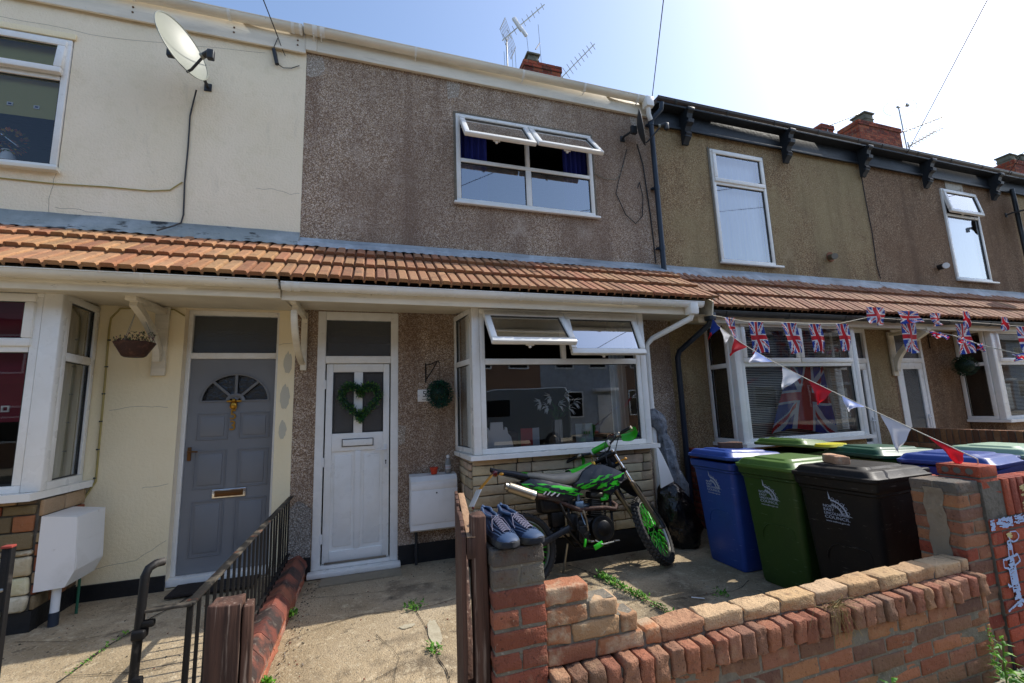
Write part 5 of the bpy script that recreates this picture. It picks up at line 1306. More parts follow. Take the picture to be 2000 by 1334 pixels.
# ================================================================= dishes, aerials, overhead wires
def dish(label, c, n, w, h, mat, arm, wallp, foff=.12):
    root = thing('satellite_dish', label, 'satellite dish', wallp)
    n = V(n).normalized(); up = (V((0, 0, 1))-n*n.z).normalized(); s = up.cross(n)
    c = V(c); prof = [i/10 for i in range(11)]
    secs = []
    for t in prof:
        secs.append([c+s*(w/2*t*math.cos(2*PI*k/40))+up*(h/2*t*math.sin(2*PI*k/40))+n*(.055*(t*t-1)) for k in range(40)])
    mb = MB(); mb.loft(secs, cap=False)
    mb.tube([c+s*(w/2*math.cos(2*PI*k/40))+up*(h/2*math.sin(2*PI*k/40)) for k in range(41)], .006, 6)
    secs = [[p-n*.006 for p in q] for q in secs]; mb.loft(secs, cap=False)
    mb.build('reflector', M[mat], root)
    low = c-up*h*.47; foc = c+n*arm-up*h*foff
    mb = MB(); mb.tube([low-n*.02, low+n*.03, foc-n*.05], .012, 8); mb.build('feed_arm', M['blackpl'], root)
    mb = MB(); mb.cyl(foc-n*.06, foc+n*.02, .026, .03, n=14); mb.rbox(foc+n*.01-up*.03, (.06, .05, .10), b=.012, bseg=2); l = mb.build('receiver', M['blackpl'], root)
    mb = MB(); mb.cyl(foc-n*.085, foc-n*.06, .03, .026, n=16); mb.build('receiver_cap', M['dishgrey'], l)
    mb = MB(); b = c-n*.085; mb.rbox(b-n*.03, (.09, .05, .12), b=.01); mb.tube([b-n*.03, (wallp[0]+.0, (b.y+wallp[1])/2+.05, b.z-.02), (wallp[0], wallp[1]-.01, b.z-.03)], .017, 8); mb.rbox((wallp[0], wallp[1]-.006, b.z-.03), (.07, .012, .09), b=.004); mb.build('wall_mount', M['blackpl'], root)
    return root
dish('light grey satellite dish on the cream upper wall', (-1.79, 4.52, 5.17), (.84, -.42, .30), .56, .62, 'dishgrey', .25, (-1.72, 5.0, 5.25), .33)
dish('small dark satellite dish beside the downpipe right of the middle house', (3.56, 4.74, 5.40), (.80, -.56, .10), .40, .50, 'dishdark', .30, (3.40, 5.0, 5.4))
dish('dark round satellite dish at the far right edge below the black gutter', (12.62, 4.62, 5.20), (.3, -.95, .2), .62, .66, 'dishdark', .36, (12.45, 5.0, 5.2))
def cable(label, pts, r=.006, mat='cable', sag=0, name='cable', grp=None):
    mb = MB()
    if sag:
        a, b = V(pts[0]), V(pts[-1]); pts = [a.lerp(b, i/24)-V((0, 0, sag*4*(i/24)*(1-i/24))) for i in range(25)]
    mb.tube(pts, r, 6); return tag(mb.build(name, M[mat]), label, 'cable', grp)
cable('black cable dropping from the light grey dish to the tiled roof', [(-1.80, 4.93, 5.02), (-1.84, 4.99, 4.92), (-1.86, 4.99, 4.75), (-1.855, 4.99, 4.4), (-1.86, 4.99, 4.0), (-1.848, 4.99, 3.65), (-1.86, 4.985, 3.56), (-1.90, 4.93, 3.50), (-1.98, 4.80, 3.39)], .0075)
cable('pale painted cable running across the cream wall below its window', [(-4.0, 4.99, 3.86), (-3.3, 4.99, 3.855), (-2.9, 4.99, 3.85), (-2.5, 4.99, 3.868), (-2.15, 4.99, 3.87), (-1.98, 4.99, 3.90), (-1.88, 4.99, 4.0)], .006, 'conduit')
cable('thin black cable looping on the wall beside the small dark dish', [(3.45, 4.98, 5.2), (3.40, 4.985, 5.05), (3.35, 4.985, 4.9), (3.28, 4.985, 4.7), (3.22, 4.985, 4.5), (3.35, 4.985, 4.2), (3.5, 4.985, 4.08), (3.62, 4.985, 4.2), (3.66, 4.985, 4.5), (3.62, 4.985, 4.72), (3.58, 4.985, 4.62)], .006)
cable('grey cable from the open window corner to the small dark dish', [(2.9, 4.985, 4.75), (3.05, 4.985, 4.70), (3.22, 4.985, 4.70), (3.30, 4.985, 4.78), (3.38, 4.985, 4.95)], .005, 'cablegrey')
cable('black cable bundle running down behind the dark downpipe', [(3.62, 4.97, 5.3), (3.70, 4.98, 5.0), (3.76, 4.985, 4.2), (3.78, 4.985, 3.52)], .009)
PT = (-2.85, -6.75, 7.6)
up_ = thing('telegraph_pole', 'tall wooden telegraph pole across the road carrying the overhead wires', 'pole', (PT[0], PT[1], -.1))
mb = MB(); mb.tube([(PT[0], PT[1]-1.2, -.1), (PT[0], PT[1]-1.2, 4), (PT[0], PT[1]-1.2, 8.0)], .12, 14, rs=[.15, .13, .11]); mb.build('pole', M['wood'], up_)
mb = MB(); mb.cyl((PT[0], PT[1]-1.2, 7.8), (PT[0], PT[1]-1.2, 7.86), .3, n=20); mb.build('ring_head', M['steel'], up_)
for lab, e in (('overhead wire from the cream house eaves', (-1.06, 4.93, 5.83)), ('overhead wire meeting the join of white and black gutters', (3.86, 4.85, 6.0)), ('overhead wire to the big red chimney at the right', (9.3, 4.82, 5.93)), ('overhead wire reaching the roofs at the far right', (12.35, 4.82, 5.93))):
    cable(lab, [e, PT], .006, sag=.12, name='overhead_wire', grp='overhead wires')
ins = thing('cable_anchor', 'black cable weight hanging by the eaves of the cream house', 'cable fitting', (-1.04, 4.97, 5.5))
mb = MB(); mb.tube([(-1.06, 4.93, 5.83), (-1.10, 4.95, 5.72), (-1.10, 4.965, 5.69)], .004, 5); mb.tube([(-1.06, 4.93, 5.83), (-1.02, 4.96, 5.72), (-.99, 4.985, 5.66)], .004, 5); mb.tube([(-1.06, 4.96, 5.52), (-1.0, 4.98, 5.50), (-.92, 4.985, 5.52), (-.84, 4.985, 5.57)], .0045, 5); mb.build('wire', M['cable'], ins)
mb = MB(); mb.tube([(-1.105, 4.965, 5.70), (-1.065, 4.965, 5.52)], .022, 10); mb.build('weight', M['blackpl'], ins)

def yagi(label, base, mast, boom0, boom1, n, el, refl=None, group=None, axis=None, k=1.0):
    root = thing('tv_aerial', label, 'tv aerial', base, group)
    mb = MB()
    if mast: mb.tube([base, mast], .018, 8); mb.build('mast', M['steel'], root)
    mb = MB(); b0, b1 = V(boom0), V(boom1); mb.tube([b0, b1], .012*k, 6); mb.build('boom', M['steel'], root)
    d = (b1-b0).normalized(); s = V(axis) if axis else d.cross(V((0, 0, 1))).normalized()
    for i in range(n):
        p = b0.lerp(b1, (i+.5)/n); l = el*(1-.35*i/n)
        mb = MB(); mb.tube([p-s*l/2, p+s*l/2], .006*k, 5); mb.build('element', M['steel'], root)
    return root
ya = yagi('large tv aerial with grid reflector on the mast left of the first chimney', (2.88, 8.5, 8.5), (2.88, 8.5, 10.05), (2.78, 8.5, 9.98), (3.80, 8.3, 11.02), 9, .22, axis=(.6, .3, -.7))
mb = MB(); o = V((2.80, 8.5, 10.28)); a1 = V((.16, .08, .42)); a2 = V((.22, .25, -.16))
for i in range(7): mb.tube([o-a2*.2+a1*(i/6-.3), o+a2*1.6+a1*(i/6-.3)], .005, 5)
for t in (-.2, .7, 1.6): mb.tube([o+a2*t-a1*.3, o+a2*t+a1*.7], .012, 5)
mb.build('grid_reflector', M['steel'], ya)
mb = MB(); mb.rbox((3.12, 8.35, 10.35), (.10, .06, .36), b=.02, rot=Matrix.Rotation(R(-35), 3, 'Y')); mb.rbox((3.26, 8.33, 10.15), (.08, .06, .2), b=.02, rot=Matrix.Rotation(R(-35), 3, 'Y')); mb.build('dipole_box', M['white'], ya)
mb = MB()
for (x, z0, z1) in ((2.83, 8.7, 9.7), (3.02, 8.7, 9.85), (3.10, 8.7, 9.8)): mb.tube([(x, 8.5, z0), (x-.02, 8.5, z1)], .006, 5)
mb.build('whip', M['steel'], ya)
yagi('tv aerial with short cross bars right of the first chimney', (4.22, 8.5, 8.5), (4.22, 8.5, 9.35), (4.20, 8.5, 9.30), (5.08, 8.3, 10.28), 9, .30, axis=(.75, .3, -.55))
y3 = thing('tv_aerial', 'thin folded aerial standing behind the first chimney pot', 'tv aerial', (3.75, 8.6, 9.6)); mb = MB(); mb.tube([(3.78, 8.6, 9.5), (3.74, 8.6, 10.75)], .006, 5); mb.tube([(3.48, 8.6, 9.5), (3.42, 8.6, 10.45)], .006, 5); mb.tube([(3.60, 8.5, 9.95), (3.76, 8.6, 10.25)], .014, 6); mb.build('rods', M['steel'], y3)
yagi('pair of long aerials on the bracket mast beside the big red chimney, lower', (16.45, 8.4, 8.6), (16.38, 8.4, 9.6), (16.38, 8.4, 9.44), (18.38, 8.4, 10.48), 10, .26, axis=(0.25, .6, .7), k=2.2)
yagi('long aerial with ring antenna mast beside the big red chimney, upper', (16.30, 8.4, 8.8), (16.24, 8.4, 10.79), (16.22, 8.4, 9.93), (18.44, 8.4, 10.87), 10, .26, axis=(0.25, .6, .7), k=2.2)
rt = thing('tv_aerial', 'ring antenna on top of the mast by the big red chimney', 'tv aerial', (16.5, 8.5, 11.0)); mb = MB(); mb.torus((16.3, 8.4, 10.80), (.35, -.2, 1), .42, .006, 40, 5); mb.tube([(16.2, 8.4, 10.78), (16.65, 8.4, 10.96)], .025, 6); mb.rbox((16.70, 8.4, 10.97), (.14, .08, .09), b=.02); mb.rbox((16.22, 8.4, 10.80), (.12, .06, .06), b=.015); mb.build('ring', M['steel'], rt)
yagi('single long aerial above the small chimney behind the black gutter', (12.95, 8.5, 9.3), (12.95, 8.5, 9.65), (12.95, 8.5, 9.62), (14.3, 8.4, 10.21), 10, .16, axis=(0.25, .6, .7), k=1.8)
# ================================================================= motorbike (local frame: x forward, y left, z up; origin at rear contact)
bk = thing('motorbike', 'lime green and black dirt bike leaning on its stand in front of the bay', 'motorbike', (1.32, 3.92, .0), local=True, rot=(R(-11), 0, 0))
GR = lin('2fb51f')
def wheel(name, X, C, Rr, tw, parent, spokes=32):
    ax = (0, 1, 0); C = V(C)
    prof = [(-.052, -.022), (-.045, -tw*.8), (-.022, -tw), (-.004, -tw*.78), (.0, -tw*.4), (.001, 0), (.0, tw*.4), (-.004, tw*.78), (-.022, tw), (-.045, tw*.8), (-.052, .022)]
    mb = MB(); mb.X = X; mb.torus(C, ax, Rr-.008, 0, 64, prof=prof)
    ty = mb.build(name, M['rubber'], parent, smooth=40)
    mb = MB(); mb.X = X
    nb = 46
    for i in range(nb):
        a = 2*PI*i/nb
        for j, (yy, w) in enumerate(((-tw*.62, .022), (tw*.62, .022), (0, .024))):
            aa = a+(PI/nb if j == 2 else 0)
            rot = Matrix.Rotation(-aa, 3, 'Y')
            p = C+rot @ V((Rr-.006-(.006 if j < 2 else 0), yy, 0))
            mb.rbox(p, (.018, w, .026), rot=rot, b=.003)
    mb.build('tread_blocks', M['rubdust'], ty)
    mb = MB(); mb.X = X; rp = [(-.052, -.024), (-.060, -.026), (-.070, -.014), (-.072, 0), (-.070, .014), (-.060, .026), (-.052, .024), (-.062, 0)]
    mb.torus(C, ax, Rr-.008, 0, 56, prof=rp); mb.build('rim', M['steel'], ty)
    mb = MB(); mb.X = X; rr = Rr-.078
    for i in range(spokes):
        a = 2*PI*i/spokes; s = -1 if i % 2 else 1; a2 = a+(.55 if (i//2) % 2 else -.55)
        mb.tube([C+V((math.cos(a)*rr, s*.004, math.sin(a)*rr)), C+V((math.cos(a2)*.034, s*.032, math.sin(a2)*.034))], .0042, 5)
    mb.build('spokes', M['greenpl'], ty)
    mb = MB(); mb.X = X; mb.lathe([(.0, -.055), (.02, -.055), (.02, -.04), (.042, -.038), (.042, -.028), (.025, -.022), (.025, .022), (.042, .028), (.042, .038), (.02, .04), (.02, .055), (0, .055)], C, ax, 20); mb.build('hub', M['engine'], ty)
    return ty
I4 = Matrix.Identity(4)
rw_ = wheel('wheel', I4, (0, 0, .315), .315, .055, bk)
mb = MB(); mb.lathe([(.035, 0), (.105, 0), (.105, .004), (.035, .004), (.035, 0)], (0, -.048, .315), (0, 1, 0), 30); mb.build('brake_disc', M['steel'], rw_)
# steering transform
A0 = V((1.37, 0, .34)); A1 = V((.98, 0, 1.08)); axd = (A1-A0).normalized()
ST = Matrix.Translation(A0) @ Matrix.Rotation(R(42), 4, axd) @ Matrix.Translation(-A0)
fw_ = wheel('wheel', ST, (1.405, 0, .335), .335, .043, bk, 36)
mb = MB(); mb.X = ST; mb.lathe([(.055, 0), (.115, 0), (.115, .004), (.055, .004), (.055, 0)], (1.405, .052, .335), (0, 1, 0), 30); mb.build('brake_disc', M['steel'], fw_)
mb = MB(); mb.X = ST
for s in (-1, 1): mb.tube([A1+V((0, s*.095, .03)), A0.lerp(A1, .55)+V((0, s*.095, 0))], .0185, 12)
mb.build('fork_stanchion', M['chrome'], bk)
mb = MB(); mb.X = ST
for s in (-1, 1):
    mb.tube([A0.lerp(A1, .60)+V((.0, s*.095, 0)), A0.lerp(A1, .56)+V((0, s*.095, 0)), A0.lerp(A1, .55)+V((0, s*.095, 0)), A0.lerp(A1, .02)+V((.015, s*.095, 0))], .026, 12, rs=[.024, .029, .026, .024])
    mb.rbox(A0+V((.03, s*.092, -.005)), (.075, .045, .06), b=.015, bseg=2)
mb.build('fork_leg', mk('grey_gold_fork', '8a8172', .32, metal=.8), bk)
mb = MB(); mb.X = ST
for t, w in ((.985, .05), (.76, .05)):
    p = A0.lerp(A1, t); mb.rbox(p+V((0, 0, 0)), (.065, .25, .032), rot=Matrix.Rotation(R(-28), 3, 'Y'), b=.01, bseg=2)
mb.tube([A0.lerp(A1, .74), A0.lerp(A1, 1.0)], .032, 12)
mb.build('fork_clamp', M['engine'], bk)
mb = MB(); mb.X = ST
mb.tube([V((1.405, -.11, .335)), V((1.405, .11, .335))], .010, 8); mb.rbox((1.36, .075, .39), (.08, .04, .09), b=.012); mb.rbox((1.38, -.125, .345), (.07, .02, .08), b=.015, bseg=2); mb.build('axle', M['blackpl'], bk)
mb = MB(); mb.X = ST
mb.tube([A0.lerp(A1, .84)+V((.01, .10, 0)), A0.lerp(A1, .7)+V((.015, .10, 0)), A0.lerp(A1, .5)+V((.02, .10, 0)), A0.lerp(A1, .44)+V((.015, .098, 0))], .035, 12, rs=[.03, .042, .038, .03]); mb.build('fork_guard', M['anthr'], bk)
# front mudguard
mb = MB(); mb.X = ST
def fend(u, v):
    x = .93+.56*u; z = .80+.07*math.sin(PI*min(1, u*1.1))-.03*u-.05*u*u; w = .060+.022*math.sin(PI*u)
    w *= (1-.75*max(0, (u-.75)/.25)**2)
    y = (v-.5)*2
    return (x, y*w, z-.035*y*y)
mb.grid(fend, 24, 8); mb.grid(lambda u, v: V(fend(u, 1-v))-V((0, 0, .005)), 24, 8); mb.build('front_mudguard', M['anthr'], bk)
# handlebar group
mb = MB(); mb.X = ST
bar = [(.90, -.39, 1.19), (.925, -.25, 1.195), (.965, -.12, 1.17), (.985, -.06, 1.115), (.985, .06, 1.115), (.965, .12, 1.17), (.925, .25, 1.195), (.90, .39, 1.19)]
mb.tube(bar, .0115, 10); mb.tube([(.965, -.12, 1.17), (.965, .12, 1.17)], .008, 8); mb.build('handlebar', M['blackpl'], bk)
mb = MB(); mb.X = ST; mb.tube([(.962, -.105, 1.175), (.962, -.10, 1.175), (.962, .10, 1.175), (.962, .105, 1.175)], .03, 14, rs=[.025, .031, .031, .025]); pad = mb.build('handlebar_pad', M['greenpl'], bk)
mb = MB(); mb.X = ST; mb.tube([(.962, -.113, 1.175), (.962, -.095, 1.175)], .0325, 14); mb.tube([(.962, .113, 1.175), (.962, .095, 1.175)], .0325, 14); mb.build('pad_end', M['white'], pad)
for s in (-1, 1):
    mb = MB(); mb.X = ST; mb.tube([(.901, s*.395, 1.19), (.915, s*.29, 1.194)], .017, 12); mb.build('grip', M['rubber'], bk)
    mb = MB(); mb.X = ST; mb.tube([(.90, s*.398, 1.19), (.898, s*.41, 1.19)], .018, 12); mb.tube([(.92, s*.26, 1.20), (.97, s*.27, 1.20), (.99, s*.33, 1.19), (.985, s*.40, 1.185)], .006, 8); mb.rbox((.93, s*.245, 1.195), (.05, .05, .045), b=.012); mb.build('lever', M['alu'], bk)
    mb = MB(); mb.X = ST
    def hg(u, v, s=s):
        x = 1.005+.045*math.sin(PI*u)*1.0-.0*v; y = s*(.235+.185*u); z = 1.185+(v-.5)*(.05+.085*math.sin(PI*(.15+.8*u)))-.01*u
        return (x-.05*max(0, u-.8)*5*.2, y, z)
    mb.grid(hg, 14, 6); mb.grid(lambda u, v: V(hg(1-u, v))-V((.006, 0, 0)), 14, 6); mb.build('handguard', M['greenpl'], bk)
    mb = MB(); mb.X = ST; mb.tube([(1.052, s*.27, 1.20), (1.056, s*.33, 1.195), (1.05, s*.39, 1.19)], .007, 6); mb.tube([(.96, s*.22, 1.19), (1.01, s*.24, 1.185)], .008, 6); mb.build('handguard_brace', M['blackpl'], bk)
mb = MB(); mb.X = ST
for pts in ([(.93, -.23, 1.20), (1.05, -.20, 1.22), (1.10, -.08, 1.10), (1.08, -.05, .92), (1.15, .06, .75), (1.33, .09, .48), (1.37, .08, .42)], [(.93, .23, 1.20), (1.03, .20, 1.25), (1.05, .05, 1.15), (.98, .03, .98)], [(.93, -.22, 1.19), (.98, -.16, 1.26), (.90, -.08, 1.16), (.86, -.04, .98)]):
    q = [V(p) for p in pts]; f = []
    for i in range(len(q)-1):
        p0 = q[max(0, i-1)]; p1 = q[i]; p2 = q[i+1]; p3 = q[min(len(q)-1, i+2)]
        for k in range(5):
            t = k/5; f.append(.5*((2*p1)+(p2-p0)*t+(2*p0-5*p1+4*p2-p3)*t*t+(3*p1-p0-3*p2+p3)*t**3))
    f.append(q[-1]); mb.tube(f, .0045, 6)
mb.build('control_cable', M['cable'], bk)
mb = MB(); mb.X = ST; mb.rbox((1.02, 0, 1.03), (.04, .16, .17), b=.02, bseg=2, rot=Matrix.Rotation(R(-25), 3, 'Y')); mb.sphere((1.04, 0, 1.0), .06, 14, 8, sc=(.6, 1.1, 1)); mb.build('headlamp_cowl', M['anthr'], bk)
mb = MB(); mb.X = ST; mb.tube([(1.02, -.06, .98), (1.05, -.15, .985)], .006, 6); mb.sphere((1.055, -.165, .985), .016, 10, 6); mb.build('indicator', M['orange'], bk)
# frame, swingarm
mb = MB()
for s in (-1, 1):
    mb.tube([(1.0, 0, .98), (.94, s*.05, .74), (.90, s*.08, .42), (.82, s*.09, .27), (.56, s*.10, .27), (.44, s*.10, .42), (.46, s*.09, .66), (.52, s*.05, .86)], .014, 8)
    mb.tube([(.45, s*.09, .70), (.15, s*.09, .80), (-.02, s*.09, .90)], .011, 8); mb.tube([(.50, s*.07, .86), (.1, s*.09, .93)], .011, 8)
mb.tube([(1.0, 0, 1.0), (.75, 0, .92), (.50, 0, .87)], .022, 10); mb.tube([(.985, 0, 1.05), (1.045, 0, .93)], .03, 12)
mb.build('frame', M['engine'], bk)
mb = MB()
for s in (-1, 1): mb.rbox((.23, s*.095, .385), (.50, .028, .055), rot=Matrix.Rotation(R(-19), 3, 'Y'), b=.008)
mb.rbox((.40, 0, .44), (.10, .2, .06), b=.012); mb.build('swingarm', M['swing'], bk)
mb = MB(); mb.tube([(.30, 0, .42), (.42, 0, .78)], .02, 10)
for i in range(9): mb.torus((.31+.0115*i, 0, .45+.034*i), (.32, 0, .95), .036, .006, 16, 6)
mb.build('shock', M['engine'], bk)
# engine
mb = MB(); mb.rbox((.68, 0, .42), (.36, .20, .22), b=.05, bseg=3, seg=2); mb.lathe([(0, 0), (.105, 0), (.118, .012), (.12, .05)], (.765, -.155, .42), (0, 1, 0), 30); mb.lathe([(0, 0), (.06, 0), (.07, .008), (.07, .012)], (.77, -.163, .42), (0, 1, 0), 24)
mb.lathe([(0, 0), (.085, 0), (.10, -.012), (.10, -.05)], (.74, .155, .43), (0, 1, 0), 26); mb.rbox((.57, -.12, .40), (.12, .05, .14), b=.02, bseg=2)
en = mb.build('engine', M['engine'], bk)
mb = MB()
cy0 = V((.76, 0, .53)); cdir = V((.18, 0, 1)).normalized()
for i in range(9):
    p = cy0+cdir*(.018*i); mb.rbox(p, (.15-.003*i, .16, .007), rot=Matrix.Rotation(R(10), 3, 'Y'), b=.003)
mb.rbox(cy0+cdir*.08, (.11, .12, .15), rot=Matrix.Rotation(R(10), 3, 'Y'), b=.02); mb.rbox(cy0+cdir*.19, (.14, .14, .06), rot=Matrix.Rotation(R(10), 3, 'Y'), b=.02, bseg=2)
mb.build('cylinder', mk('dusty_cast_metal', '4c4a45', .5, metal=.7), en)
mb = MB(); mb.rbox((.60, -.02, .64), (.10, .08, .09), b=.02, bseg=2); mb.cyl((.60, -.02, .66), (.60, -.02, .75), .025, n=12); mb.tube([(.64, -.02, .63), (.72, 0, .63)], .022, 10); mb.tube([(.585, -.065, .62), (.59, -.08, .55), (.60, -.10, .48), (.62, -.14, .38)], .006, 6); mb.build('carburettor', mk('bluish_alloy', '7f8f9c', .35, metal=.8), en)
mb = MB(); mb.rbox((.87, -.10, .70), (.05, .03, .07), b=.01, rot=Matrix.Rotation(R(30), 3, 'Y')); mb.rbox((.83, -.11, .675), (.06, .02, .03), b=.006); mb.rbox((.68, -.165, .285), (.10, .012, .045), b=.006, rot=Matrix.Rotation(R(-20), 3, 'Y')); mb.rbox((.555, -.15, .32), (.02, .02, .07), b=.006, rot=Matrix.Rotation(R(15), 3, 'Y')); mb.build('engine_guard', M['greenpl'], en)
mb = MB(); mb.tube([(.84, -.02, .665), (.93, -.05, .65), (.965, -.10, .605), (.92, -.145, .575), (.80, -.155, .60), (.66, -.15, .605), (.56, -.13, .60), (.44, -.09, .66), (.28, -.10, .74), (.09, -.14, .775)], .019, 12, rs=[.017, .019, .02, .02, .02, .02, .02, .022, .024, .026]); ex = mb.build('exhaust', M['rust'], bk)
e0 = V((.085, -.145, .780)); e1 = V((-.135, -.155, .868)); ed = (e1-e0).normalized()
mb = MB(); mb.tube([e0-ed*.02, e0, e0+ed*.01, e1-ed*.01, e1], .045, 20, rs=[.03, .044, .047, .047, .044]); mb.build('silencer', M['alu'], ex)
mb = MB(); mb.tube([e1, e1+ed*.03], .034, 18); mb.build('silencer_cap', M['steel'], ex)
mb = MB(); mb.tube([e0-ed*.03, e0+ed*.008], .0475, 20); mb.build('silencer_collar', M['steel'], ex)
mb = MB()
for t in (.015, .03, .045): mb.torus(e0-ed*t, ed, .034, .005, 18, 6)
mb.build('coupling', M['engine'], ex)
mb = MB(); mb.rbox((.60, -.17, .33), (.035, .10, .014), b=.004); mb.tube([(.66, -.15, .33), (.72, -.17, .29), (.84, -.17, .30)], .007, 8); mb.rbox((.87, -.17, .305), (.05, .04, .012), b=.004); mb.tube([(.60, -.16, .42), (.59, -.175, .52), (.565, -.18, .60)], .008, 8); mb.build('foot_controls', M['steel'], bk)
mb = MB(); mb.tube([(.50, .13, .30), (.47, .17, .15), (.43, .235, -.045)], .011, 8); mb.rbox((.425, .245, -.046), (.07, .03, .012), b=.004); mb.build('side_stand', M['steel'], bk)
mb = MB(); mb.rbox((.36, 0, .70), (.34, .18, .20), b=.04, bseg=2); mb.rbox((.36, 0, .56), (.14, .12, .18), b=.02); mb.rbox((.50, -.06, .50), (.10, .08, .16), b=.02); mb.tube([(.47, -.11, .47), (.40, -.13, .58), (.37, -.11, .68)], .012, 8); mb.tube([(.52, -.12, .55), (.50, -.15, .44), (.55, -.15, .36)], .009, 8); mb.build('airbox', M['engine'], bk)
# bodywork
def loftx(mb, secs, n=14, pw=2.6):
    out = []
    for (x, zc, hy, hz) in secs:
        row = []
        for k in range(n):
            a = 2*PI*k/n; c, s = math.cos(a), math.sin(a)
            row.append((x, hy*math.copysign(abs(c)**(2/pw), c), zc+hz*math.copysign(abs(s)**(2/pw), s)))
        out.append(row)
    mb.loft(out)
mb = MB(); loftx(mb, [(.06, .955, .05, .012), (.10, .955, .085, .025), (.20, .935, .105, .04), (.33, .900, .115, .055), (.45, .885, .12, .065), (.56, .895, .115, .068), (.66, .925, .095, .055), (.74, .96, .075, .045), (.80, .99, .05, .028)])
seat_ = mb.build('seat', M['seat'], bk, smooth=60)
mb = MB(); top = [(.54, .963, .085), (.60, .972, .08), (.66, .985, .068), (.72, 1.003, .058), (.80, 1.022, .035)]
def st(u, v):
    k = min(3, int(u*4)); t = u*4-k; x = top[k][0]*(1-t)+top[k+1][0]*t; z = top[k][1]*(1-t)+top[k+1][1]*t; w = top[k][2]*(1-t)+top[k+1][2]*t
    y = (v-.5)*2; return (x, y*w*1.25, z-.05*abs(y)**3+.012)
mb.grid(st, 16, 8); mb.build('seat_front_panel', M['greenpl'], seat_)
mb = MB()
loftx(mb, [(.56, .88, .06, .04), (.68, .92, .10, .06), (.80, .945, .125, .068), (.92, .93, .12, .06), (1.02, .91, .08, .045), (1.06, .905, .05, .03)])
tank = mb.build('fuel_tank', M['anthr'], bk, smooth=60)
mb = MB(); mb.cyl((.83, 0, 1.0), (.83, 0, 1.035), .03, .026, n=16); mb.tube([(.83, 0, 1.035), (.82, -.01, 1.10)], .004, 6); mb.build('filler_cap', M['brass'], tank)
def panel(name, pts, y, bulge, m, par, th=.006, nsub=3):
    """curved side panel from an outline in x-z: fan over shrunken rings"""
    for s in (-1, 1):
        mb = MB(); c = V((sum(p[0] for p in pts)/len(pts), sum(p[1] for p in pts)/len(pts)))
        dense = []
        for i in range(len(pts)):
            a = V(pts[i]); b = V(pts[(i+1) % len(pts)])
            for k in range(3): dense.append(a.lerp(b, k/3))
        rings = []
        for r in (1.0, .97, .8, .5, .2):
            rings.append([(q.x*r+c.x*(1-r), s*(y+bulge*(1-r*r)-(.012 if r == 1.0 else 0)), q.y*r+c.y*(1-r)) for q in dense])
        mb.loft(rings, cap=False); mb.poly(rings[-1])
        mb.build(name, m, par, smooth=50)
rearp = [(-.01, .885), (.10, .925), (.22, .905), (.36, .865), (.50, .825), (.63, .79), (.56, .735), (.466, .694), (.33, .70), (.225, .722), (.10, .79), (.03, .84)]
panel('side_panel', rearp, .118, .022, M['anthr'], bk)
shr = [(.64, .95), (.75, 1.0), (.868, .998), (1.0, .945), (1.10, .895), (1.085, .85), (1.01, .77), (.914, .70), (.85, .725), (.788, .77), (.70, .78), (.60, .775), (.53, .80), (.52, .83), (.58, .87)]
panel('tank_shroud', shr, .135, .025, M['anthr'], bk)
def shard(mb, pts, yf, s): mb.poly([(p[0], s*yf(p), p[1]) for p in (pts if s > 0 else pts[::-1])])
def gfx(polys, par, outline, y, bulge, m='greenpl', nm='graphic'):
    c = V((sum(p[0] for p in outline)/len(outline), sum(p[1] for p in outline)/len(outline)))
    def inside(x, z):
        r = False; j = len(outline)-1
        for i in range(len(outline)):
            a, b = outline[i], outline[j]
            if (a[1] > z) != (b[1] > z) and x < (b[0]-a[0])*(z-a[1])/(b[1]-a[1])+a[0]: r = not r
            j = i
        return r
    def rad(x, z):
        # radial parameter: distance ratio along ray from centre to outline
        d = V((x-c.x, z-c.y)); L = d.length
        if L < 1e-5: return 0
        lo, hi = L, .8; 
        if not inside(x, z): return 1
        t = L
        while inside(c.x+d.x/L*t, c.y+d.y/L*t) and t < 1: t += .006
        return L/t
    for s in (-1, 1):
        mb = MB()
        for P in polys:
            # subdivide shard (triangle/quad strip) finely so that it hugs the panel
            a, b, cc, d = [V(p) for p in (P if len(P) == 4 else P+[P[2]])]
            n, m_ = 10, 3
            def f(u, v):
                q = (a.lerp(b, u)).lerp(d.lerp(cc, u), v); r = min(1, rad(q.x, q.y))
                return (q.x, s*(y+bulge*(1-r*r)+.0035), q.y)
            mb.grid(f, n, m_)
        mb.build(nm, M[m], par, smooth=60)
gp_polys = [[(.005, .885), (.22, .868), (.30, .845), (.02, .868)], [(.03, .86), (.16, .852), (.24, .835), (.06, .845)], [(.26, .85), (.40, .835), (.44, .81), (.30, .825)], [(.40, .83), (.58, .79), (.54, .765), (.36, .80)], [(.18, .79), (.38, .77), (.44, .735), (.24, .765)], [(.28, .83), (.36, .79), (.40, .80), (.34, .83)],
            [(.12, .80), (.30, .735), (.44, .70), (.22, .74)], [(.34, .78), (.50, .745), (.52, .73), (.36, .745)], [(.50, .79), (.60, .785), (.57, .755), (.48, .765)], [(.22, .82), (.34, .80), (.28, .785), (.16, .81)]]
def shards(x0, z0, x1, z1, w, n, ang, lens=(.05, .16)):
    o = []
    for i in range(n):
        t = (i+random.uniform(0, 1))/n; cx = x0+(x1-x0)*t; cz = z0+(z1-z0)*t+random.uniform(-w, w)
        L = random.uniform(*lens); h = random.uniform(.006, .016); a = R(ang+random.uniform(-9, 9)); ca, sa = math.cos(a), math.sin(a); sk = random.uniform(.01, .04)
        def P(u, v): return (cx+u*ca-v*sa, cz+u*sa+v*ca)
        o.append([P(-L/2, -h*.2), P(L/2-sk, -h), P(L/2, h*.3), P(-L/2+sk, h)])
    return o
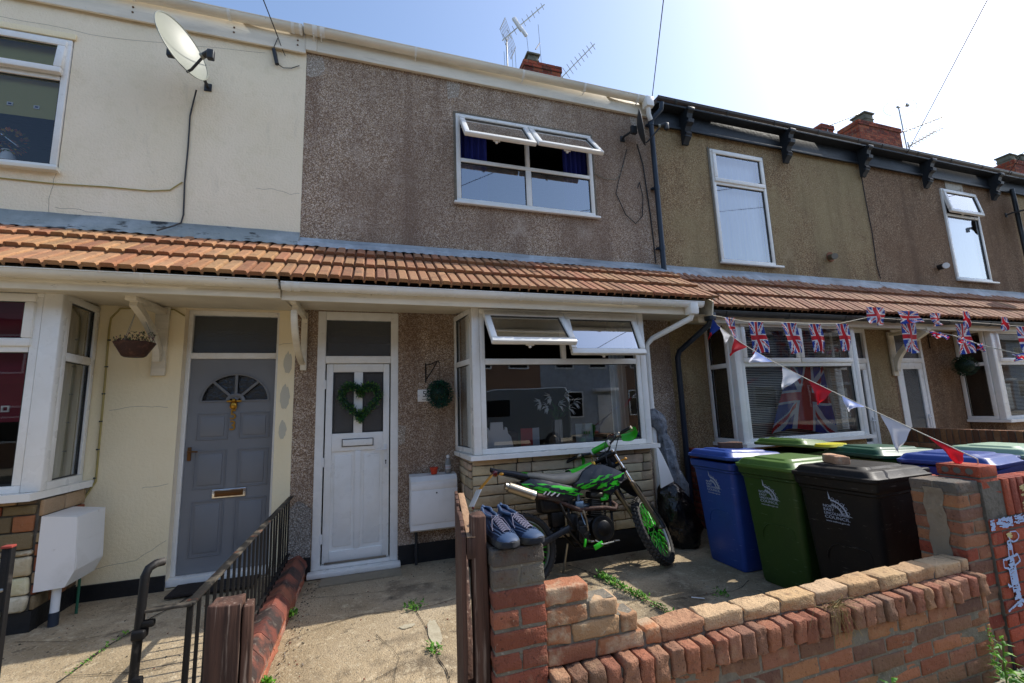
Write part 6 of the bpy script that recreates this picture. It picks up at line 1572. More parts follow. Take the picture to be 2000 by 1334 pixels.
gfx(gp_polys[:4]+shards(.10, .83, .56, .76, .025, 12, -12), bk, rearp, .118, .022)
gs_polys = [[(.58, .80), (.70, .865), (.76, .865), (.62, .79)], [(.66, .80), (.80, .895), (.86, .89), (.72, .80)], [(.74, .84), (.90, .90), (.97, .885), (.82, .845)], [(.56, .83), (.64, .855), (.62, .83), (.55, .81)], [(.84, .86), (1.0, .895), (1.06, .88), (.90, .85)], [(.80, .765), (.96, .80), (1.02, .79), (.84, .75)], [(.84, .74), (.95, .765), (.97, .75), (.88, .725)],
            [(.82, .79), (.92, .82), (.98, .82), (.86, .79)], [(.90, .73), (.97, .745), (.94, .72), (.91, .705)], [(.70, .79), (.78, .82), (.77, .80), (.69, .78)], [(.95, .84), (1.06, .86), (1.04, .84), (.97, .825)]]
gfx(gs_polys[:4]+shards(.62, .82, 1.04, .86, .03, 14, 18)+shards(.80, .77, 1.0, .79, .025, 7, 14, (.05, .12)), bk, shr, .135, .025)
gfx(shards(.06, .85, .56, .77, .03, 12, -14, (.05, .13)), bk, rearp, .118, .0245, 'anthr')
gfx(shards(.62, .84, 1.04, .86, .035, 13, 17, (.05, .13))+shards(.80, .76, 1.0, .79, .02, 5, 14, (.05, .1)), bk, shr, .135, .0275, 'anthr')
gfx([[(.20, .775), (.23, .80), (.24, .795), (.215, .77)], [(.235, .765), (.27, .795), (.28, .79), (.25, .76)], [(.27, .76), (.32, .785), (.33, .775), (.285, .75)], [(.33, .745), (.36, .77), (.37, .765), (.345, .74)]], bk, rearp, .118, .027, 'white', 'side_lettering')
# tail
mb = MB()
def tail(u, v):
    x = .30-.545*u; z = .955+.105*u**1.2-.02*math.sin(PI*u); w = .085-.045*u; y = (v-.5)*2
    return (x, y*w, z-.030*y*y)
mb.grid(tail, 16, 8); mb.grid(lambda u, v: V(tail(u, 1-v))-V((0, 0, .012)), 16, 8)
loftx(mb, [(-.20, 1.02, .035, .022), (-.05, .985, .055, .03), (.10, .94, .08, .04), (.25, .90, .10, .05)])
mb.build('rear_mudguard', M['anthr'], bk, smooth=50)
mb = MB()
for s in (-1, 1): mb.add([(.12, s*.06, .972), (-.03, s*.055, .992), (-.05, s*.03, 1.002), (.10, s*.03, .985)], [(0, 1, 2, 3)])
mb.build('tail_flash', M['greenpl'], bk, smooth=0)
mb = MB(); mb.rbox((-.215, 0, 1.0), (.045, .10, .05), b=.012, bseg=2, rot=Matrix.Rotation(R(20), 3, 'Y')); mb.build('tail_lamp', M['redlens'], bk)
mb = MB()
for s in (-1, 1): mb.tube([(-.16, s*.03, .99), (-.17, s*.10, .985)], .006, 6); mb.sphere((-.175, s*.115, .985), .018, 10, 6, sc=(1.3, 1, .8))
mb.build('indicator', M['orange'], bk)
mb = MB()
for s in (-1, 1): mb.rbox((-.30, s*.035, .93), (.20, .016, .012), rot=Matrix.Rotation(R(-43), 3, 'Y'), b=.004)
mb.rbox((-.30, 0, .925), (.19, .05, .004), rot=Matrix.Rotation(R(-43), 3, 'Y'), b=.001); mb.build('plate_bracket', M['orange'], bk)
mb = MB(); mb.rbox((-.41, 0, .80), (.165, .22, .005), rot=Matrix.Rotation(R(-60), 3, 'Y'), b=.002); npl = mb.build('number_plate', M['white'], bk)
mb = MB(); mb.rbox((-.395, -.03, .80), (.10, .03, .007), rot=Matrix.Rotation(R(-60), 3, 'Y'), b=.002); mb.rbox((-.405, .04, .80), (.12, .02, .007), rot=Matrix.Rotation(R(-60), 3, 'Y'), b=.002); mb.build('plate_lettering', M['blackpl'], npl)
mb = MB(); mb.sphere((-.455, -.09, .72), .012, 8, 6); mb.build('reflector', M['redlens'], npl)

# ================================================================= wheelie bins (local: x back from the printed front, y width, z up)
def rrect(hx, hy, r, z, cx=0, cy=0, n=5):
    o = []
    for (sx, sy, a0) in ((1, 1, 0), (-1, 1, 90), (-1, -1, 180), (1, -1, 270)):
        for k in range(n+1):
            a = R(a0+90*k/n); o.append((cx+sx*(hx-r)+r*math.cos(a), cy+sy*(hy-r)+r*math.sin(a), z))
    return o
def bin_(label, loc, rz, body, lid, lidang=0, logo=True, group=None, H=1.0, handle=None):
    root = thing('wheelie_bin', label, 'wheelie bin', loc, group, local=True, rot=(0, 0, R(rz)))
    D, Wd = .74, .58
    mb = MB(); s = []
    s.append(rrect(.235, .215, .03, .0, .36)); s.append(rrect(.245, .225, .04, .03, .36)); s.append(rrect(.27, .24, .045, .30, .365)); s.append(rrect(.315, .265, .05, .80, .37)); s.append(rrect(.325, .27, .05, .89, .37)); s.append(rrect(.335, .278, .05, .90, .37))
    s.append(rrect(.335, .278, .05, .915, .37)); s.append(rrect(.355, .29, .055, .93, .37)); s.append(rrect(.36, .295, .055, .985, .37)); s.append(rrect(.345, .28, .05, .99, .37)); s.append(rrect(.33, .265, .05, .93, .37))
    mb.loft(s); b = mb.build('body', M[body], root, smooth=35)
    mb = MB()
    def fx(z): return .37-(.235+(z/.8)*.08)-.004
    y0, y1, zt = -.17, .13, .52
    pts = [(fx(.04), y1, .04), (fx(.3), y1+.0, .3), (fx(zt-.12), y1, zt-.12)]
    for a in range(0, 91, 10): pts.append((fx(zt), y1-.12+.12*math.cos(R(a)), zt-.12+.12*math.sin(R(a))))
    pts += [(fx(zt), y0+.03, zt), (fx(zt-.02), y0+.006, zt-.015), (fx(zt-.05), y0, zt-.05), (fx(.3), y0, .3), (fx(.04), y0, .04)]
    # on the front face y runs to the right seen from -x side reversed
    mb.tube(pts, .006, 6); mb.build('moulded_rib', M[body], b)
    for sy in (-1, 1):
        mb = MB(); mb.lathe([(.0, -.02), (.06, -.02), (.095, -.022), (.10, -.01), (.10, .01), (.095, .022), (.06, .02), (0, .02)], (.62, sy*.235, .10), (0, 1, 0), 24); mb.build('wheel', M['rubber'], root)
    Y = Matrix.Translation((.72, 0, .995)) @ Matrix.Rotation(R(lidang), 4, 'Y') @ Matrix.Translation((-.72, 0, -.995))
    mb = MB(); mb.X = Y
    l = [rrect(.36, .297, .055, .975, .365), rrect(.368, .302, .058, .985, .365), rrect(.368, .302, .058, 1.005, .365), rrect(.350, .285, .055, 1.012, .365), rrect(.33, .262, .06, 1.045, .36), rrect(.318, .25, .06, 1.052, .36), rrect(.25, .19, .05, 1.054, .345), rrect(.235, .175, .05, 1.068, .345), rrect(.20, .14, .05, 1.070, .345)]
    mb.loft(l); ld = mb.build('lid', M[lid], root, smooth=35)
    mb = MB(); mb.X = Y
    mb.rbox((.735, 0, 1.02), (.04, .50, .03), b=.012, bseg=2, seg=(1, 6, 1))
    for y in (-.25, 0, .25): mb.rbox((.695, y, 1.022), (.10, .045, .035), b=.01)
    mb.build('lid_handle', M[lid], ld)
    for y in (-.155, .155):
        mb = MB(); mb.X = Y; mb.box(.655, .712, y-.07, y+.07, 1.031, 1.0335); mb.build('slot_shade_pad', M['dark'], ld)  # flat dark pads; the shade inside the handle slots is put into their colour
    if logo:
        mb = MB(); zc = .765
        XL = TX((fx(zc)-.0012, .02, zc), (0, -1, 0), V((-.1, 0, 1))) @ Matrix.Scale(.80, 4)
        def T(s, u, v, sz, sx=1): text_mb(mb, s, XL @ Matrix.Translation((u, v, 0)), sz, .0008, 'LEFT', sx)
        T('NORTH', -.10, .012, .034, 1.1); T('EAST', -.10, -.020, .034, 1.25); T('LINCOLNSHIRE', -.10, -.052, .034, .93); T('COUNCIL', -.10, -.088, .038, 1.28); T('www.nelincs.gov.uk', -.095, -.118, .022, 1.15)
        mb.X = XL
        def P(cx, cy, r, a): return (cx+r*math.cos(R(a)), cy+r*math.sin(R(a)))
        cx, cy = -.025, -.045
        for i in range(16):
            a, b2 = 88-i*5.2, 88-(i+1)*5.2
            for r0, r1 in ((.120, .135), (.080, .088)):
                q = [P(cx, cy, r0, a), P(cx, cy, r1, a), P(cx, cy, r1, b2), P(cx, cy, r0, b2)]; mb.poly([(x, y, .001) for x, y in q])
            t = (i % 4)/3
            q = [P(cx, cy, .085, a), P(cx, cy, .085+.037*(.3+.7*abs(math.sin(i*1.2))), a-1), P(cx, cy, .085, b2)]; mb.poly([(x, y, .001) for x, y in q])
        mb.poly([(-.035, .09, .001), (-.018, .09, .001), (-.032, .165, .001)]); mb.poly([(.10, -.03, .001), (.10, -.042, .001), (.15, -.046, .001)]); mb.poly([(.07, .035, .001), (.078, .028, .001), (.10, .07, .001)])
        for k in range(5):
            a = 80-17*k; c = P(cx, cy, .14, a); mb.torus((c[0], c[1], .001), (0, 0, 1), .013, .0015, 14, 5)
        mb.build('council_lettering', M['print'], b, smooth=0)
    return root
bin_('blue wheelie bin with council lettering and a half brick on its raised lid', (3.185, 3.68, .005), 0, 'binblue', 'binblue', 3.5, group='council wheelie bins in the middle yard')
bin_('green wheelie bin with faded green lid between the blue and black bins', (3.215, 3.06, .005), 3, 'bingreen', 'bingreenlid', .5, group='council wheelie bins in the middle yard')
bin_('black wheelie bin with council lettering and a pale brick on its lid', (3.19, 2.455, .005), 5, 'binblack', 'binblack', 1, group='council wheelie bins in the middle yard')
bin_('blue wheelie bin in the next yard, just behind the piers', (4.28, 2.35, .02), 12, 'binblue', 'binblue', 2, False, 'wheelie bins in the next yard')
bin_('dark green wheelie bin in the next yard behind the blue one', (4.35, 3.10, .02), -6, 'bingreen', 'bindkgreen', 2, False, 'wheelie bins in the next yard')
bin_('wheelie bin with pale faded green lid at the right edge', (5.25, 2.55, .02), 4, 'bingreen', 'binpale', 1, False, 'wheelie bins in the next yard')
bin_('olive lidded wheelie bin tilted open below the flag window', (4.25, 3.80, .02), 8, 'bingreen', 'bingreenlid', 6, False, 'wheelie bins in the next yard')
mb = MB(); mb.loft([rrect(.16, .10, .08, 1.09, 4.45, 3.35), rrect(.15, .09, .08, 1.115, 4.45, 3.35)]); tag(mb.build('recycling_caddy_lid', M['yellow']), 'yellow oval lid lying behind the green bin', 'lid')
def lbrick(label, c, rz, cols, mat='brick', frog=False, tilt=0):
    mb = MB(); mb.rbox(c, (.215, .10, .065), rot=Matrix.Rotation(R(rz), 3, 'Z') @ Matrix.Rotation(R(tilt), 3, 'X'), b=.008, bseg=2, seg=(5, 3, 2), amp=.008, fr=12, col=cols)
    if frog: mb.rbox((c[0], c[1], c[2]+.03), (.16, .06, .012), rot=Matrix.Rotation(R(rz), 3, 'Z'), b=.004, col=mixc(cols, (.1, .08, .07), .5))
    return tag(mb.build('loose_brick', M[mat]), label, 'brick')
lbrick('dark mossy brick weighing down the blue bin lid', (3.52, 3.71, 1.128), -20, lin('5e4436'))
lbrick('pale brick lying on the black bin lid', (3.43, 2.56, 1.108), 62, lin('b58a6a'), 'brickpale')

# ================================================================= bags, cloth and board beside the bay
mb = MB()
def bagf(secs, c, n=28, amp=.05, fr=4, seed=0):
    rows = []
    for (z, rx, ry, ox, oy) in secs:
        row = []
        for k in range(n):
            a = 2*PI*k/n; p = V((math.cos(a)*rx, math.sin(a)*ry, 0))
            w = 1+amp*noise.noise(V((math.cos(a)*fr, math.sin(a)*fr, z*7+seed)))+amp*.5*noise.noise(V((math.cos(a)*fr*3, math.sin(a)*fr*3, z*16+seed)))
            row.append((c[0]+ox+p.x*w, c[1]+oy+p.y*w, c[2]+z))
        rows.append(row)
    return rows
def interp(secs, m=5):
    o = []
    for i in range(len(secs)-1):
        for k in range(m): o.append(tuple(a*(1-k/m)+b*k/m for a, b in zip(secs[i], secs[i+1])))
    o.append(secs[-1]); return o
mb.loft(bagf(interp([(0, .14, .13, 0, 0), (.03, .19, .17, 0, 0), (.2, .22, .19, -.01, 0), (.4, .20, .18, -.05, .01), (.58, .15, .14, -.09, .02), (.66, .09, .09, -.11, .02), (.72, .03, .03, -.12, .02)]), (3.33, 4.34, .008), amp=.22, fr=3))
tag(mb.build('refuse_bag', M['bag'], smooth=60), 'full black refuse bag slumped between the bay and the blue bin', 'refuse bag')
mb = MB(); mb.loft(bagf(interp([(0, .10, .10, 0, 0), (.3, .14, .13, 0, 0), (.6, .13, .12, .0, 0), (.74, .07, .07, 0, 0), (.80, .02, .02, 0, 0)]), (3.52, 4.62, .008), amp=.25, fr=3, seed=4))
tag(mb.build('refuse_bag', M['bagclear'], smooth=60), 'pale translucent refuse sack behind the black bag', 'refuse bag')
mb = MB(); p = [(3.02, 4.24, .72), (3.12, 4.22, .70), (3.14, 4.30, 1.05), (3.075, 4.34, 1.10), (3.0, 4.30, 1.09)]
mb.prism([(3.03, 4.24, .66), (3.20, 4.24, .72), (3.16, 4.26, .86), (3.07, 4.28, 1.08), (3.035, 4.28, 1.08)], (.0, .02, .004))
tag(mb.build('white_board', M['white'], smooth=0), 'torn white board leaning on the bay corner above the black bag', 'board')
mb = MB(); rows = bagf(interp([(0, .08, .07, .12, 0), (.25, .10, .08, .10, 0), (.5, .085, .07, .06, 0), (.62, .06, .05, .03, 0), (.70, .10, .07, .0, 0), (.80, .11, .08, -.05, 0), (.88, .07, .06, -.07, 0), (.92, .02, .02, -.07, 0)]), (3.26, 4.50, .60), amp=.35, fr=4, seed=9)
mb.loft(rows)
mb.tube([(3.36, 4.50, .62), (3.37, 4.50, .3), (3.36, 4.50, .01)], .05, 10)
tag(mb.build('cloth_bundle', M['rag'], smooth=60), 'grey cloth bundle wrapped round a pole beside the bay and white downpipe', 'cloth bundle')

# ================================================================= shoes on the pier
def shoe(label, c, rz, s):
    root = thing('shoe', label, 'shoe', c, 'pair of shoes on the gate pier', local=True, rot=(0, 0, R(rz)))
    # x forward (toe), L = .29
    st = [(-.145, .022, .075), (-.135, .031, .092), (-.11, .036, .096), (-.08, .037, .090), (-.05, .037, .088), (-.02, .038, .086), (.01, .041, .076), (.04, .045, .064), (.07, .047, .054), (.10, .043, .046), (.125, .034, .039), (.142, .018, .030), (.147, .006, .024)]
    def cx(x): return s*.010*math.sin((x+.14)*9)
    secs = []
    for x, w, h in st:
        row = []
        for k in range(16):
            a = PI*k/15; r = max(0, math.sin(a))
            yy = math.cos(a)*w*(1-.45*r**3 if x < .0 else 1-.15*r**3); zz = .022+(h-.022)*r**.75
            row.append((x, yy+cx(x), zz))
        secs.append(row)
    mb = MB(); mb.loft(secs, closed=False, cap=False); mb.poly(secs[0][::-1]); up = mb.build('upper', M['shoe'], root, smooth=60)
    mb = MB(); secs = []
    for x, w, h in [(-.15, .02, 0)]+[(a, b+.004, 0) for a, b, _ in st]+[(.152, .006, 0)]:
        z0 = .0+max(0, x-.08)**2*2.2
        secs.append([(x, -w+cx(x), z0+.004), (x, -w*.9+cx(x), z0), (x, w*.9+cx(x), z0), (x, w+cx(x), z0+.004), (x, w+cx(x), .027), (x, w*.85+cx(x), .030), (x, -w*.85+cx(x), .030), (x, -w+cx(x), .027)])
    mb.loft(secs); mb.build('sole', M['sole'], root, smooth=50)
    # collar opening (dark lining) and light collar lip
    mb = MB()
    ring = [(-.075+.058*math.cos(2*PI*k/24), cx(-.07)+.022*math.sin(2*PI*k/24), .094-.004*math.cos(2*PI*k/24)+(.012 if math.cos(2*PI*k/24) < -.4 else 0)) for k in range(24)]
    mb.poly([(p[0], p[1], p[2]-.004) for p in ring]); mb.build('lining', M['shoedk'], root, smooth=0)
    mb = MB(); mb.tube(ring+[ring[0]], .0065, 8); mb.tube([(-.14, cx(-.14), .05), (-.142, cx(-.14), .10), (-.128, cx(-.14), .116), (-.118, cx(-.12), .11)], .007, 8); mb.build('collar', M['shoelt'], root)
    def surf(x, t, lift=.0015):
        # t -1..1 across
        for i in range(len(st)-1):
            if st[i][0] <= x <= st[i+1][0]:
                f = (x-st[i][0])/(st[i+1][0]-st[i][0]); w = st[i][1]*(1-f)+st[i+1][1]*f; h = st[i][2]*(1-f)+st[i+1][2]*f
                a = PI/2-t*PI/2; r = math.sin(a)
                return V((x, math.cos(a)*(w+lift)*(1-.45*r**3 if x < 0 else 1-.15*r**3)+cx(x), .022+(h-.022+lift)*r**.75))
        return V((x, 0, .03))
    mb = MB()
    mb.grid(lambda u, v: surf(.085+.055*u, (v-.5)*1.9, .002), 8, 14)
    for sd in (-1, 1):
        for tt in (.30, .50, .68):
            mb.tube([surf(-.03+.12*i/10, sd*(tt+.1*math.sin(i*.5)), .002) for i in range(11)], .0028, 5)
        mb.grid(lambda u, v: surf(-.135+.05*u, sd*(.35+.5*v), .002), 5, 5)
    mb.build('overlay', M['shoelt'], root)
    mb = MB(); mb.grid(lambda u, v: surf(-.015+.09*u, (v-.5)*.5, .003), 10, 6); mb.build('tongue', M['shoe'], root)
    mb = MB()
    for i in range(7):
        x = -.012+.0135*i; mb.tube([surf(x, -.27, .006), surf(x+.003, -.1, .009), surf(x+.006, .1, .009), surf(x+.009, .27, .006)], .0026, 5)
        mb.tube([surf(x+.004, .26, .007), surf(x+.008, 0, .010), surf(x+.012, -.26, .007)], .0022, 5)
    for sd in (-1, 1): mb.tube([surf(-.01, .05*sd, .012), surf(0.0, .35*sd, .014), surf(.02, .55*sd, .008), surf(.035, .65*sd, .004)], .002, 5); mb.tube([surf(-.01, .05*sd, .012), surf(-.02, .3*sd, .018), surf(-.005, .38*sd, .012), surf(-.01, .1*sd, .012)], .002, 5)
    mb.build('lace', M['lace'], root)
    return root
ZP = 1.052
shoe('left blue running shoe on the pier, nearer the wooden post', (.497, 1.845, ZP), -80, 1)
shoe('right blue running shoe on the pier, nearer the motorbike', (.603, 1.855, ZP), -70, -1)

# ================================================================= bunting
RED, WHT, BLU = lin('c81e2a'), lin('dcdce0'), lin('1f3f9a')
def union(u, v, asp=2.0):
    x = (u-.5)*asp; y = v-.5
    if abs(x) < .1 or abs(y) < .1: return RED
    if abs(x) < .167 or abs(y) < .167: return WHT
    L = math.hypot(asp, 1); 
    d1 = (x*1-y*asp)/L; d2 = (x*1+y*asp)/L
    q = x*y > 0
    if q:
        s = d1 if x > 0 else -d1
        if -.002 < s*(1) < .065: return RED if s > 0 else WHT
        if abs(d1) < .1: return WHT
    else:
        s = d2 if x > 0 else -d2
        if -.065 < s < .002: return RED
        if abs(d2) < .1: return WHT
    return BLU
SA = V((4.05, 4.33, 2.60)); SE = V((3.62, 1.80, 1.172))
def sp(t, sag=.05): p = SA.lerp(SE, t); return V((p.x, p.y, p.z-.12*math.sin(PI*t**.6)))
mb = MB(); mb.tube([sp(i/40) for i in range(41)], .0035, 6); mb.tube([sp(1), sp(1)+V((.02, .01, -.03))], .0035, 6)
stt = thing('bunting_string', 'white string of red, white and blue pennants from gutter to pier', 'bunting string', tuple(SA))
mb.build('string', M['string'], stt)
PEN = [(.0, .055, -.15, -.20, BLU, RED, 'blue and red pennant at the gutter end of the string'), (.045, .075, -.02, -.15, WHT, WHT, 'small white pennant second from the gutter end'), (.145, .08, -.19, -.15, RED, RED, 'small red pennant blown sideways near the flag window'),
       (.27, .095, -.24, -.06, lin('4a7ad0'), WHT, 'pale blue pennant blown flat below the window frame'), (.41, .09, -.20, -.16, WHT, WHT, 'white pennant blown sideways across the flag window'), (.525, .092, -.12, -.16, RED, RED, 'red pennant in front of the big window flag'),
       (.65, .075, -.15, -.07, lin('5a86d8'), WHT, 'crumpled blue and white pennant right of the window flag'), (.772, .085, -.15, -.20, WHT, WHT, 'large white pennant fluttering above the bins'), (.895, .08, -.06, -.13, RED, RED, 'red pennant draped on the brick pier')]
for i, (t0, dt, wx, dz, c1, c2, lb) in enumerate(PEN):
    a = sp(t0); b = sp(min(1, t0+dt)); tip = (a+b)/2+V((wx, -.01*i, dz))
    mb = MB(); ph = random.uniform(0, 6)
    def f(u, v):
        p = a.lerp(b, u).lerp(tip, v); n = V((.3, .5, .1)); amp = .022*math.sin(u*6+v*7+ph)*(.3+v)*(1-.3*v)
        return p+n*amp*1.4+V((0, 0, .012*math.sin(u*9+ph)*v))
    mb.grid(f, 12, 14, colfn=lambda u, v: (mixc(c1, c2, .0) if (v < .62 or c1 == c2) else c2) if i == 0 else mixc(c1, c2, min(1, max(0, v*1.2-.1)) if c1 != c2 else 0))
    tag(mb.build('pennant', M['cloth'], smooth=60), lb, 'pennant', 'pennants on the white string')
# union flags
def uflag(label, c, w, h, rot90=True, sway=.02, tw=0, twist=0, name='union_flag', grp='small union flags on the black gutter line', nx=20, ny=28, tilt=0):
    mb = MB(); ph = random.uniform(0, 6)
    def f(u, v):
        x = (u-.5)*w; z = -v*h
        yy = sway*math.sin(u*5+v*4+ph)*(.2+v)+.5*sway*math.sin(u*11+ph*2)*v
        xx = x*math.cos(twist*v)+.02*math.sin(v*5+ph)*v+tilt*v
        return V(c)+V((xx, yy+x*math.sin(twist*v), z+.01*math.sin(u*6+ph)*v))
    mb.grid(f, nx, ny, colfn=lambda u, v: union(1-v, u, max(1.2, h/w)) if rot90 else union(u, 1-v, w/h))
    return tag(mb.build(name, M['flag'], smooth=60), label, 'flag', grp)
UL = V((4.30, 4.22, 2.575))
line_pts = [(3.98, 4.24, 2.62), (4.45, 4.23, 2.555), (5.0, 4.23, 2.56), (5.55, 4.23, 2.555), (6.1, 4.23, 2.57), (6.6, 4.19, 2.66), (7.2, 4.19, 2.65), (7.9, 4.19, 2.67), (8.6, 4.2, 2.66), (9.4, 4.2, 2.64), (10.1, 4.2, 2.62), (12, 4.2, 2.60)]
us = thing('flag_line', 'white line of small union flags strung along the black gutter', 'bunting string', (3.98, 4.24, 2.6))
mb = MB(); mb.tube(line_pts, .004, 5); mb.build('string', M['string'], us)
for lb, c, w, h, tw, tl in (('small union flag twisted beside the pennant end of the gutter', (4.22, 4.235, 2.60), .17, .26, .9, .04), ('first full union flag hanging over the left bay corner', (4.62, 4.225, 2.555), .24, .40, 0, .03), ('second full union flag hanging over the bay, skewed', (5.17, 4.225, 2.555), .27, .40, .3, .09),
                            ('third full union flag hanging over the bay', (5.62, 4.225, 2.55), .22, .38, 0, .05), ('fourth full union flag hanging at the right of the bay', (6.13, 4.225, 2.565), .24, .38, .2, .04)):
    uflag(lb, c, w, h, twist=tw, tilt=tl)
for lb, c, w, h, ro in (('union flag blown up flat against the black gutter', (6.70, 4.14, 2.80), .34, .24, True), ('union flag blown sideways over the tiles, left of the bracket', (7.35, 4.12, 2.76), .45, .17, False), ('crumpled union flag above the white bracket', (7.95, 4.12, 2.75), .22, .18, False), ('small union flag flicked up over the tiles near the far bay', (8.65, 4.12, 2.80), .14, .26, True),
                        ('thin union flag folded over the gutter near the right edge', (9.6, 4.12, 2.74), .16, .22, True)):
    uflag(lb, c, w, h, ro, .03)
for lb, c, w, h in (('union flag hanging in front of the door beside the bracket', (7.45, 4.20, 2.63), .30, .46), ('union flag hanging left of the leaf ball by the last bay', (8.68, 4.20, 2.62), .32, .46), ('union flag hanging in front of the open sash at the right edge', (10.15, 4.15, 2.60), .36, .46)):
    uflag(lb, c, w, h)
for lb, c in (('tiny union flag trailing below the bay sill, left', (4.60, 4.40, .96)), ('tiny union flag below the bay sill, middle', (5.05, 4.40, .96)), ('tiny union flag below the bay sill, right', (5.5, 4.40, .97))):
    uflag(lb, c, .22, .20, False, .03, grp='tiny union flags below the bay sill')
l2 = [(7.6, 4.15, 2.50), (7.2, 3.6, 2.32), (6.9, 3.2, 2.13), (6.6, 2.7, 1.93), (6.2, 2.1, 1.72)]
us2 = thing('flag_line', 'line of twisted union flags running from the bracket towards the right edge', 'bunting string', l2[0])
mb = MB(); mb.tube(l2, .006, 5); mb.build('string', M['string'], us2)
for k, (t, lb) in enumerate(((.35, 'furled union flag on the sloping line, nearest the bracket'), (1.1, 'furled union flag second along the sloping line'), (1.9, 'bright furled union flag halfway down the sloping line'), (2.7, 'furled union flag on the sloping line at the right edge'))):
    i = int(t); p = V(l2[i]).lerp(V(l2[i+1]), t-i); q = V(l2[i]).lerp(V(l2[i+1]), min(1, t-i+.35)) ; mb = MB(); ph = k
    dd = q-p
    mb.grid(lambda u, v: p+dd*u*1.4+V((.03*math.sin(u*9+ph), .02*math.cos(v*5+u*7), -.07*v+.015*math.sin(u*12+ph))), 20, 8, colfn=lambda u, v: union(u, v, 2)); tag(mb.build('union_flag', M['flag'], smooth=60), lb, 'flag', 'furled union flags on the sloping line')
# big flag inside the window of house 57
mb = MB()
def bigf(u, v):
    w = .62+.55*v; x = 5.78+(u-.5)*w+.10*(1-v)-.12*v; return (x, 4.60+.022*math.sin(u*14+v*3)+.012*math.sin(u*29), 2.04-.92*v+.05*math.sin(u*5)*v)
mb.grid(bigf, 60, 60, colfn=lambda u, v: union(v, u, 1.7)); tag(mb.build('union_flag', M['flag'], smooth=60), 'large crumpled union flag hung inside the bay window', 'flag')

# ================================================================= things behind the glass
def curtain(label, x0, x1, y, z0, z1, m, folds=7, amp=.03, gather=0):
    mb = MB(); ph = random.uniform(0, 6)
    mb.grid(lambda u, v: (x0+(x1-x0)*u+gather*(1-v)*(u-.5), y+amp*math.sin(u*folds*2*PI+ph+.6*math.sin(v*3))*(1-.3*v), z0+(z1-z0)*v), folds*10, 10)
    return tag(mb.build('curtain', M[m], smooth=80), label, 'curtain')
curtain('navy curtain gathered at the left of the open upper window', .98, 1.42, 5.16, 4.0, 5.33, 'navy', 5, .035)
curtain('navy curtain gathered at the right of the open upper window', 2.52, 2.90, 5.16, 4.0, 5.33, 'navy', 5, .035)
curtain('white net curtain in the upper window with tan walls', 4.95, 5.98, 5.12, 3.6, 5.44, 'net', 9, .012)
curtain('white net curtain in the upper window below the bare patch', 10.44, 11.48, 5.10, 3.65, 4.98, 'net', 9, .012)
curtain('white net curtain in the furthest upper window', 14.0, 15.2, 5.12, 3.65, 5.4, 'net', 9, .012)
curtain('pale drape at the left end of the middle bay', 1.02, 1.06, 4.60, 1.14, 2.60, 'drape', 2, .01)
mb = MB(); mb.grid(lambda u, v: (.985+.012*math.sin(u*50), 4.50+.42*u, 1.14+1.48*v), 40, 4); tag(mb.build('curtain', M['drape'], smooth=80), 'pale drape pleated behind the left side window of the middle bay', 'curtain')
curtain('pale drape at the right end of the middle bay', 2.70, 2.92, 4.62, 1.14, 2.60, 'drape', 4, .02)
mb = MB(); mb.grid(lambda u, v: (-2.50+.012*math.sin(u*40), 4.50+.40*u, 1.09+1.5*v), 40, 4); tag(mb.build('curtain', M['drape'], smooth=80), 'pale drape behind the side window of the left bay', 'curtain')
bl = thing('roller_blind', 'pale cream blind with three small square eyelets in the left upper window', 'blind', (-3.4, 5.08, 4.45))
mb = MB(); mb.box(-3.86, -2.95, 5.075, 5.08, 4.55, 5.35); mb.build('cloth', M['blindc'], bl, smooth=0)
mb = MB()
for x in (-3.76, -3.56, -3.355, -3.155, -2.96): frm(mb, x-.022, x+.022, 4.64, 4.675, 5.066, 5.0745, .009, 0)
mb.build('eyelet', M['white'], bl, smooth=0)
mb = MB()
for x in (-3.76, -3.56, -3.355, -3.155, -2.96): mb.box(x-.013, x+.013, 5.068, 5.0745, 4.649, 4.666)
mb.build('eyelet_hole', M['navy'], bl, smooth=0)
rbl = thing('roller_blind', 'dark red blind with a square eyelet behind the left bay glass', 'blind', (-3.0, 4.55, 1.65))
mb = MB(); mb.box(-4.3, -2.62, 4.55, 4.555, 1.62, 2.62); mb.build('cloth', mk('dark_red_blind', '7c1c34', .8, var=[(3, '5c1426', .4, .7, 3, .6, (.2, 1, 4))]), rbl, smooth=0)
mb = MB(); frm(mb, -2.79, -2.74, 1.70, 1.75, 4.54, 4.549, .011, 0); mb.build('eyelet', M['white'], rbl, smooth=0)
vf = thing('vase_of_flowers', 'vase of orange and yellow flowers on the left upper window sill', 'vase', (-3.36, 5.14, 4.05))
mb = MB(); mb.lathe([(0, 0), (.05, 0), (.07, .06), (.04, .14), (.05, .16)], (-3.36, 5.14, 4.045), n=16); mb.build('vase', M['ceramic'], vf)
mb = MB()
for i in range(160): d = rv(); leaf(mb, V((-3.36, 5.14, 4.30))+V((d.x*.12, d.y*.06, d.z*.11)), d, .035, .03, jit(random.choice([lin('d9852a'), lin('d9b02a'), lin('4f7a3a'), lin('c8602a')]), .2))
mb.build('flowers', M['leaf'], vf, smooth=0)
def blind(label, x0, x1, y, z0, z1, X=None):
    mb = MB(); z = z0
    while z < z1:
        mb.quad((x0, y-.012, z), (x1, y-.012, z), (x1, y+.010, z+.012), (x0, y+.010, z+.012)); z += .024
    for x in (x0+.15, (x0+x1)/2, x1-.15): mb.box(x-.001, x+.001, y-.014, y-.013, z0, z1)
    return tag(mb.build('venetian_blind', M['slat'], smooth=0), label, 'blind')
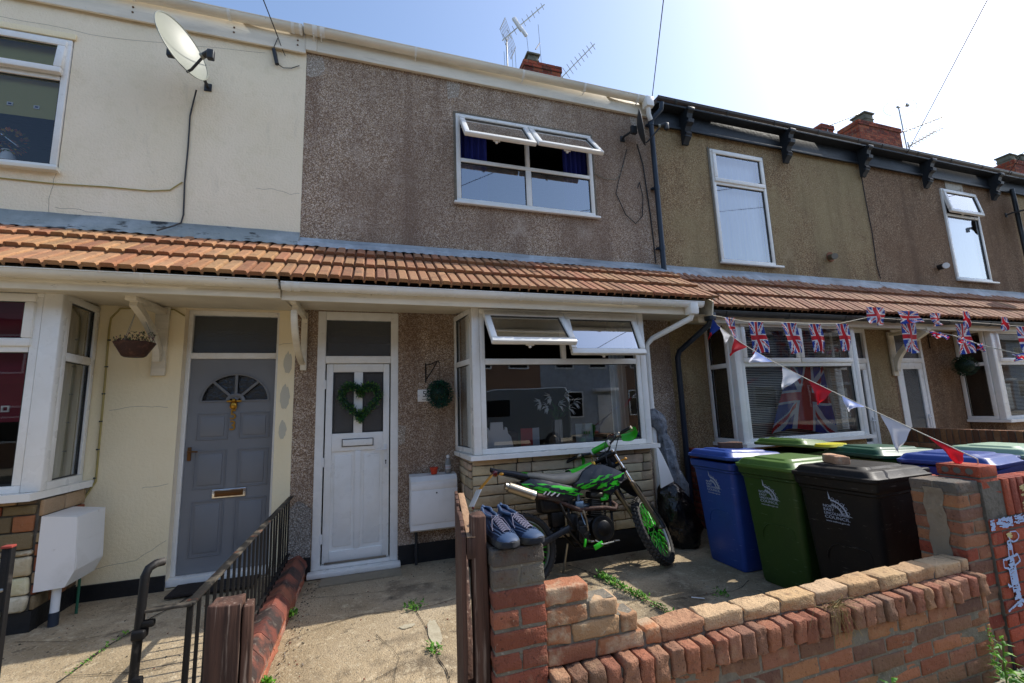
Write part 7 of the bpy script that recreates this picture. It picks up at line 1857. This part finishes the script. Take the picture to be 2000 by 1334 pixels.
blind('closed venetian blind across the flag bay window', 4.62, 6.66, 4.70, 1.05, 2.60); blind('venetian blind in the last bay window', 10.1, 12.2, 4.70, 1.12, 2.60)
mb = MB(); mb.quad((4.56, 4.60, 1.04), (4.56, 4.95, 1.04), (4.56, 4.95, 2.6), (4.56, 4.60, 2.6)); tag(mb.build('side_blind', M['dark'], smooth=0), 'dark blind behind the left side window of the flag bay', 'blind')
# sill display in the middle bay
mb = MB(); mb.box(1.06, 2.96, 4.43, 4.98, 1.12, 1.15); tag(mb.build('window_board', M['dark'], smooth=0), 'dark inner window board behind the middle bay glass', 'window board')
vs = thing('vase_of_lilies', 'tall mirrored vase of white lilies in the middle bay', 'vase', (1.97, 4.56, 1.15))
mb = MB()
for i in range(7):
    a = i/7; mb.box(1.925+.013*i, 1.925+.013*i+.0115, 4.52+.004*(i % 2), 4.60, 1.151, 1.44)
mb.build('vase', M['vase'], vs)
mb = MB(); FL = [(1.78, 1.62), (1.90, 1.68), (2.06, 1.70), (2.17, 1.62), (1.86, 1.58), (2.11, 1.56), (1.98, 1.60)]
for x, z in FL: mb.tube([(1.97, 4.56, 1.42), ((1.97+x)/2, 4.55, (1.44+z)/2+.02), (x, 4.54, z-.02)], .004, 5, col=lin('3c6a30'))
for i in range(30): leaf(mb, V((1.97+random.uniform(-.06, .06), 4.56, random.uniform(1.44, 1.56))), V((random.uniform(-1, 1), random.uniform(-.6, .2), .7)), .10, .02, jit(lin('3c6a30'), .2))
mb.build('stems', M['leaf'], vs)
mb = MB()
for x, z in FL:
    s0 = -1 if x < 1.97 else 1
    for k in range(6):
        a = 2*PI*k/6; d = V((s0*.8+.8*math.cos(a)*.6, -.5+.4*math.sin(a), .8*math.sin(a)+.15)).normalized(); leaf(mb, V((x, 4.54, z)), d, .10, .035, lin('dfe2de'), .35)
mb.build('flowers', M['petal'], vs, smooth=0)
def cardt(label, x, w, h, y, rz, cols):
    mb = MB(); rot = Matrix.Rotation(R(rz), 3, 'Z')
    for s, c in ((-1, cols[0]), (1, cols[1])):
        a = V((x, y, 1.1515)); d = rot @ V((s*w/2, .05, 0)); mb.add([a, a+d, a+d+V((0, 0, h)), a+V((0, 0, h))], [(0, 1, 2, 3)] if s > 0 else [(3, 2, 1, 0)], c)
    if len(cols) > 2:
        for k in range(3): mb.add([V((x+.03*k-.03+q[0], y-.01+.02*k*0, 1.1515+h*.5+q[1])) for q in ((0, 0), (.018, 0), (.018, .03), (0, .03))], [(0, 1, 2, 3)], cols[2])
    return tag(mb.build('greeting_card', M['card'], smooth=0), label, 'card')
cardt('red and white greeting card standing in the middle bay', 1.67, .24, .21, 4.55, 12, (lin('b8303a'), lin('d4d8e0')))
cardt('pale green greeting card right of the lily vase', 2.30, .20, .23, 4.53, -10, (lin('b8c4c0'), lin('c0ccc8'), lin('7fb060')))
mb = MB(); mb.prism([(1.28+a*.17, 4.52, 1.1515+b*.29) for a, b in ((-1, 0), (-.95, .35), (-.75, .45), (-.85, .62), (-.8, .78), (-.68, .82), (-.6, .72), (-.55, .72), (-.5, 1.0), (.28, 1.0), (.3, .72), (.4, .72), (.42, .82), (.55, .80), (.6, .6), (.8, .45), (.9, .2), (.95, 0))], (0, .03, 0)); tag(mb.build('ornament', M['ceramic'], smooth=0), 'white tiered ornament silhouette at the left of the bay sill', 'ornament')
mb = MB(); mb.box(1.10, 1.75, 5.3, 5.9, 1.0, 1.28); tag(mb.build('sofa_back', mk('brown_leather', '3a1a14', .5), smooth=0), 'dark brown sofa back behind the middle bay', 'sofa')
# red car-coloured reflections etc. come from the van and houses across the road
van = thing('parked_van', 'silver van parked across the road, seen mirrored in the middle bay', 'van', (4.2, -7.9, -.1))
mb = MB(); Ys = -8.7; prof = [(-1, .35), (-1.02, .9), (-.95, 1.15), (-.55, 1.9), (-.35, 2.15), (.1, 2.25), (3.0, 2.28), (3.15, 2.1), (3.2, .9), (3.18, .35)]
secs = []
for yy, ins in ((-8.75, .05), (-8.7, .0), (-7.0, .0), (-6.95, .05)):
    secs.append([(4.2+px*(1-ins*.3), yy, pz-ins*.6*(1 if pz > 1.2 else 0)) for px, pz in prof])
mb.loft(secs); mb.build('body', M['van'], van, smooth=30)
for yy in (-6.945, -8.755):
    mb = MB(); mb.box(3.75, 4.9, yy-.004, yy+.004, 1.25, 1.85); mb.build('side_window', M['vanglass'], van, smooth=0)
for wx in (3.95, 6.6):
    for yy in (-7.02, -8.68):
        mb = MB(); mb.lathe([(0, -.1), (.2, -.1), (.31, -.09), (.33, -.05), (.33, .05), (.31, .09), (.2, .1), (0, .1)], (wx, yy, .27), (0, 1, 0), 28); w = mb.build('wheel', M['rubber'], van)
        mb = MB(); s = 1 if yy > -8 else -1; mb.lathe([(0, 0), (.19, 0), (.2, .01), (.2, .02)], (wx, yy+s*.115, .27), (0, -s, 0), 24); mb.build('hubcap', M['alu'], w)

# ================================================================= weeds and litter
WG = [lin(c) for c in ('5f9a2a', '4c8424', '78ad35', '3f7020')]
def weed(label, c, r, n, L, h=.5, name='weed', cols=WG, line=None, w=.35):
    mb = MB()
    for i in range(n):
        if line: t = random.random(); p = V(line[0]).lerp(V(line[1]), t)+V((random.gauss(0, r*.4), random.gauss(0, r*.4), 0)); k = 1-.4*t
        else: p = V(c)+V((random.gauss(0, r*.45), random.gauss(0, r*.45), 0)); k = 1
        d = V((random.uniform(-1, 1), random.uniform(-1, 1), random.uniform(.1, 2*h))); leaf(mb, p+V((0, 0, random.uniform(0, L*h))), d, L*random.uniform(.5, 1)*k, L*w*random.uniform(.6, 1.2), jit(random.choice(cols), .25), droop=random.uniform(0, .5))
    return tag(mb.build(name, M['leaf'], smooth=0), label, 'weed')
weed('bright green weeds filling the concrete crack beside the motorbike shadow', None, .045, 330, .055, .6, line=((2.03, 3.93, .005), (2.14, 3.30, .005)))
weed('thin end of the crack weeds near the garden wall', None, .04, 90, .045, .5, line=((2.14, 3.25, .005), (2.2, 2.85, .005)))
weed('small weed tuft in the shaded middle of the yard', (2.78, 3.18, .003), .07, 40, .04)
weed('low weeds in the concrete near the wooden gate', (.34, 3.93, .003), .09, 60, .05)
weed('weed tuft beside the gate foot', (.42, 3.2, .003), .07, 40, .05)
weed('small weeds in the path crack by the shadow edge', None, .03, 60, .035, line=((-1.65, 4.2, GZ53+.003), (-1.75, 3.6, GZ53+.003)))
weed('weeds growing from the foot of the low dividing wall', (-.585, 3.15, .02), .05, 70, .05, .8)
weed('second clump of weeds at the dividing wall, nearer the house', (-.585, 4.1, .02), .05, 70, .045, .8)
weed('moss and weed clump at the near end of the dividing wall', (-.58, 2.55, .02), .05, 70, .05, .8)
def stalk(label, c, h, n, L, wd=.28):
    r = thing('weed', label, 'weed', c, None); mb = MB()
    mb.tube([c, (c[0]+.01, c[1], c[2]+h*.5), (c[0]+.02, c[1]-.01, c[2]+h)], .004, 6, col=lin('6a8a3a')); 
    for i in range(n):
        z = h*(.15+.85*i/n); a = i*2.4; d = V((math.cos(a), math.sin(a), .45)); leaf(mb, V((c[0]+.012, c[1], c[2]+z)), d, L*(1.1-.5*i/n), L*wd, jit(random.choice(WG), .2), droop=.3)
    mb.build('foliage', M['leaf'], r, smooth=0); return r
stalk('upright leafy weed at the foot of the garden wall, nearest the camera', (2.30, 1.61, .03), .25, 22, .085)
stalk('tall leafy weed in the corner by the red brick pier', (3.17, 1.63, .03), .27, 22, .08)
weed('low leaves around the foot of the upright weed', (2.38, 1.62, .032), .08, 90, .10, .9)
weed('spreading weeds along the foot of the wall at the right', None, .04, 150, .06, .7, line=((2.70, 1.64, .032), (3.10, 1.63, .032)))
weed('spreading weeds on the pavement at the right corner', (3.34, 1.60, .032), .09, 120, .06, .6)
weed('fine green weeds climbing the base of the right pier', None, .02, 60, .03, 1.2, line=((3.24, 1.69, .05), (3.22, 1.69, .30)))
dg = MB()
for i in range(60):
    p = V((2.16+random.gauss(0, .03), 1.735, .575)); q = p+V((random.gauss(0, .05), -random.uniform(.02, .06), random.uniform(-.02, .05))); e = q+V((random.gauss(0, .04), -.01, random.uniform(-.16, .02)))
    dg.tube([p, q, e], .0009, 4)
tag(dg.build('dry_grass', M['stem']), 'tuft of dry straw-coloured grass in the middle of the brick wall', 'dry grass')
mb = MB(); mb.cyl((2.50, 3.22, .012), (2.58, 3.16, .012), .004, n=6); tag(mb.build('litter', M['white']), 'thin white litter stick on the shaded concrete', 'litter')

# ================================================================= camera, sun, sky
cam = bpy.data.cameras.new('camera'); co = bpy.data.objects.new('camera', cam); COL.objects.link(co)
yaw, pitch, roll = 0.31300738, 0.14836275, -0.03576086
F = V((math.sin(yaw)*math.cos(pitch), math.cos(yaw)*math.cos(pitch), math.sin(pitch)))
r0 = V((math.cos(yaw), -math.sin(yaw), 0)); u0 = r0.cross(F)
rr = r0*math.cos(roll)+u0*math.sin(roll); uu = -r0*math.sin(roll)+u0*math.cos(roll)
mt = Matrix((rr, uu, -F)).transposed().to_4x4(); mt.translation = V((0, 0, 1.6)); co.matrix_world = mt
cam.sensor_width = 36; cam.lens = 0.85136616*18; cam.clip_start = .02; cam.clip_end = 2000
sc.camera = co
SUN_EL = R(47.3)
sd = V((math.cos(SUN_EL), .020, math.sin(SUN_EL))).normalized()   # towards the sun: along the street to the right
ld_ = bpy.data.lights.new('sun', 'SUN'); ld_.energy = 5.0; ld_.angle = R(.53); ld_.color = (1, .955, .88)
lo = bpy.data.objects.new('sun', ld_); COL.objects.link(lo); lo.rotation_euler = sd.to_track_quat('Z', 'Y').to_euler(); lo.location = (0, 0, 20)
w = bpy.data.worlds.new('World'); sc.world = w; w.use_nodes = True
nt = w.node_tree; bg = nt.nodes['Background']; sky = nt.nodes.new('ShaderNodeTexSky'); sky.sky_type = 'NISHITA'; sky.sun_disc = False
sky.sun_elevation = SUN_EL; sky.sun_rotation = math.atan2(sd.x, sd.y); sky.altitude = 0; sky.air_density = 1.0; sky.dust_density = 1.5; sky.ozone_density = 1.6
nt.links.new(sky.outputs[0], bg.inputs[0]); bg.inputs[1].default_value = .27
sc.view_settings.view_transform = 'Standard'; sc.view_settings.look = 'None'; sc.view_settings.exposure = 0; sc.view_settings.gamma = 1
sc.render.engine = 'CYCLES'
sc.cycles.use_denoising = True; sc.cycles.max_bounces = 8; sc.cycles.transparent_max_bounces = 16; sc.cycles.caustics_reflective = False; sc.cycles.caustics_refractive = False
sc.cycles.sample_clamp_indirect = 6
